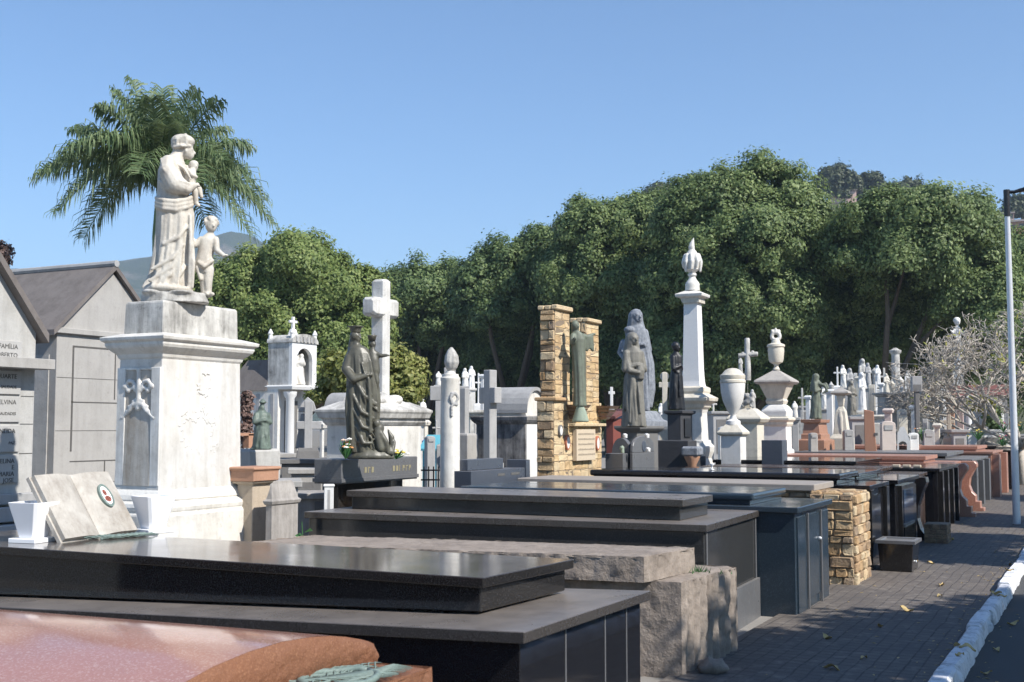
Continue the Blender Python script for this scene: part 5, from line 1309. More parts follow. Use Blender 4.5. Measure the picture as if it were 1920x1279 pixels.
xs, ys = m.x + m.hx - .10, m.y - .02
d_ = Vector((xs, ys, 0)).dot(Vector((-math.sin(YAW), math.cos(YAW), 0)))
f = Fig(1087, 756, 15.2)
st = thing('christ_statue', 'green bronze robed statue with outstretched arm between the stone columns', 'statue', f.base, f.rz)
f.loft([(2, -36, 17, 12, .04), (2, -14, 10, 9, .04), (0, -2, 6, 6, 0)], nf=5); f.done('green_base', M['verdigris_pale'], st, .014, 1)
f.loft([(0, -6, 12, 10, .10), (0, 20, 11, 9, .10), (0, 50, 11, 9, .10), (-1, 80, 12, 9, .08), (-2, 104, 13, 9, .05), (-3, 120, 14, 9, .03), (-4, 130, 11, 7, 0), (-5, 136, 5, 5, 0)], seed=4, nf=8)
f.head(-6, 145, 7.2, (.6, -.8)); f.ell(-8, 147, 8, 9); f.chain([(-10, 142, 2), (-11, 130, 3)], (5, 4))
f.chain([(6, 126, 4), (14, 124, 10), (26, 130, 14)], (6, 5, 3)); f.hand((26, 14, 130), (.8, .3, .3), 2.6)
for j in range(6): f.chain([(6 + j * 3.4, 126 - j * .2, 5 + j * 1.6), (7 + j * 3.6, 108 - (j % 3) * 4, 6 + j * 1.6), (7 + j * 3.5, 98 + j * 1.5, 6 + j * 1.6)], (4, 3, 1.6))
f.chain([(-12, 126, -4), (-14, 112, -14), (-8, 120, -26)], (6, 5, 3))
f.done('robed_figure', M['bronze_green2'], st, .010, 1)
def text(parent, body, size, loc, rot, mat, align='RIGHT', ext_=.003, name='lettering'):
    cu = bpy.data.curves.new('t', 'FONT'); cu.body = body; cu.size = size; cu.extrude = ext_; cu.align_x = align; cu.resolution_u = 2
    o = bpy.data.objects.new('t', cu); COL.objects.link(o)
    me = bpy.data.meshes.new_from_object(o.evaluated_get(bpy.context.evaluated_depsgraph_get()))
    bpy.data.objects.remove(o); bpy.data.curves.remove(cu); me.name = name
    o = bpy.data.objects.new(name, me); COL.objects.link(o); me.materials.clear(); me.materials.append(mat)
    o.location = loc; o.rotation_euler = rot; o.parent = parent; return o

# ------------------------------------------------------------------ mausoleums at the left
XM = -11.4
A = atx(70, 618, XM); B = atx(108, 605, XM); AP = atx(212, 497, XM); E = atx(243, 552, XM)
y0 = B.y; ya = AP.y; y1 = 2 * ya - y0; ze = B.z; za = AP.z
mz = thing('mausoleum', 'grey concrete mausoleum with a dark gabled slab roof left of the white pedestal', 'mausoleum', (XM, ya, 0))
w0, w1 = y0 - ya, y1 - ya
mb = MB(); mb.prism([(w0, 0), (w1, 0), (w1, ze), (0, za - .10), (w0, ze)], 'x', -3.6, 0); mb.build('walls', M['concrete'], mz, bevel=.006)
mb = MB(); th = .07
for sg in (-1, 1):
    W_ = (w1 if sg > 0 else -w0) + .10; sl = (za - ze) / abs(w0)
    p = [(-3.75, 0, za), (.06, 0, za), (.06, sg * W_, za - sl * W_), (-3.75, sg * W_, za - sl * W_)]
    b = [(x, y, z - th) for x, y, z in p]; mb.hexa(b, p) if sg < 0 else mb.hexa([b[i] for i in (3, 2, 1, 0)], [p[i] for i in (3, 2, 1, 0)])
rf = mb.build('roof', M['roofing'], mz)
mb = MB(); mb.tube([(-3.75, 0, za + .01), (.07, 0, za + .01)], .045, 8); mb.build('ridge_cap', M['greystone'], rf)
mb = MB(); mb.box(-2.5, -2.35, w0 * .62, w0 * .15, 0, .05);
o = mb.build('roof_patch', M['greystone'], rf); o.rotation_euler = (math.atan2(za - ze, -w0), 0, 0); o.location = (0, 0, za - .01)
zc = atx(108, 622, XM).z
mb = MB(); mb.box(-3.65, .05, w0 - .05, w1 + .05, zc - .02, zc + .05); mb.build('string_course', M['concrete'], mz, bevel=.006)
mb = MB()
zt = atx(120, 650, XM).z
for (ya_, yb_, za_, zb_) in ((.14, .98, zt, zt + .02), (.14, .155, 1.35, zt), (.54, .55, 2.0, zt), (.14, .98, 1.95, 1.962), (.14, .98, 1.22, 1.232), (.14, .98, .62, .632), (.78, .79, 1.22, 1.95), (.46, .47, .62, 1.22)):
    mb.box(-.01, .0045, w0 + (w1 - w0) * ya_, w0 + (w1 - w0) * yb_, za_, zb_)
for zz_ in (.35, .95, 1.6, 2.25): mb.box(-.01, .003, w0 + .01, w1 - .01, zz_, zz_ + .006)
mb.build('panel_joint', M['joint'], mz)
mb = MB(); mb.box(-1.6, -.12, w0 - .012, w0 + .01, 0, zc - .28); mb.build('side_recess', M['concrete_pale'], mz)
mb = MB(); mb.box(-.55, -.48, w0 - .02, w0, 0, zc - .2); mb.build('painted_shade_strip', M['ink'], mz)  # dark strip on the wall, its colour standing in for shade
# the nearer one, cut by the frame edge
XN = -9.4
C1 = atx(78, 611, XN); AP1 = atx(-40, 428, XN)
yb = atx(66, 700, XN).y; ya = AP1.y
mz = thing('mausoleum', 'pale concrete mausoleum with name plaques, cut off by the left edge', 'mausoleum', (XN, yb, 0))
za, ze, hw_ = AP1.z, C1.z, yb - ya
mb = MB(); mb.prism([(-2 * hw_, 0), (0, 0), (0, ze), (-hw_, za - .12), (-2 * hw_, ze)], 'x', -3.2, 0); mb.build('walls', M['concrete_pale'], mz, bevel=.006)
mb = MB(); sl = (za - ze) / hw_
for sg in (-1, 1):
    W_ = hw_ + .07; p = [(-3.3, -hw_, za), (.10, -hw_, za), (.10, -hw_ + sg * W_, za - sl * W_), (-3.3, -hw_ + sg * W_, za - sl * W_)]; b = [(x, y, z - .09) for x, y, z in p]
    mb.hexa(b, p) if sg < 0 else mb.hexa([b[i] for i in (3, 2, 1, 0)], [p[i] for i in (3, 2, 1, 0)])
mb.build('roof', M['roofing'], mz)
yR = atx(34, 800, XN).y - yb
for i, (pa, pb2, lines) in enumerate(((640, 692, ('FAMÍLIA', 'ROBERTO', 'DE')), (696, 740, ('DUARTE', '* + '))  , (744, 792, ('ETELVINA', 'SAUDADES')), (798, 848, ('NEIDA', 'PAZ')), (854, 906, ('ADELINA', 'E', 'MARIA', 'JOSE')))):
    zt, zb_ = atx(20, pa, XN).z, atx(20, pb2, XN).z
    mb = MB(); mb.box(-.02, .022, yR - .95, yR, zb_, zt); p_ = mb.build('name_plaque', M['plaque_grey'], mz, bevel=.003)
    for j, ln in enumerate(lines):
        sz = .062 if j == 0 or i in (0, 4) else .04
        text(p_, ln.replace('* + ', 'SAUDADE'), sz, (.023, yR - .05, zt - .075 - j * ((zt - zb_ - .02) / max(2.2, len(lines)))), (math.pi / 2, 0, math.pi / 2), M['ink'])
zz0, zz1 = atx(60, 694, XN).z, atx(60, 675, XN).z; yE = atx(104, 685, XN + .25).y - yb
zz = atx(30, 925, XN).z
mb = MB(); mb.box(-.02, .08, yR - 1.2, .02, zz - .10, zz); mb.box(-.02, .14, yR - 1.2, .04, zz - .26, zz - .12); mb.box(-.02, .22, yR - 1.2, .06, zz - .42, zz - .28); mb.build('plinth', M['greystone'], mz, bevel=.008)
mb = MB()
for py in (743, 795, 850): mb.box(-.01, .004, yR + .02, -.01, atx(50, py, XN).z - .006, atx(50, py, XN).z)
mb.build('panel_joint', M['joint'], mz)
cb = thing('wall_cross', 'grey stone cross beam projecting from the pale mausoleum wall', 'cross', (XN + .12, yb, (zz0 + zz1) / 2))
hb = (zz1 - zz0) / 2
mb = MB(); mb.box(-.115, .10, yR - .6, atx(104, 685, XN + .22).y - yb, -hb, hb); mb.build('beam', M['concrete'], cb, bevel=.004)
mb = MB(); mb.box(-.115, .08, yR - .82, yR - .6, -hb * 8, hb * 5); mb.build('post', M['concrete'], cb, bevel=.004)
# bougainvillea tip far left
tree('red leaved bush top just showing above the nearer mausoleum roof', [(2, 478, 14, 18), (-20, 490, 20, 22), (-5, 500, 16, 20)], 30, M['leafRed'], -8, 44, fork=2.0, r0=.06, group=None, leaf=(.1, .07), sub=.3, name='red_bush', cat='bush')
# ------------------------------------------------------------------ helper for plain stelae and blocks
def block(name, label, cat, pxc, L, Rr, d, pb, pt, mat, prof=None, group=None, mat2=None):
    m = Mon(pxc, L, Rr, d); o = m.thing(name, label, cat, group)
    mb = MB(); mb.sq(m.prof(prof) if prof else [(0, .0), (m.z(pt), 0)], m.hx, m.hy); mb.build('body', mat, o, bevel=.006); return m, o
# clutter between pedestal and madonna
m, o = block('stone_post', 'tan granite post with a pink moulded cap right of the white pedestal', 'post', 476, 28, 34, 9.9, 1010, 905, M['tan'], [(None, .0), (909, 0), (907, .03), (903, .04)])
mb = MB(); mb.sq(m.prof([(903, .05), (884, .05), (880, .07), (876, .06)]), m.hx, m.hy); mb.build('cap', M['brownstone'], o, bevel=.006)
m, o = block('concrete_block', 'streaked grey concrete grave block beside the tan granite post', 'grave block', 512, 10, 50, 9.7, 1010, 905, M['concrete_streak'], [(None, 0), (948, 0), (946, .012), (940, .02), (936, .0), (908, -.03), (903, -.06)])
m, o = block('statue_plinth', 'pale grey stone plinth under the small green bronze saint', 'pedestal', 470, 30, 58, 13.2, 900, 842, M['concrete_pale'], [(None, .0), (848, 0), (843, -.02)])
mb = MB(); xx = m.hx - .12
for (a, b, za_, zb_) in ((-m.hy - .02, -m.hy + .05, 842, 815), (m.hy - .16, m.hy - .05, 842, 815)): mb.box(xx - .3, xx - .22, a, b, m.z(za_), m.z(zb_))
mb.box(xx - .3, xx - .22, -m.hy - .02, m.hy - .05, m.z(818), m.z(813)); mb.build('brick_surround', M['brownstone'], o)
f = Fig(491, 843, 13.1); st = thing('saint_statue', 'small green bronze statue of a hooded saint behind the white pedestal', 'statue', f.base, f.rz)
f.loft([(-2, -1, 20, 12, .03), (-2, 3, 18, 11, .03)], nf=5); robed(f, 84, 34, 7, (.4, -.9), True); f.ell(1, 88, 7.5, 3); f.ell(1, 90, 4.5, 5); f.done('robed_figure', M['bronze_green'], st, .012, 1)
tree('red leaved climbing shrub behind the small green bronze saint', [(462, 775, 7, 26), (460, 815, 7, 22), (464, 748, 5, 12)], 17, M['leafRed'], 462, 45, fork=.6, r0=.04, group=None, leaf=(.06, .04), sub=.12, name='red_shrub', cat='shrub')
def cross(name, label, px, d, pb, pt, arm_py, arm_l, arm_r, wpx, mat, dpx=None, ang=0, base=None, thick=None, basemat=None, group=None):
    """standing cross: post at px, arms from arm_l to arm_r (px), wpx post width"""
    x, y = gnd(px, d); s = d / F; o = thing(name, label, 'cross', (x, y, 0), phi(px) + ang, group)
    h = wpx * s / 2; t_ = (dpx or wpx) * s / 2; th = (thick or wpx) * s / 2
    zb_ = zat(pb, d); zt = zat(pt, d); za = zat(arm_py, d)
    mb = MB(); mb.box(-h, h, -t_, t_, max(0, zb_), zt); mb.build('post', mat, o, bevel=.008)
    mb = MB(); mb.box((arm_l - px) * s, (arm_r - px) * s, -t_ + .003, t_ - .003, za - th, za + th); mb.build('arm', mat, o, bevel=.008)
    if base:
        rs = [(0, base[0][1] * s)] + [(zat(py, d), w * s) for py, w in base]
        mb = MB(); mb.sq([(z, w) for z, w in rs], 0, 0); mb.build('base', basemat or mat, o, bevel=.008)
    else:
        mb = MB(); mb.sq([(0, h * 2.2), (max(.15, zb_), h * 2.2), (max(.15, zb_) + .02, h * 1.6)], 0, 0); mb.build('base', basemat or mat, o, bevel=.008)
    return o
o = cross('granite_cross', 'grey granite cross standing before the chapel, on a dark slab', 578, 16.5, 842, 752, 798, 556, 602, 15, M['greystone'], base=[(862, 22), (846, 20), (840, 18)], basemat=M['darkstone'])
mb = MB(); s = 16.5 / F; zh = zat(770, 16.5)
mb.prism([(-20 * s, zh - .02), (16 * s, zh - .02), (10 * s, zh + 16 * s), (-2 * s, zh + 26 * s), (-14 * s, zh + 12 * s)], 'y', .12, .34); mb.build('hood', M['greystone'], o, bevel=.01)
mb = MB(); mb.prism([(-24 * s, zat(842, 16.5)), (0, zat(842, 16.5)), (0, zat(776, 16.5)), (-14 * s, zat(776, 16.5))], 'y', .16, .3); mb.build('side_wing', M['greystone'], o, bevel=.01)
tm = tomb_plain = None
def low_tomb(label, pxl, pxr, d, pt, mat, depth=1.0, rows=(), group='low tombs in the second row', x_off=0):
    a = at(pxl, pt, d); b = at(pxr, pt, d); o = thing('low_tomb', label, 'tomb', (a.x, a.y, 0), phi((pxl + pxr) / 2), group)
    L = (b - a).length; h = a.z
    mb = MB(); mb.box(0, L, 0, depth, 0, h - .06); mb.build('body', mat, o, bevel=.006)
    mb = MB(); mb.box(-.04, L + .04, -.04, depth + .04, h - .06, h); mb.build('slab', mat, o, bevel=.006)
    for (z0, z1, u0, u1) in rows:
        mb = MB(); mb.box(L * u0, L * u1, -.02, .01, h * z0, h * z1); mb.build('slot_shade_patch', M['darkstone'], o)  # dark slabs set proud, their colour painting the shade inside slots
    return o
low_tomb('dark granite slab tomb below the grey granite cross', 528, 612, 15.6, 862, M['darkstone'], .9)
low_tomb('pale grey block tomb with dark slots between the concrete block and the bronze madonna', 546, 604, 14.2, 880, M['concrete'], .5, ((.72, .86, .1, .95), (.5, .62, .3, .9)))
low_tomb('low grey step tomb with an open vault in front of the pale block tomb', 555, 618, 12.6, 926, M['concrete_streak'], .6, ((.55, .9, .55, .98),))
low_tomb('slanted grey stone tomb left of the grey block tomb', 508, 558, 11.4, 903, M['concrete'], .7)
pl_ = thing('marker_post', 'short white marble marker post before the bronze madonna block', 'post', (*gnd(618, 11.2), 0), phi(618))
mb = MB(); mb.sq([(0, .045), (zat(914, 11.2), .045), (zat(911, 11.2), .055), (zat(908, 11.2), .05)], 0, 0); mb.build('shaft', M['marble_clean'], pl_, bevel=.004)
mb = MB(); mb.box(-.012, .012, -.047, -.02, .02, zat(918, 11.2)); mb.build('groove', M['greystone'], pl_)
# weed
wd = thing('weed', 'thin green weed sprouting between the tombs under the charcoal slab', 'plant', (*gnd(572, 9.6), .0))
mb = MB(); zt = zat(978, 9.6); mb.tube([(0, 0, 0), (.01, 0, zt * .6), (-.02, .0, zt)], [.008, .006, .003], 5)
for k in range(9): mb.add([(0, 0, zt * (.5 + k * .05)), (.05 * (-1) ** k, .02, zt * (.5 + k * .05) + .04), (.09 * (-1) ** k, .0, zt * (.5 + k * .05) + .02), (.05 * (-1) ** k, -.02, zt * (.5 + k * .05) + .01)], [(0, 1, 2, 3)])
mb.build('leaves', M['stem'], wd, fixn=False)
# ------------------------------------------------------------------ little chapel with the arched niche
m = Mon(546, 44, 47, 27.0)
ch = m.thing('chapel_tomb', 'small white chapel tomb with an arched niche under a barrel roof and cross', 'chapel')
hx, hy = m.hx, m.hy; zA, zB, zC = m.z(727), m.z(722), m.z(641)
def arch_front(mb, x0, x1, hy, z0, z1, ow, zs, n=12):
    """wall slab with a round-headed opening of half width ow springing at zs"""
    pts = [(-ow, z0)] + [(-ow * math.cos(math.pi * k / n), zs + ow * math.sin(math.pi * k / n)) for k in range(n + 1)] + [(ow, z0)]
    for (ya_, yb_) in ((-hy, -ow), (ow, hy)): mb.box(x0, x1, ya_, yb_, z0, z1)
    for (a, b) in zip(pts[1:-1], pts[2:-1]):
        mb.hexa([(x0, a[0], a[1]), (x1, a[0], a[1]), (x1, b[0], b[1]), (x0, b[0], b[1])], [(x0, a[0], z1), (x1, a[0], z1), (x1, b[0], z1), (x0, b[0], z1)])
mb = MB(); arch_front(mb, hx - .10, hx, hy, zB, zC, hy * .66, m.z(676)); mb.build('front_wall', M['marble_clean'], ch)
mb = MB(); mb.box(-hx, hx - .45, -hy, hy, zB, zC); mb.box(hx - .45, hx - .10, -hy, -hy * .72, zB, zC); mb.box(hx - .45, hx - .10, hy * .72, hy, zB, zC); mb.box(hx - .45, hx - .10, -hy * .72, hy * .72, zC - .06, zC); mb.box(hx - .452, hx - .44, -hy * .72, hy * .72, zB, zC, 1); mb.build('tower_walls', [M['marble_dirty'], M['darkstone']], ch)  # niche back is a dark sheet, shade put into its colour
mb = MB(); mb.sq([(zB - .10, .02), (zB - .03, .05), (zB, .03)], hx, hy); mb.build('ledge', M['marble_clean'], ch)
mb = MB(); n = 16
hr = m.z(627) - zC
mb.prism([(-hy - .03, zC), (hy + .03, zC)] + [((hy + .03) * math.cos(math.pi * k / n), zC + .04 + hr * math.sin(math.pi * k / n)) for k in range(n + 1)], 'x', -hx - .02, hx + .03); mb.build('barrel_roof', M['marble_dirty'], ch, smooth=True)
mb = MB()
for k in range(6):
    y = -hy * .72 + k * hy * .29; mb.box(hx + .005, hx + .05, y - .035, y + .035, zC + .02, zC + .14)
mb.build('arcade_band', M['greystone'], ch)
for sx_ in (-1, 1):
    for sy_2 in (-1, 1):
        mb = MB(); mb.lathe([(zC, .055), (zC + .20, .045), (zC + .22, .065), (zC + .27, .045), (zC + .33, .01)], 10, sx_ * (hx - .03), sy_2 * (hy - .04)); mb.build('finial', M['marble_clean'], ch, smooth=True)
zr = zC + .04 + hr
mb = MB(); mb.sq([(zr - .05, .10), (zr + .12, .06), (zr + .14, .04)], 0, 0); mb.box(-.035, .035, -.035, .035, zr + .1, m.z(589)); mb.box(-.03, .03, -.14, .14, m.z(601), m.z(596)); mb.build('cross', M['marble_clean'], ch, bevel=.01)
mb = MB()
for sy_2 in (-1, 1): mb.lathe([(0, .16), (.2, .16), (.25, .11), (zA - .25, .10), (zA - .18, .15), (zA - .09, .16)], 14, hx - .14, sy_2 * (hy - .13))
cm = mb
for sy_2 in (-1, 1):
    mb = MB(); mb.lathe([(0, .16), (.2, .16), (.25, .11), (zA - .25, .10), (zA - .18, .15), (zA - .09, .16)], 14, hx - .14, sy_2 * (hy - .13)); mb.build('column', M['marble_clean'], ch, smooth=True)
mb = MB(); mb.box(-hx - 1.25, hx - .38, -hy - .02, hy + .02, 0, m.z(722) - .1); mb.build('lower_walls', M['marble'], ch)
mb = MB(); mb.box(hx - .385, hx - .36, -hy * .5, hy * .5, 0, zA - .3); mb.build('door', M['darkstone'], ch)
mb = MB(); zq = m.z(672)
mb.hexa([(-hx - 1.3, -hy - .08, zB - .12), (-hx, -hy - .08, zB - .12), (-hx, hy + .08, zB - .12), (-hx - 1.3, hy + .08, zB - .12)], [(-hx - .75, -hy * .6, zq), (-hx, -hy * .6, zq), (-hx, hy * .6, zq), (-hx - .75, hy * .6, zq)]); mb.build('rear_roof', M['roofing'], ch)
mb = MB()
for k in range(4): mb.box(-hx - 1.15 + k * .42, -hx - 1.06 + k * .42, -hy - .035, -hy, .1, zB - .2)
mb.build('buttress', M['greystone'], ch)
f = Fig(565, 716, 26.9); xw, yw = m.x + hx - .22, m.y; f.base = Vector((xw, yw, zB + .02)); st = thing('niche_statue', 'white statue of a figure with a child inside the chapel niche', 'statue', f.base, f.rz)
robed(f, 66, 31, 9, (.5, -.8)); f.ell(8, 44, 7, 9, -5); f.ell(9, 55, 4.5, 5, -6); f.done('robed_figure', M['marble'], st, .022, 1)
# curved lid tomb behind the cross
m, o = block('curved_tomb', 'grey tomb with a rounded barrel lid left of the great white cross', 'tomb', 640, 26, 30, 17.5, 0, 770, M['greystone'])
mb = MB(); mb.prism([(-m.hy - .04, m.z(770)), (m.hy + .04, m.z(770))] + [((m.hy + .04) * math.cos(math.pi * k / 12), m.z(770) + (m.z(736) - m.z(770)) * math.sin(math.pi * k / 12)) for k in range(13)], 'x', -m.hx - .03, m.hx + .03); mb.build('lid', M['greystone'], o, smooth=True)
# ------------------------------------------------------------------ middle group
m = Mon(822, 10, 22, 21.0); o = m.thing('painted_shrine', 'turquoise painted little grave shrine between the cross pedestal and the column', 'shrine')
hh_ = .24; mb = MB(); mb.box(-.25, .2, -hh_, hh_, 0, m.z(845)); mb.prism([(-hh_, m.z(845)), (hh_, m.z(845)), (0, m.z(822))], 'x', -.25, .2); mb.build('body', M['turq'], o)
mb = MB(); mb.hexa([(-.3, -.3, m.z(846)), (.26, -.3, m.z(846)), (.26, 0, m.z(820)), (-.3, 0, m.z(820))], [(-.3, -.3, m.z(842)), (.26, -.3, m.z(842)), (.26, 0, m.z(816)), (-.3, 0, m.z(816))]); mb.hexa([(-.3, 0, m.z(820)), (.26, 0, m.z(820)), (.26, .3, m.z(846)), (-.3, .3, m.z(846))], [(-.3, 0, m.z(816)), (.26, 0, m.z(816)), (.26, .3, m.z(842)), (-.3, .3, m.z(842))]); mb.build('roof', M['turq'], o)
gr = thing('iron_grille', 'dark iron grave railing at the foot of the turquoise shrine', 'railing', (*gnd(812, 17.0), 0), phi(812)); mb = MB()
for k in range(7): mb.tube([(-.2 + k * .07, 0, 0), (-.2 + k * .07, 0, zat(875, 17.0))], .01, 6)
for py in (882, 900): mb.tube([(-.22, 0, zat(py, 17.0)), (.24, 0, zat(py, 17.0))], .012, 6)
mb.build('bars', M['blackmetal'], gr)
bb = thing('plastic_tarp', 'scrap of blue plastic sheet on a grave behind the turquoise shrine', 'tarp', (*gnd(800, 21.6), zat(845, 21.6)), phi(800)); mb = MB(); mb.ell((0, 0, .10), (.10, .1, .12), 10, 7); o = mb.build('sheet', M['bluecloth'], bb, smooth='all')
for v in o.data.vertices: v.co += Vector((1, 1, 1)) * noise.noise(v.co * 20) * .03
cross('granite_cross', 'broad dark grey cross standing behind the white flame topped column', 843, 18.5, 835, 690, 738, 806, 880, 22, M['greystone'], thick=27)
m, o = block('stone_stele', 'grey stone stele on a block just right of the white column', 'stele', 872, 10, 8, 17.0, 0, 728, M['greystone'], [(None, .0), (728, 0)])
mb = MB(); mb.sq(m.prof([(None, .10), (838, .10), (816, .10), (813, .08)]), m.hx, m.hy); mb.build('base', M['concrete'], o, bevel=.01)
cross('granite_cross', 'big grey granite cross with thick arms, its shadow on the stained tomb', 919, 14.9, 868, 694, 742, 898, 940, 17, M['greystone'], dpx=20, thick=30, ang=-.75)
m, o = block('grave_block', 'slate blue granite stepped grave block below the big grey cross', 'grave block', 884, 34, 108, 13.2, 915, 884, M['bluegranite'], [(None, 0), (884, 0)])
mb = MB(); mb.box(-m.hx + .03, m.hx - .1, -m.hy + .1, m.hy - .5, m.z(884), m.z(863)); mb.build('step', M['bluegranite'], o, bevel=.006)
mb = MB(); mb.prism([(m.hy - .12, 0), (m.hy + .03, 0), (m.hy - .02, m.z(868)), (m.hy - .12, m.z(868))], 'x', -m.hx - .01, m.hx + .02); mb.build('end_wing', M['bluegranite'], o, bevel=.004)
mb = MB()
for k in (0, 1): mb.box(m.hx, m.hx + .004, -.1 + k * .34, .08 + k * .38, m.z(897), m.z(892))
mb.build('nameplate', M['ink'], o)
m, o = block('stained_tomb', 'tall tomb with black stained side, white front and a curved pediment', 'tomb', 985, 92, 30, 17.5, 0, 792, M['marble_dirty2'], [(None, 0), (796, 0), (793, .03), (788, .06), (782, .07), (780, .05)])
mb = MB(); mb.box(m.hx - .02, m.hx + .012, -m.hy + .02, m.hy, .1, m.z(796)); mb.build('front_slab', M['marble_clean'], o)
mb = MB(); n = 12; zb_ = m.z(780)
mb.prism([(-m.hy - .02, zb_), (m.hy + .05, zb_)] + [((m.hy + .03) * math.cos(math.pi * k / n), zb_ + .06 + (m.z(730) - zb_ - .06) * math.sin(math.pi * k / n)) for k in range(n + 1)], 'x', -.15, m.hx + .02); pe = mb.build('pediment', M['marble'], o, smooth=True)
mb = MB(); pts = [((m.hy + .06) * math.cos(math.pi * k / n), zb_ + .09 + (m.z(730) - zb_ - .05) * math.sin(math.pi * k / n)) for k in range(n + 1)]
for (a, b) in zip(pts, pts[1:]): mb.hexa([(-.2, a[0], a[1] - .05), (m.hx + .06, a[0], a[1] - .05), (m.hx + .06, b[0], b[1] - .05), (-.2, b[0], b[1] - .05)], [(-.2, a[0], a[1]), (m.hx + .06, a[0], a[1]), (m.hx + .06, b[0], b[1]), (-.2, b[0], b[1])])
mb.build('moulding', M['greystone'], pe)
mb = MB(); mb.lathe([(zb_, .11), (zb_ + .2, .10), (zb_ + .24, .07), (zb_ + .27, .03)], 12, m.hx - .12, -m.hy + .12); mb.build('acroterion', M['marble'], o, smooth=True)
# right of the stone monument
m, o = block('red_shrine', 'red painted grave shrine wall behind the black rounded headstone', 'shrine', 1150, 14, 22, 20.5, 0, 785, M['redpaint'])
mb = MB(); mb.prism([(-m.hy - .1, m.z(786)), (m.hy + .1, m.z(770)), (m.hy + .1, m.z(766)), (-m.hy - .1, m.z(781))], 'x', -m.hx - .05, m.hx + .08); mb.build('roof', M['redtile'], o)
cross('marble_cross', 'slim white marble cross seen right of the rubble stone column', 1147, 27.0, 764, 726, 737, 1141, 1153, 5.5, M['marble_clean'], base=[(766, 5), (764, 4)])
m, o = block('headstone', 'charcoal granite headstone with a rounded top', 'headstone', 1186, 6, 40, 16.6, 0, 850, M['greygranite'])
mb = MB(); n = 14; zb_ = m.z(850); hw_ = m.hy * .98; mb.prism([(-hw_, zb_), (hw_, zb_)] + [(hw_ * math.cos(math.pi * k / n), m.z(846) + (m.z(818) - m.z(846)) * math.sin(math.pi * k / n) ** .7) for k in range(n + 1)], 'x', -m.hx, m.hx); mb.build('rounded_top', M['greygranite'], o, bevel=.008)
mb = MB(); mb.lathe([(0, .08), (.006, .08), (.012, .07)], 18); r_ = mb.build('relief_disc', M['bluegranite'], o); r_.location = (m.hx, 0, m.z(838)); r_.rotation_euler = (0, math.pi / 2, 0)
m, o = block('granite_block', 'dark granite block with a bowed back left of the rounded headstone', 'grave block', 1168, 34, 18, 16.5, 0, 851, M['greygranite'])
mb = MB(); n = 10; mb.prism([(-m.hx, m.z(851)), (m.hx, m.z(851))] + [(m.hx * math.cos(math.pi * k / n), m.z(851) + (m.z(822) - m.z(851)) * math.sin(math.pi * k / n)) for k in range(n + 1)], 'y', m.hy * .3, m.hy * .9); mb.build('bowed_back', M['greygranite'], o)
for i, (px, py, lb) in enumerate(((1167, 850, 'small pale green angel figurine on the dark granite block'), (1173, 822, 'tiny white figurine at the left shoulder of the rounded headstone'), (1214, 822, 'tiny white figurine at the right shoulder of the rounded headstone'), (1216, 848, 'tiny white figurine at the right foot of the rounded headstone'))):
    f = Fig(px, py, 16.4); st = thing('figurine', lb, 'figurine', f.base, f.rz, 'figurines round the rounded headstone')
    robed(f, 15 if i == 0 else 9, 7, 30 + i, (.5, -.8)); f.ell(-3, 9 if i == 0 else 5, 3, 4, 2); f.done('robed_figure', M['verdigris_pale'] if i == 0 else M['marble_clean'], st, .008, 1)
m, o = block('capped_pedestal', 'dark stone pedestal with a projecting cap under the slim bronze figure', 'pedestal', 1196, 36, 40, 18.2, 0, 812, M['darkstone'], [(None, -.02), (812, -.02), (808, .03), (804, .06), (799, .06)])
f = Fig(1189, 800, 17.9); st = thing('robed_statue', 'grey bronze robed statue with a child at its shoulder, before the taller blue grey one', 'statue', f.base, f.rz)
f.loft([(0, -2, 24, 14, .03), (0, 3, 22, 13, .03)], nf=5); robed(f, 178, 44, 12, (.5, -.85), True, nf=9)
f.head(10, 128, 6.5, (.6, -.7)); f.loft([(12, 88, 7, 7, .05, -10), (12, 104, 9, 8, .05, -10), (11, 118, 7, 6, 0, -9)], nf=6); f.chain([(-14, 128, -8), (-8, 104, -16), (10, 100, -16)], (7, 6, 4)); f.done('robed_figure', M['bronze_grey'], st, .010, 1)
m, o = block('grey_pedestal', 'blue grey stone pedestal with a broad capital under the tall blue grey statue', 'pedestal', 1205, 52, 38, 21.8, 0, 800, M['bluestone'], [(None, -.06), (812, -.06), (806, .05), (800, .08), (790, .08), (786, .0), (778, -.04), (770, -.10)])
f = Fig(1196, 771, 21.8); st = thing('tall_statue', 'tall blue grey stone statue of a veiled woman holding up a child', 'statue', f.base, f.rz)
robed(f, 193, 47, 14, (.5, -.85), True, nf=9); f.loft([(-14, 104, 10, 9, .05, -10), (-16, 122, 11, 9, .05, -12), (-15, 136, 8, 7, 0, -12)], nf=6); f.head(-14, 146, 9, (-.2, -.95)); f.ell(-15, 152, 10, 7, -9); f.chain([(-22, 120, -8), (-28, 112, -14)], (4, 3))
f.loft([(18, 6, 10, 12, .1, 4), (22, 40, 12, 14, .1, 4), (22, 90, 10, 13, .1, 4), (12, 140, 8, 10, .05, 2)], nf=6); f.chain([(-26, 128, -4), (-32, 110, -2), (-24, 96, -12)], (7, 6, 4)); f.done('robed_figure', M['bluestone'], st, .012, 1)
f = Fig(1269, 769, 20.3); m, o = block('dark_pedestal', 'black stepped stone pedestal under the blackened statue left of the obelisk', 'pedestal', 1278, 30, 22, 20.0, 0, 772, M['blackgrey'], [(None, .16), (858, .16), (855, .05), (828, .03), (826, -.02), (778, -.02), (775, .03), (770, .03)])
mb = MB(); mb.box(m.hx - .01, m.hx + .006, -m.hy * .5, m.hy * .5, m.z(820), m.z(785)); mb.build('plaque', M['blackmetal'], o)
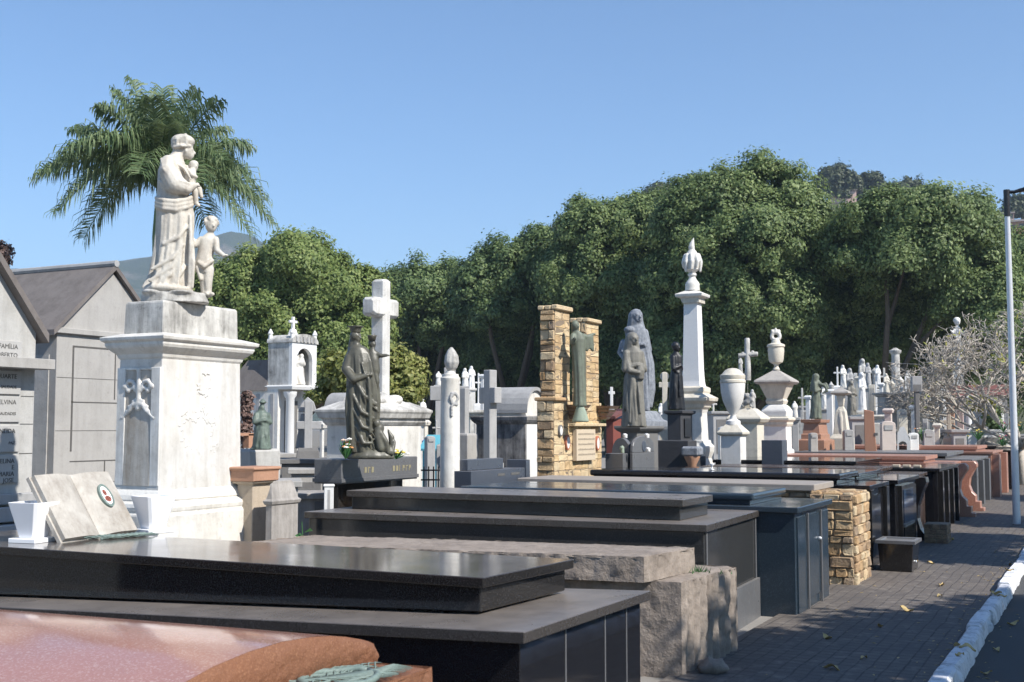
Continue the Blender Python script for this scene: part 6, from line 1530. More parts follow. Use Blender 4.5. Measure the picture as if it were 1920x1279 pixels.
mb = MB(); mb.box(-m.hx - .12, m.hx + .3, -m.hy - .55, -m.hy - .1, 0, m.z(826)); mb.build('side_block', M['blackgrey'], o, bevel=.01)
st = thing('dark_statue', 'blackened bronze standing figure silhouetted left of the obelisk', 'statue', f.base, f.rz); robed(f, 128, 30, 16, (.8, -.5), nf=8); f.done('robed_figure', M['blackmetal'], st, .014, 1)
fl = thing('flower_pot', 'stone pot with a pale cloth at the foot of the dark pedestal', 'pot', (*gnd(1297, 19.2), 0)); mb = MB(); z0 = zat(872, 19.2); mb.lathe([(z0 - .4, .06), (z0, .07), (z0 + .12, .13), (z0 + .14, .13), (z0 + .13, .1)], 14); mb.build('pot', M['brownstone'], fl, smooth=True); mb = MB(); mb.box(-.15, .15, -.12, .15, z0 + .14, z0 + .30); mb.build('lid_block', M['bluestone'], fl, bevel=.03)
o = cross('stone_cross', 'weathered cream stone cross with rounded arms behind the dark pedestal', 1247, 23.5, 790, 699, 722, 1236, 1258, 10, M['cream'], base=[(800, 12), (785, 9), (778, 7)])
s = 23.5 / F; mb = MB(); mb.lathe([(-.03, .09), (.03, .09)], 18); r_ = mb.build('wreath', M['cream'], o); r_.location = (0, 0, zat(706, 23.5)); r_.rotation_euler = (math.pi / 2, 0, 0)
# ------------------------------------------------------------------ obelisk with draped urn
m = Mon(1316, 44, 15, 23.0)
ob = m.thing('obelisk', 'tall white marble obelisk with a flaming draped urn on top', 'obelisk')
hx = 42 * m.s / math.cos(m.ph) / 2; hy = hx * .92
m.y = m.cy + hy * .9; ob.location = (m.cx - hx, m.cy + hy, 0)
mb = MB(); mb.sq([(0, .10), (m.z(876), .10), (m.z(860), .05), (m.z(848), .09), (m.z(838), .10), (m.z(832), .05), (m.z(826), .04)], hx * .98, hy * .98); mb.build('base', M['marble'], ob, bevel=.01)
mb = MB(); mb.sq([(m.z(828), .02), (m.z(775), .0), (m.z(768), .02)], hx * .92, hy * .92); mb.build('die', M['marble'], ob, bevel=.01)
mb = MB(); mb.sq([(m.z(770), .0), (m.z(764), .06), (m.z(758), .08), (m.z(752), .17), (m.z(746), .18), (m.z(738), .04), (m.z(734), .06), (m.z(727), .06), (m.z(724), .0)], hx * .92, hy * .92); mb.build('lower_cornice', M['cream'], ob, bevel=.006)
mb = MB(); mb.sq([(m.z(727), .0, .90), (m.z(715), 0, .80), (m.z(690), 0, .745), (m.z(560), 0, .62)], hx, hy); mb.build('shaft', M['marble_ob'], ob, bevel=.012)
mb = MB(); mb.sq([(m.z(566), .0, .62), (m.z(562), .03, .62), (m.z(556), .05, .62), (m.z(553), .13, .62), (m.z(548), .14, .62), (m.z(540), -.04, .62), (m.z(534), -.12, .62)], hx, hy); mb.build('capital', M['marble'], ob, bevel=.006)
mb = MB()
for k in range(4): mb.box(-hx * .66 + k * hx * .37, -hx * .66 + k * hx * .37 + .09, -hy * .62 - .055, -hy * .5, m.z(565), m.z(558))
for k in range(4): mb.box(hx * .5, hx * .62 + .055, -hy * .66 + k * hy * .37, -hy * .66 + k * hy * .37 + .09, m.z(565), m.z(558))
mb.build('dentils', M['cream'], ob)
k = m.s; mb = MB(); mb.lathe([(m.z(540), 14 * k), (m.z(532), 13.5 * k), (m.z(528), 14 * k), (m.z(524), 12 * k), (m.z(519), 8 * k), (m.z(514), 6 * k), (m.z(511), 8.5 * k), (m.z(508), 8.5 * k), (m.z(506), 6 * k), (m.z(500), 13 * k), (m.z(487), 15 * k), (m.z(476), 15.5 * k), (m.z(472), 13 * k), (m.z(464), 8 * k), (m.z(459), 4 * k)], 20); ur = mb.build('urn', M['marble'], ob, smooth=True)
f = Fig(1296, 510, 23.0); z0 = m.z(510) / f.s
for a in range(9):
    t_ = a * .7; f.chain([(13 * math.cos(t_), z0 + 38, 13 * math.sin(t_)), (17 * math.cos(t_ + .1), z0 + 24, 17 * math.sin(t_ + .1)), (16 * math.cos(t_), z0 + 6 + (a % 3) * 4, 16 * math.sin(t_))], (4, 4, 2.5))
f.done('drapery', M['marble'], ur, .02, 1)
f.loft([(0, z0 + 46, 5, 5, .05), (-1, z0 + 54, 6, 6, .1), (0, z0 + 62, 4, 4, .1), (2, z0 + 70, 1, 1, 0)], nf=4); f.chain([(2, z0 + 55, 0), (4, z0 + 72, 0)], (3, 1)); f.done('flame', M['marble'], ur, .018, 1)
# ------------------------------------------------------------------ urn on pedestal
m = Mon(1388, 38, 15, 20.0)
ur = m.thing('urn_monument', 'big smooth white stone urn on a square pedestal right of the obelisk', 'urn')
hx = m.hx; hy = hx; ur.location = (m.cx - hx, m.cy + hy, 0)
mb = MB(); mb.sq([(0, 0), (m.z(818), 0)], hx, hy); mb.build('pedestal', M['marble_pan'], ur, bevel=.006)
mb = MB(); mb.sq([(m.z(818), .01), (m.z(815), .05), (m.z(811), .055), (m.z(808), .03), (m.z(797), -.06), (m.z(793), -.10)], hx, hy); mb.build('cap', M['cream'], ur, bevel=.004)
k = m.s; mb = MB(); mb.lathe([(m.z(797), 14 * k), (m.z(790), 13.5 * k), (m.z(786), 7 * k), (m.z(780), 5 * k), (m.z(777), 6 * k), (m.z(768), 12 * k), (m.z(752), 19 * k), (m.z(735), 22.5 * k), (m.z(720), 23.5 * k), (m.z(718), 23.5 * k)], 32); mb.build('bowl', M['marble_pan'], ur, smooth=True)
mb = MB(); mb.lathe([(m.z(719), 23 * k), (m.z(717), 24.6 * k), (m.z(713), 24.6 * k), (m.z(711), 22.5 * k), (m.z(708), 23.8 * k), (m.z(703), 24 * k), (m.z(700), 20 * k), (m.z(693), 14 * k), (m.z(690), 8 * k), (m.z(689), 1 * k)], 32); mb.build('lid', M['cream'], ur, smooth=True)
# ------------------------------------------------------------------ rustic cross
m = Mon(1420, 34, 32, 22.0)
rc = m.thing('rustic_cross', 'cream stone log cross on a carved rock pedestal behind the big urn', 'cross')
k = m.s; hx = hy = 24 * k; rc.location = (m.cx - hx, m.cy + hy, 0); rz = m.ph
mb = MB(); mb.sq([(0, 0), (m.z(795), 0), (m.z(792), .06), (m.z(786), .10), (m.z(782), .08), (m.z(766), -.10)], hx, hy); mb.build('pedestal', M['cream'], rc, bevel=.008)
mb = MB(); mb.sq([(m.z(768), -.18), (m.z(738), -.22), (m.z(736), -.24), (m.z(708), -.30)], hx, hy); mb.build('rock_block', M['cream'], rc, bevel=.012)
mb = MB(); r3 = random.Random(21)
for q in range(34): mb.ell((r3.uniform(-hx, hx) * .55, -hy * .62 + r3.uniform(-.01, .02), m.z(764) + r3.uniform(0, .26)), (.035, .03, .035), 8, 5)
remeshed(mb, 'carving', M['marble_dirty'], rc, .02, 1)
mb = MB(); zc = m.z(665); u = Vector((math.cos(rz), math.sin(rz), 0))
mb.tube([Vector((0, 0, m.z(712))), Vector((.01, 0, m.z(690))), Vector((0, 0, m.z(660))), Vector((0, .01, m.z(633))), Vector((0, .01, m.z(631)))], [6.2 * k, 5.6 * k, 5.2 * k, 5 * k, 4 * k], 12); mb.build('post', M['marble_dirty'], rc, smooth=True)
mb = MB(); mb.tube([u * (-17 * k) + Vector((0, 0, zc)), u * (-16 * k) + Vector((0, 0, zc)), Vector((0, 0, zc + .02)), u * (19 * k) + Vector((0, 0, zc + .03)), u * (20 * k) + Vector((0, 0, zc + .03))], [3.6 * k, 4.6 * k, 5 * k, 4.6 * k, 3.4 * k], 12)
for (a, b) in ((-8, .03), (10, .05)): mb.ell(u * (a * k) + Vector((0, 0, zc + b)), (.045, .04, .05), 8, 5)
mb.build('arm', M['marble_dirty'], rc, smooth=True)
# ------------------------------------------------------------------ big urn monument
m = Mon(1474, 46, 22, 24.0)
bu = m.thing('urn_monument', 'cream stone monument with a pyramid roof carrying a wreathed cup', 'monument')
hx = m.hx * .98; hy = hx * .95; bu.location = (m.cx - hx, m.cy + hy, 0); k = m.s
mb = MB(); mb.sq([(0, .04), (m.z(845), .04), (m.z(842), 0), (m.z(798), 0)], hx, hy); mb.build('pedestal', M['marble_pan'], bu, bevel=.008)
mb = MB(); mb.sq([(m.z(800), .01), (m.z(796), .03), (m.z(792), .03), (m.z(788), .07), (m.z(784), .07), (m.z(782), .02)], hx, hy); mb.build('cornice', M['cream'], bu, bevel=.006)
mb = MB(); mb.sq([(m.z(783), .02), (m.z(770), .03), (m.z(762), -.03), (m.z(757), -.10)], hx, hy); mb.build('block', M['marble_pan'], bu, bevel=.02)
mb = MB(); mb.sq([(m.z(758), -.07), (m.z(752), -.05), (m.z(748), -.07), (m.z(719), .06)], hx, hy); mb.build('chest', M['cream'], bu, bevel=.008)
mb = MB(); mb.sq([(m.z(720), .10), (m.z(716), .14), (m.z(713), .13), (m.z(690), -.30), (m.z(686), -.36)], hx, hy); mb.build('roof', M['greystone2'], bu, bevel=.006)
mb = MB(); mb.lathe([(m.z(692), 7 * k), (m.z(686), 4 * k), (m.z(682), 5 * k), (m.z(678), 12 * k), (m.z(672), 14 * k), (m.z(655), 15.5 * k), (m.z(650), 15 * k), (m.z(648), 17 * k), (m.z(644), 16.5 * k), (m.z(641), 9 * k), (m.z(636), 7.5 * k), (m.z(634), 6 * k)], 24); cp = mb.build('cup', M['cream'], bu, smooth=True)
mb = MB()
for a in range(12):
    t_ = a / 12 * 6.283; mb.ell((7.5 * k * math.cos(t_) * math.cos(m.ph), 7.5 * k * math.cos(t_) * math.sin(m.ph), m.z(628) + 7.5 * k * math.sin(t_)), (4 * k, 4 * k, 4 * k), 8, 6)
for a in range(3): mb.ell(((a - 1) * 6 * k, (a - 1) * 3 * k, m.z(618) + (a % 2) * .03), (3 * k, 3 * k, 4 * k), 8, 6)
mb.ell((0, 0, m.z(635)), (7 * k, 7 * k, 4 * k)); remeshed(mb, 'wreath', M['marble'], cp, .018, 1)
for (x_, nm) in ((1478, 'relief'),): pass
m, o = block('dark_headstone', 'slanted blue black headstone below the rustic cross', 'headstone', 1466, 40, 8, 19.6, 0, 826, M['bluegranite'])
# ------------------------------------------------------------------ the field of monuments further back
f = Fig(1530, 786, 27.0)
m, o = block('granite_pedestal', 'red brown granite pedestal with a bronze plate under the green bronze figure', 'pedestal', 1537, 34, 14, 26.8, 0, 800, M['orangegranite'], [(None, .14), (826, .12), (824, .03), (815, .03), (814, .0), (794, -.03), (793, .03), (787, .04)])
mb = MB(); hxm = m.hx; mb.box(-hxm * .6, hxm * .55, -m.hy - .02, -m.hy + .02, m.z(823), m.z(816)); mb.build('name_plate', M['ink'], o)
st = thing('bronze_statue', 'green bronze figure bending over, on the red brown granite pedestal', 'statue', f.base, f.rz); robed(f, 86, 24, 21, (.9, -.4), True, lean=3, nf=6); f.chain([(6, 66, -4), (18, 62, -6), (22, 52, -6), (14, 48, -6)], (3.5, 3, 2.4, 2)); f.chain([(6, 60, 3), (20, 66, 2), (24, 58, 0)], (3, 2.6, 2)); f.done('robed_figure', M['bronze_green2'], st, .018, 1)
FIELD = [
 # kind, px, py foot, py top, width px, depth, material, label
 ('pillar', 1557, 826, 730, 13, 29, 'marble_clean', 'white square pillar right of the green bronze figure'),
 ('bust', 1578, 830, 724, 28, 28, 'cream', 'cream draped bust monument with a broad cap, right of the white square pillar'),
 ('block', 1604, 828, 782, 28, 31, 'greystone', 'grey niche tomb with a dark front beside the draped bust monument'),
 ('figure', 1598, 782, 714, 20, 34, 'bronze_grey', 'mottled grey robed statue above the grey niche tomb'),
 ('figure', 1618, 772, 698, 16, 33, 'marble_clean', 'slim bright white draped figure next to the mottled grey statue'),
 ('stele', 1636, 780, 722, 18, 36, 'cream', 'tall fluted cream stele behind the orange curved headstone'),
 ('curved', 1636, 836, 768, 30, 26, 'orangegranite', 'orange brown granite headstone with a curved shoulder'),
 ('head', 1664, 836, 790, 26, 27, 'palestone', 'pale pinkish rounded headstone right of the orange curved one'),
 ('pillar', 1666, 800, 766, 14, 30, 'palestone', 'small pale square stele above the pinkish rounded headstone'),
 ('pillar', 1654, 790, 718, 7, 37, 'marble_clean', 'thin white post behind the pinkish headstone'),
 ('cornice', 1672, 840, 738, 34, 35, 'greystone', 'grey corniced tomb with a flat moulded top'),
 ('column', 1682, 770, 652, 18, 52, 'marble_dirty', 'tall mottled white column monument in the shade under the wide tree'),
 ('pillar', 1690, 800, 724, 8, 36, 'marble_clean', 'narrow white pillar right of the grey corniced tomb'),
 ('wheel', 1692, 836, 800, 26, 28, 'marble_clean', 'white scroll sided grave slab with a small arch'),
 ('boxcross', 1720, 816, 706, 18, 31, 'darkstone', 'dark square headed stone cross on a tall post'),
 ('cornice', 1706, 830, 748, 30, 37, 'cream', 'cream corniced tomb behind the square headed cross'),
 ('pillar', 1713, 820, 760, 9, 33, 'marble_clean', 'white slab pillar just left of the square headed cross'),
 ('column', 1748, 815, 752, 11, 36, 'marble', 'white round column right of the square headed cross'),
 ('pillar', 1764, 815, 760, 12, 40, 'greystone', 'grey pillar between the white round column and the tan cross'),
 ('tancross', 1780, 822, 778, 20, 30, 'tan', 'tan stone cross with a flared foot among the flowers'),
 ('pillar', 1783, 812, 740, 15, 41, 'brownstone', 'brown red square pillar under the bare twigs'),
 ('pillar', 1801, 812, 742, 12, 42, 'pinkstone', 'pinkish pillar under the bare twigs'),
 ('column', 1817, 810, 742, 11, 41, 'marble_clean', 'bright white column under the bare twigs'),
 ('fan', 1836, 814, 764, 32, 38, 'greystone', 'grey ribbed fan shaped tomb roof under the bare tree'),
 ('block', 1850, 824, 806, 78, 34, 'marble_clean', 'long low white tomb with flowers below the bare tree'),
 ('redroof', 1835, 760, 722, 100, 52, 'redtile', 'dark red roofed shed behind the bare tree'),
 ('angel', 1800, 700, 588, 18, 56, 'marble_clean', 'tall white angel figure rising above the bare twigs'),
 ('figure', 1620, 745, 672, 18, 50, 'marble_dirty', 'shaded statue deep under the wide tree, left one'),
 ('figure', 1596, 750, 690, 18, 48, 'greystone', 'dim grey statue under the wide tree beside the trunk'),
 ('column', 1642, 760, 690, 10, 54, 'marble_dirty', 'broken white shaft under the wide tree'),
 ('cross', 1660, 745, 690, 16, 55, 'marble', 'small white cross in the shade under the wide tree'),
 ('cross', 1505, 790, 728, 16, 40, 'marble_dirty', 'grey white cross behind the wreathed cup monument'),
 ('figure', 1491, 785, 752, 12, 26, 'marble', 'little white figure right of the pyramid roofed monument'),
 ('block', 1508, 800, 762, 24, 42, 'greystone', 'dim grey tomb behind the red brown granite pedestal'),
 ('cross', 1728, 790, 722, 16, 46, 'marble', 'white cross behind the square headed cross'),
 ('head', 1740, 832, 806, 20, 29, 'greystone', 'grey rounded headstone behind the pink slab'),
 ('block', 1760, 832, 812, 26, 32, 'darkstone', 'dark low tomb left of the tan cross'),
 ('pillar', 1868, 815, 770, 10, 40, 'concrete_pale', 'pale post right of the ribbed fan roof'),
 ('figure', 793, 790, 748, 13, 26, 'marble_clean', 'small white bust on a stand between the great cross and the column'),
 ('pillar', 795, 840, 788, 16, 26, 'cream', 'cream stand with mouldings between the great cross and the column'),
 ('cross', 818, 838, 788, 16, 24, 'concrete_pale', 'small pale cross above the turquoise shrine'),
 ('figure', 822, 724, 696, 12, 34, 'marble', 'white winged figure peeping left of the flame topped column'),
 ('figure', 872, 735, 690, 14, 36, 'marble', 'white ornate statue right of the flame topped column'),
 ('figure', 884, 730, 686, 14, 40, 'marble_clean', 'white winged statue farther back right of the flame topped column'),
 ('cross', 897, 760, 700, 14, 38, 'marble_clean', 'white cross between the column and the big grey cross'),
 ('pillar', 905, 760, 702, 9, 36, 'marble_clean', 'white pillar touching the big grey cross'),
 ('cornice', 890, 880, 772, 40, 22, 'marble_dirty', 'stained corniced tomb behind the big grey cross'),
 ('block', 884, 920, 835, 40, 19, 'darkstone', 'dark grey tomb behind the slate blue base'),
 ('cross', 958, 780, 735, 14, 33, 'marble_dirty', 'small weathered cross behind the curved pediment'),
 ('figure', 1240, 800, 756, 12, 30, 'marble_clean', 'small white figure left of the dark pedestal'),
 ('block', 1345, 830, 772, 30, 32, 'greystone', 'dim grey tomb between the obelisk and the big urn'),
 ('head', 1358, 835, 800, 22, 28, 'marble', 'white rounded headstone half hidden behind the big urn pedestal'),
 ('figure', 1412, 770, 730, 12, 34, 'marble_dirty', 'little stained statue behind the rustic cross'),
 ('cross', 1338, 790, 745, 14, 36, 'marble', 'white cross peeping right of the obelisk base'),
 ('pillar', 1516, 800, 742, 9, 37, 'marble_clean', 'white post left of the green bronze figure'),
 ('figure', 1546, 768, 722, 12, 42, 'marble', 'small white statue between the green bronze figure and the square pillar'),
 ('cross', 1572, 726, 688, 14, 46, 'marble_clean', 'white cross above the cap of the draped bust monument'),
 ('stele', 1606, 740, 700, 10, 48, 'marble', 'thin pale stele between the two shaded statues'),
 ('figure', 1648, 726, 684, 12, 46, 'marble_clean', 'white statue on a post above the fluted stele'),
 ('cornice', 1630, 812, 780, 30, 33, 'marble', 'white corniced tomb below the slim draped figure'),
 ('urn', 1674, 738, 712, 12, 36, 'cream', 'cream urn on top of the grey corniced tomb'),
 ('cross', 1700, 752, 706, 13, 42, 'marble_clean', 'white cross left of the square headed cross'),
 ('figure', 1734, 770, 728, 11, 44, 'marble', 'small white statue right of the square headed cross'),
 ('head', 1712, 834, 812, 16, 28, 'marble_clean', 'low white headstone before the white slab pillar'),
 ('pillar', 1730, 806, 762, 8, 38, 'marble_clean', 'slim white pillar right of the square headed cross post'),
 ('figure', 1770, 770, 722, 11, 46, 'marble_clean', 'white statue behind the grey pillar under the twigs'),
 ('cross', 1757, 800, 746, 12, 43, 'marble', 'pale cross between the white round column and the grey pillar'),
 ('block', 1790, 832, 806, 22, 30, 'greystone', 'grey slab tomb at the foot of the tan cross'),
 ('pillar', 1856, 808, 768, 8, 44, 'marble', 'white pillar behind the dark green shrub'),
 ('figure', 1878, 800, 752, 11, 45, 'marble', 'white statue left of the lamp post behind the twigs'),
 ('cross', 1890, 815, 770, 14, 39, 'greystone', 'grey cross touching the lamp post on its left'),
 ('head', 1590, 836, 806, 18, 27, 'greystone', 'low grey headstone before the draped bust monument'),
 ('figure', 1583, 728, 684, 13, 44, 'marble', 'pale statue above the draped bust monument, before the trees'),
 ('pillar', 1612, 760, 706, 10, 40, 'cream', 'cream square pillar between the mottled statue and the slim white one'),
 ('figure', 1630, 728, 680, 12, 45, 'greystone', 'grey statue with white pillar on its left, under the wide tree'),
 ('cross', 1644, 770, 716, 15, 38, 'marble_clean', 'white cross touching the right edge of the fluted stele'),
 ('figure', 1664, 742, 700, 13, 41, 'cream', 'cream statue above the small pale square stele'),
 ('urn', 1690, 728, 706, 13, 42, 'marble', 'white urn on a stand right of the cream urn'),
 ('figure', 1705, 735, 694, 12, 47, 'marble_dirty', 'weathered statue left of the square headed cross'),
 ('cross', 1745, 752, 704, 16, 44, 'marble_dirty', 'stained cross above the white round column'),
 ('figure', 1762, 748, 706, 13, 48, 'cream', 'cream statue standing before the bare twigs'),
 ('stele', 1735, 830, 786, 14, 31, 'marble_dirty', 'stained stele right of the square headed cross post foot'),
 ('pillar', 1757, 832, 794, 10, 30, 'cream', 'short cream pillar left of the tan cross'),
 ('head', 1692, 800, 768, 16, 33, 'cream', 'cream headstone above the white scroll sided slab'),
 ('head', 1524, 838, 812, 14, 25.5, 'greystone2', 'little grey capped stone at the foot of the red brown pedestal'),
 ('figure', 1390, 702, 668, 9, 40, 'marble_dirty', 'faint statue seen between the big urn lid and the rustic cross'),
 ('urn', 1560, 735, 716, 10, 40, 'marble_dirty', 'stained urn behind the white square pillar'),
 ('figure', 858, 742, 704, 10, 42, 'marble_clean', 'white statue half hidden behind the flame topped column'),
 ('stele', 912, 745, 706, 10, 44, 'marble', 'pale stele peeping behind the head of the big grey cross'),
 ('figure', 946, 772, 738, 11, 40, 'marble_dirty', 'stained bust left of the curved pediment'),
 ('cross', 785, 800, 752, 13, 36, 'marble', 'white cross right of the great cross pedestal'),
 ('head', 806, 850, 818, 16, 20.5, 'greystone', 'grey headstone left of the turquoise shrine'),
 ('block', 520, 880, 850, 30, 20, 'concrete', 'pale tomb behind the grey granite cross left of the dark slab'),
 ('pillar', 604, 868, 790, 9, 19, 'marble', 'white pillar between the grey granite cross and the curved lid tomb'),
]
for (kind, px, pf, pt, w, d, mt, lb) in FIELD:
    s = d / F; mat = M[mt]; x, y = gnd(px, d); zf, zt = zat(pf, d), zat(pt, d); hw = w * s / 2
    if kind in ('figure', 'angel'):
        f = Fig(px, pf, d); st = thing('stone_statue', lb, 'statue', (x, y, 0), f.rz)
        robed(f, pf - pt - (6 if kind == 'angel' else 0), w, int(px), (.5, -.8), kind != 'angel', arms='raise' if kind == 'angel' else 'fold')
        o = f.done('robed_figure', mat, st, max(.02, s * 1.1), 1); o.location = (0, 0, zf)
        mb = MB(); mb.sq([(0, .08), (.25, .08), (.3, .0), (max(.4, zf - .08), 0), (max(.42, zf - .04), .05), (zf + .02, .05)], hw, hw); mb.build('pedestal', M['greystone'] if mt != 'marble_clean' else M['marble'], st, bevel=.01); continue
    nm = {'pillar': 'stone_pillar', 'bust': 'bust_monument', 'block': 'low_tomb', 'stele': 'stone_stele', 'curved': 'curved_headstone', 'head': 'headstone', 'cornice': 'corniced_tomb', 'column': 'stone_column', 'wheel': 'scroll_grave', 'boxcross': 'stone_cross', 'tancross': 'stone_cross', 'fan': 'fan_roof_tomb', 'redroof': 'shed', 'cross': 'stone_cross', 'urn': 'stone_urn'}[kind]
    ct = {'pillar': 'pillar', 'bust': 'monument', 'block': 'tomb', 'stele': 'stele', 'curved': 'headstone', 'head': 'headstone', 'cornice': 'tomb', 'column': 'column', 'wheel': 'grave', 'boxcross': 'cross', 'tancross': 'cross', 'fan': 'tomb', 'redroof': 'shed', 'cross': 'cross', 'urn': 'urn'}[kind]
    ph = phi(px); o = thing(nm, lb, ct, (x, y, 0), 0)
    q = hw / (math.cos(ph) + math.sin(ph)) * 1.0
    mb = MB()
    if kind == 'pillar':
        mb.sq([(0, .06), (.2, .06), (.22, 0), (zt - .12, 0)], q, q); mb.build('shaft', mat, o, bevel=.008); mb = MB(); mb.sq([(zt - .12, .03), (zt - .05, .05), (zt, .01)], q, q); mb.build('cap', mat, o, bevel=.006)
    elif kind == 'column':
        mb.lathe([(0, hw * 1.5), (.4, hw * 1.5), (.5, hw), (zt - .3, hw * .85)], 18); mb.build('shaft', mat, o, smooth=True); mb = MB(); mb.lathe([(zt - .3, hw * .85), (zt - .22, hw * 1.2), (zt - .12, hw * 1.25), (zt - .08, hw * .8), (zt, hw * .3)], 18); mb.build('capital', mat, o, smooth=True)
    elif kind == 'bust':
        mb.sq([(0, .10), (zf + .1, .10), (zf + .2, .02), (zat(772, d), -.04), (zat(762, d), -.10)], q, q); mb.build('pedestal', mat, o, bevel=.01)
        mb = MB(); mb.sq([(zat(762, d), -.09), (zat(742, d), -.06)], q, q); mb.build('block', mat, o, bevel=.01); mb = MB(); mb.sq([(zat(742, d), -.04), (zat(738, d), .06), (zat(735, d), .05), (zat(728, d), -.12), (zt, -.2)], q, q); mb.build('cap', M['greystone2'], o, bevel=.006)
        f = Fig(px, pf, d); f.loft([(0, 4, 14, 13, .1), (1, 24, 13, 13, .1), (0, 48, 11, 11, .08), (-1, 62, 8, 8, .03)], nf=6); r_ = f.done('drapery', mat, o, .03, 1); r_.location = (0, 0, zf); r_.rotation_euler = (0, 0, ph)
    elif kind in ('block', 'cornice'):
        L = hw * 1.1; mb.box(-.4, .4, -L, L, 0, zt - .1); mb.build('body', mat, o, bevel=.01); o.rotation_euler = (0, 0, ph - math.pi / 2 + .3)
        mb = MB(); mb.sq([(zt - .10, .0), (zt - .07, .06), (zt, .07)] if kind == 'block' else [(zt - .10, .02), (zt - .08, .06), (zt - .05, .06), (zt - .03, .12), (zt + .02, .12)], .4, L); mb.build('cornice' if kind == 'cornice' else 'slab', mat, o, bevel=.008)
        mb = MB(); mb.box(.39, .412, -L * .6, L * .6, max(.1, zf - .3), zt - .22); mb.build('panel', M['darkstone'] if kind == 'block' else M['concrete'], o)
    elif kind == 'stele':
        mb.prism([(-hw * .9, 0), (hw * .9, 0), (hw * .65, zt), (-hw * .65, zt)], 'y', -.12, .12); mb.build('slab', mat, o, bevel=.01); o.rotation_euler = (0, 0, ph); mb = MB()
        for k in range(4): mb.box(-hw * .5 + k * hw * .28, -hw * .42 + k * hw * .28, -.128, -.11, .8, zt - .1)
        mb.build('flutes', M['greystone'], o); mb = MB(); mb.sq([(0, .1), (.5, .1), (.55, .05)], hw, .14); mb.build('base', mat, o, bevel=.01)
    elif kind == 'curved':
        pts = [(-hw, 0), (hw * 1.1, 0)] + [(hw * 1.1 - hw * .9 * math.sin(k / 8 * 1.57), (zt - .05) * (k / 8) ** .8) for k in range(1, 9)] + [(-hw, zt)]
        mb.prism(pts, 'y', -.16, .16); mb.build('slab', mat, o, bevel=.012); o.rotation_euler = (0, 0, ph); mb = MB(); mb.box(hw * .2, hw * .6, -.17, -.15, zf + .22, zf + .28); mb.build('nameplate', M['ink'], o)
    elif kind == 'head':
        n = 12; mb.prism([(-hw, 0), (hw, 0)] + [(hw * math.cos(math.pi * k / n), zt - hw * .55 + hw * .55 * math.sin(math.pi * k / n)) for k in range(n + 1)], 'y', -.1, .1); mb.build('slab', mat, o, bevel=.012); o.rotation_euler = (0, 0, ph + .25)
        mb = MB(); mb.box(-hw * .6, hw * .6, -.115, -.09, zt - hw * 1.3, zt - hw * .6); mb.build('panel', M['greystone'], o)
    elif kind == 'wheel':
        n = 12; pts = [(-hw, 0), (-hw * .55, 0)] + [(-.55 * hw * math.cos(math.pi * k / n), zf + .02 + .5 * hw * math.sin(math.pi * k / n)) for k in range(n + 1)] + [(hw * .55, 0), (hw, 0), (hw, zf + .1), (hw * .5, zt - .1), (hw * .2, zt), (-hw * .3, zt - .02), (-hw * .7, zf + .3)]
        mb.prism(pts, 'y', -.14, .14); mb.build('slab', mat, o); o.rotation_euler = (0, 0, ph); mb = MB(); mb.tube([(.45 * hw * math.cos(a * .5236), .0, zf + .02 + .4 * hw * math.sin(a * .5236)) for a in range(7)], .05, 6); mb.build('arch_ring', M['greystone'], o, smooth='all')
    elif kind == 'boxcross':
        mb.box(-hw * .42, hw * .42, -.09, .09, 0, zt - .2); mb.build('post', mat, o, bevel=.01); mb = MB(); mb.box(-hw, hw, -.12, .12, zt - 2 * hw * 1.6, zt); mb.build('head', M['greystone'], o, bevel=.01); mb = MB(); mb.box(-hw * .8, hw * .8, -.125, -.11, zt - 2 * hw * 1.5, zt - .22); mb.build('dark_panel', mat, o); o.rotation_euler = (0, 0, ph + .2)
    elif kind in ('tancross', 'cross'):
        pw = .32 if kind == 'tancross' else .22; za = zt - (zt - zf) * .3
        mb.hexa([(-hw * pw * 1.5, -.07, 0), (hw * pw * 1.5, -.07, 0), (hw * pw * 1.5, .07, 0), (-hw * pw * 1.5, .07, 0)], [(-hw * pw, -.06, zt), (hw * pw, -.06, zt), (hw * pw, .06, zt), (-hw * pw, .06, zt)]); mb.build('post', mat, o, bevel=.012)
        mb = MB(); mb.box(-hw, hw, -.055, .055, za - hw * pw, za + hw * pw); mb.build('arm', mat, o, bevel=.012); mb = MB(); mb.sq([(0, .05), (max(.2, zf), .05), (max(.24, zf + .05), .0)], hw * .8, .16); mb.build('base', mat, o, bevel=.01); o.rotation_euler = (0, 0, ph)
    elif kind == 'urn':
        z1 = zt - zf; mb.lathe([(zf, hw * .6), (zf + z1 * .1, hw * .3), (zf + z1 * .3, hw * .8), (zf + z1 * .6, hw), (zf + z1 * .7, hw * 1.1), (zf + z1 * .75, hw * .7), (zt, hw * .15)], 16); mb.build('vessel', mat, o, smooth=True); mb = MB(); mb.sq([(0, .02), (zf, 0)], hw, hw); mb.build('stand', mat, o)
    elif kind == 'fan':
        n = 9; mb.box(-hw, hw, -.3, .3, 0, zf); mb.build('body', mat, o); mb = MB()
        for k in range(n):
            a0, a1 = k / n * 1.45 + .1, (k + .82) / n * 1.45 + .1
            L = hw * 1.9; mb.prism([(-hw, zf), (-hw + L * math.cos(a0), zf + L * .62 * math.sin(a0)), (-hw + L * math.cos(a1), zf + L * .62 * math.sin(a1))], 'y', -.25, .25)
        mb.build('ribbed_roof', M['concrete_streak'], o); o.rotation_euler = (0, 0, ph)
    elif kind == 'redroof':
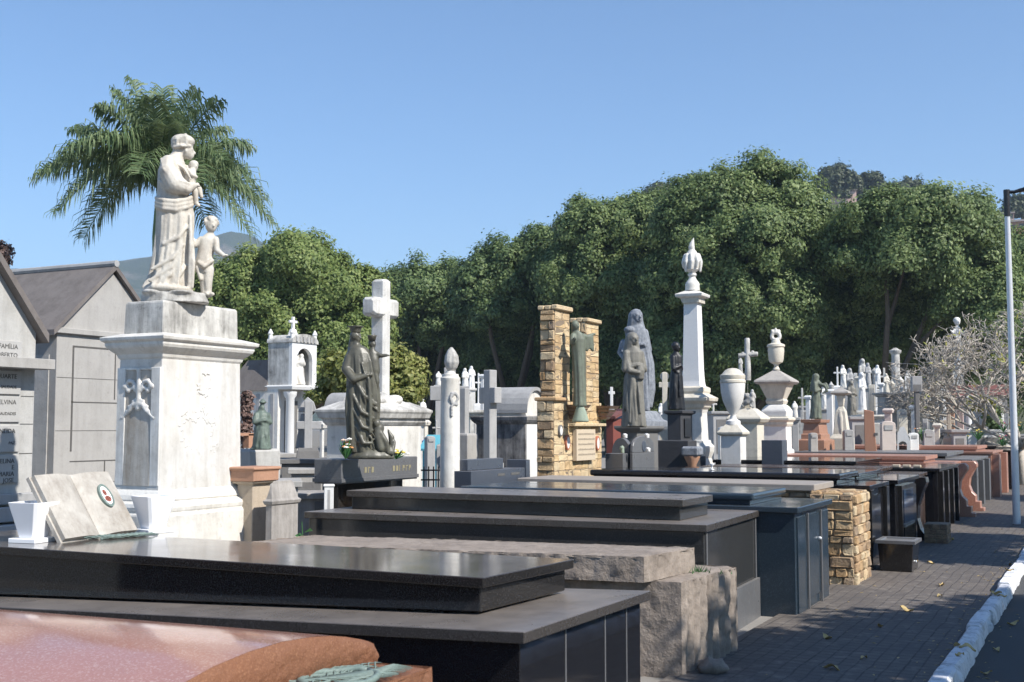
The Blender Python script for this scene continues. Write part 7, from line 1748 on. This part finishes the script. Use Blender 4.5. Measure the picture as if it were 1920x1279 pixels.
        mb.box(-hw, hw, -1, 1, 0, zt - .45); mb.build('walls', M['concrete'], o); mb = MB(); mb.prism([(-1.4, zt - .5), (1.4, zt - .5), (0, zt)], 'x', -hw - .2, hw + .2); mb.build('roof', mat, o); o.rotation_euler = (0, 0, ph)
for i, (px, py, d, cols, lb) in enumerate(((1882, 812, 33, ('petal_pink', 'petal_pink', 'petal_white'), 'crimson flowers left of the lamp post'), (1834, 826, 31, ('petal_yellow', 'petal_yellow', 'petal_white'), 'yellow flowers on the low white tomb'), (1880, 838, 30, ('petal_white', 'petal_pink'), 'leafy green pot plant with few blossoms beside the lamp post'), (1730, 828, 29, ('petal_orange', 'petal_white', 'petal_pale'), 'pale orange flowers before the square headed cross'), (1806, 832, 31, ('petal_white', 'petal_yellow'), 'white flowers left of the yellow ones on the low white tomb'), (1910, 812, 34, ('petal_yellow', 'petal_orange'), 'yellow flowers right of the lamp post'))):
    bouquet(lb, at(px, py, d), cols, 60 + i, 9, .24, .34, 30)
    mb = MB(); p = at(px, py, d)
tree('small bright yellow green shrub under the bare tree', [(1840, 755, 16, 14), (1825, 762, 10, 10), (1852, 764, 10, 12)], 37, M['leafPale'], 1840, 46, fork=.7, r0=.04, group=None, leaf=(.14, .09), sub=.3, name='shrub', cat='shrub')
tree('small dark green shrub right of the bright yellow green one', [(1862, 775, 12, 20), (1866, 795, 10, 14)], 40, M['leafB'], 1863, 47, fork=.7, r0=.04, group=None, leaf=(.16, .1), sub=.3, name='shrub', cat='shrub')
# ------------------------------------------------------------------ houses on the hill
def house(label, px, py, w, h, d, mat, roofmat, windows):
    s = d / F; p = at(px, py, d); o = thing('hill_house', label, 'house', (p.x, p.y, p.z - 3), phi(px), 'houses on the hill')
    W_, H_ = w * s, h * s; mb = MB(); mb.box(-W_ / 2, W_ / 2, 0, 6, 0, H_ + 3); mb.build('walls', mat, o)
    mb = MB(); mb.prism([(-.4, H_ + 3), (6.4, H_ + 3), (3, H_ + 4.0)], 'x', -W_ / 2 - .3, W_ / 2 + .3); mb.build('roof', roofmat, o)
    for (u, v) in windows: mb = MB(); mb.box(u * W_ - .5, u * W_ + .5, -.05, .1, 3 + H_ * v - .5, 3 + H_ * v + .5); mb.build('window', M['ink'], o)
house('pink house with a dark roof among the hilltop trees', 1582, 378, 46, 20, 283, M['pinkwall'], M['roofing'], ((-.2, .5), (.12, .5)))
house('orange brick house right of the lamp post on the hillside', 1910, 436, 38, 20, 262, M['orangewall'], M['roofing'], ((-.25, .5), (.15, .6)))
house('small white and orange house behind the lamp post', 1888, 412, 24, 11, 266, M['pinkwall'], M['roofing'], ((-.1, .5), (.3, .5)))
house('white house with a thin roof left of the lamp post', 1864, 412, 18, 5, 268, M['concrete_pale'], M['roofing'], ((.0, .5),))
# ------------------------------------------------------------------ lamp post
lx, ly = gnd(1901, 19.7); zt = zat(398, 19.7); k = 19.7 / F
lp = thing('lamp_post', 'tall galvanised steel lamp post with a black lantern arm', 'lamp post', (lx, ly, 0), phi(1901))
lean = 0
mb = MB(); mb.tube([(0, 0, 0), (0, 0, 1.2), (0, 0, zt)], [.062, .058, .044], 16); mb.build('pole', M['galv'], lp, smooth=True)
mb = MB(); mb.tube([(0, 0, zt - .03), (0, 0, zat(350, 19.7))], [.052, .052], 14); mb.build('sleeve', M['lamphead'], lp, smooth=True)
mb = MB(); mb.tube([(0, 0, 0), (0, 0, .02), (0, 0, .025)], [.15, .15, .06], 16); mb.build('foot_plate', M['galv'], lp)
za = zat(354, 19.7); mb = MB(); mb.tube([(-.02, 0, za), (.12, 0, za - .01), (.24, 0, za + .02)], [.03, .03, .035], 10); mb.build('arm', M['lamphead'], lp, smooth=True)
mb = MB()
mb.rings([[(x, y * w_, za + .0 + (x - .2) * .22 + z * h_) for (y, z) in ((-1, 0), (-.7, .8), (0, 1), (.7, .8), (1, 0), (.6, -.6), (-.6, -.6))] for (x, w_, h_) in ((.2, .04, .035), (.3, .10, .05), (.55, .13, .055), (.75, .11, .045), (.85, .05, .02))]); mb.build('lamp_head', M['lamphead'], lp, smooth='all')
lt = MB(); r3 = random.Random(77)
for k in range(420):
    s_ = r3.random(); x = -1.05 - abs(r3.gauss(0, .12)) if s_ < .5 else (-.90 + abs(r3.gauss(0, .2)) if s_ < .75 else r3.uniform(-2.35, -1)); y = r3.uniform(5, 24)
    z = .037 if x < -1.04 else .008; a = r3.uniform(0, 6.28); L = r3.uniform(.008, .028); c, s2 = math.cos(a) * L, math.sin(a) * L
    lt.add([(x - c, y - s2, z), (x + s2 * .4, y - c * .4, z + .005), (x + c, y + s2, z + .003), (x - s2 * .4, y + c * .4, z + .006)], [(0, 1, 2, 3)])
tag(lt.build('leaf_litter', M['leafDry'], fixn=False), 'scatter of tiny dry leaf bits along the kerb', 'litter', kind='stuff')
# ------------------------------------------------------------------ fallen leaves
r3 = random.Random(31); LV = [(1552, 1202), (1766, 1102), (1762, 1122), (1868, 1137), (1880, 1142), (1898, 1064), (1893, 1090), (1795, 1241), (1815, 1247), (1785, 1015), (1800, 1260), (1868, 1218), (1700, 1150), (1650, 1180), (1620, 1240), (1900, 1170), (1745, 1060), (1560, 1260), (1850, 1262)]
proto = None
def leaf_mesh(seed):
    rr = random.Random(seed); mb = MB(); L = .10; pr = [0, .45, .9, 1, .8, .4, 0]; n = 6
    mid = [(-L / 2 + L * i / n, 0, .006 + .012 * math.sin(i * 1.1 + seed)) for i in range(n + 1)]; up = [(x, .028 * p, z + .014 + rr.uniform(-.004, .004)) for (x, _, z), p in zip(mid, pr)]; dn = [(x, -.028 * p, z + .010 + rr.uniform(-.004, .004)) for (x, _, z), p in zip(mid, pr)]
    v = mid + up + dn; fs = []
    for i in range(n): fs += [(i, i + 1, n + 2 + i, n + 1 + i), (i + 1, i, 2 * n + 2 + i, 2 * n + 3 + i)]
    mb.add(v, fs); return mb
ms = [leaf_mesh(i * 5 + 1).build('fallen_leaf', M['leafDry'], smooth='all') for i in range(3)]
for i, (px, py) in enumerate(LV):
    p = atz(px, py, .02); o = ms[i] if i < 3 else ms[i % 3].copy()
    if i >= 3: COL.objects.link(o)
    z = .037 if p.x < -1.06 else (.012 if p.x > -.91 else .125)
    o.location = (p.x, p.y, z); o.rotation_euler = (r3.uniform(-.2, .2), r3.uniform(-.2, .2), r3.uniform(0, 6.28)); o.scale = (r3.uniform(.7, 1.25),) * 3
    tag(o, 'dry curled tan leaf fallen on the pavement or road by the kerb', 'leaf', 'fallen leaves by the kerb')
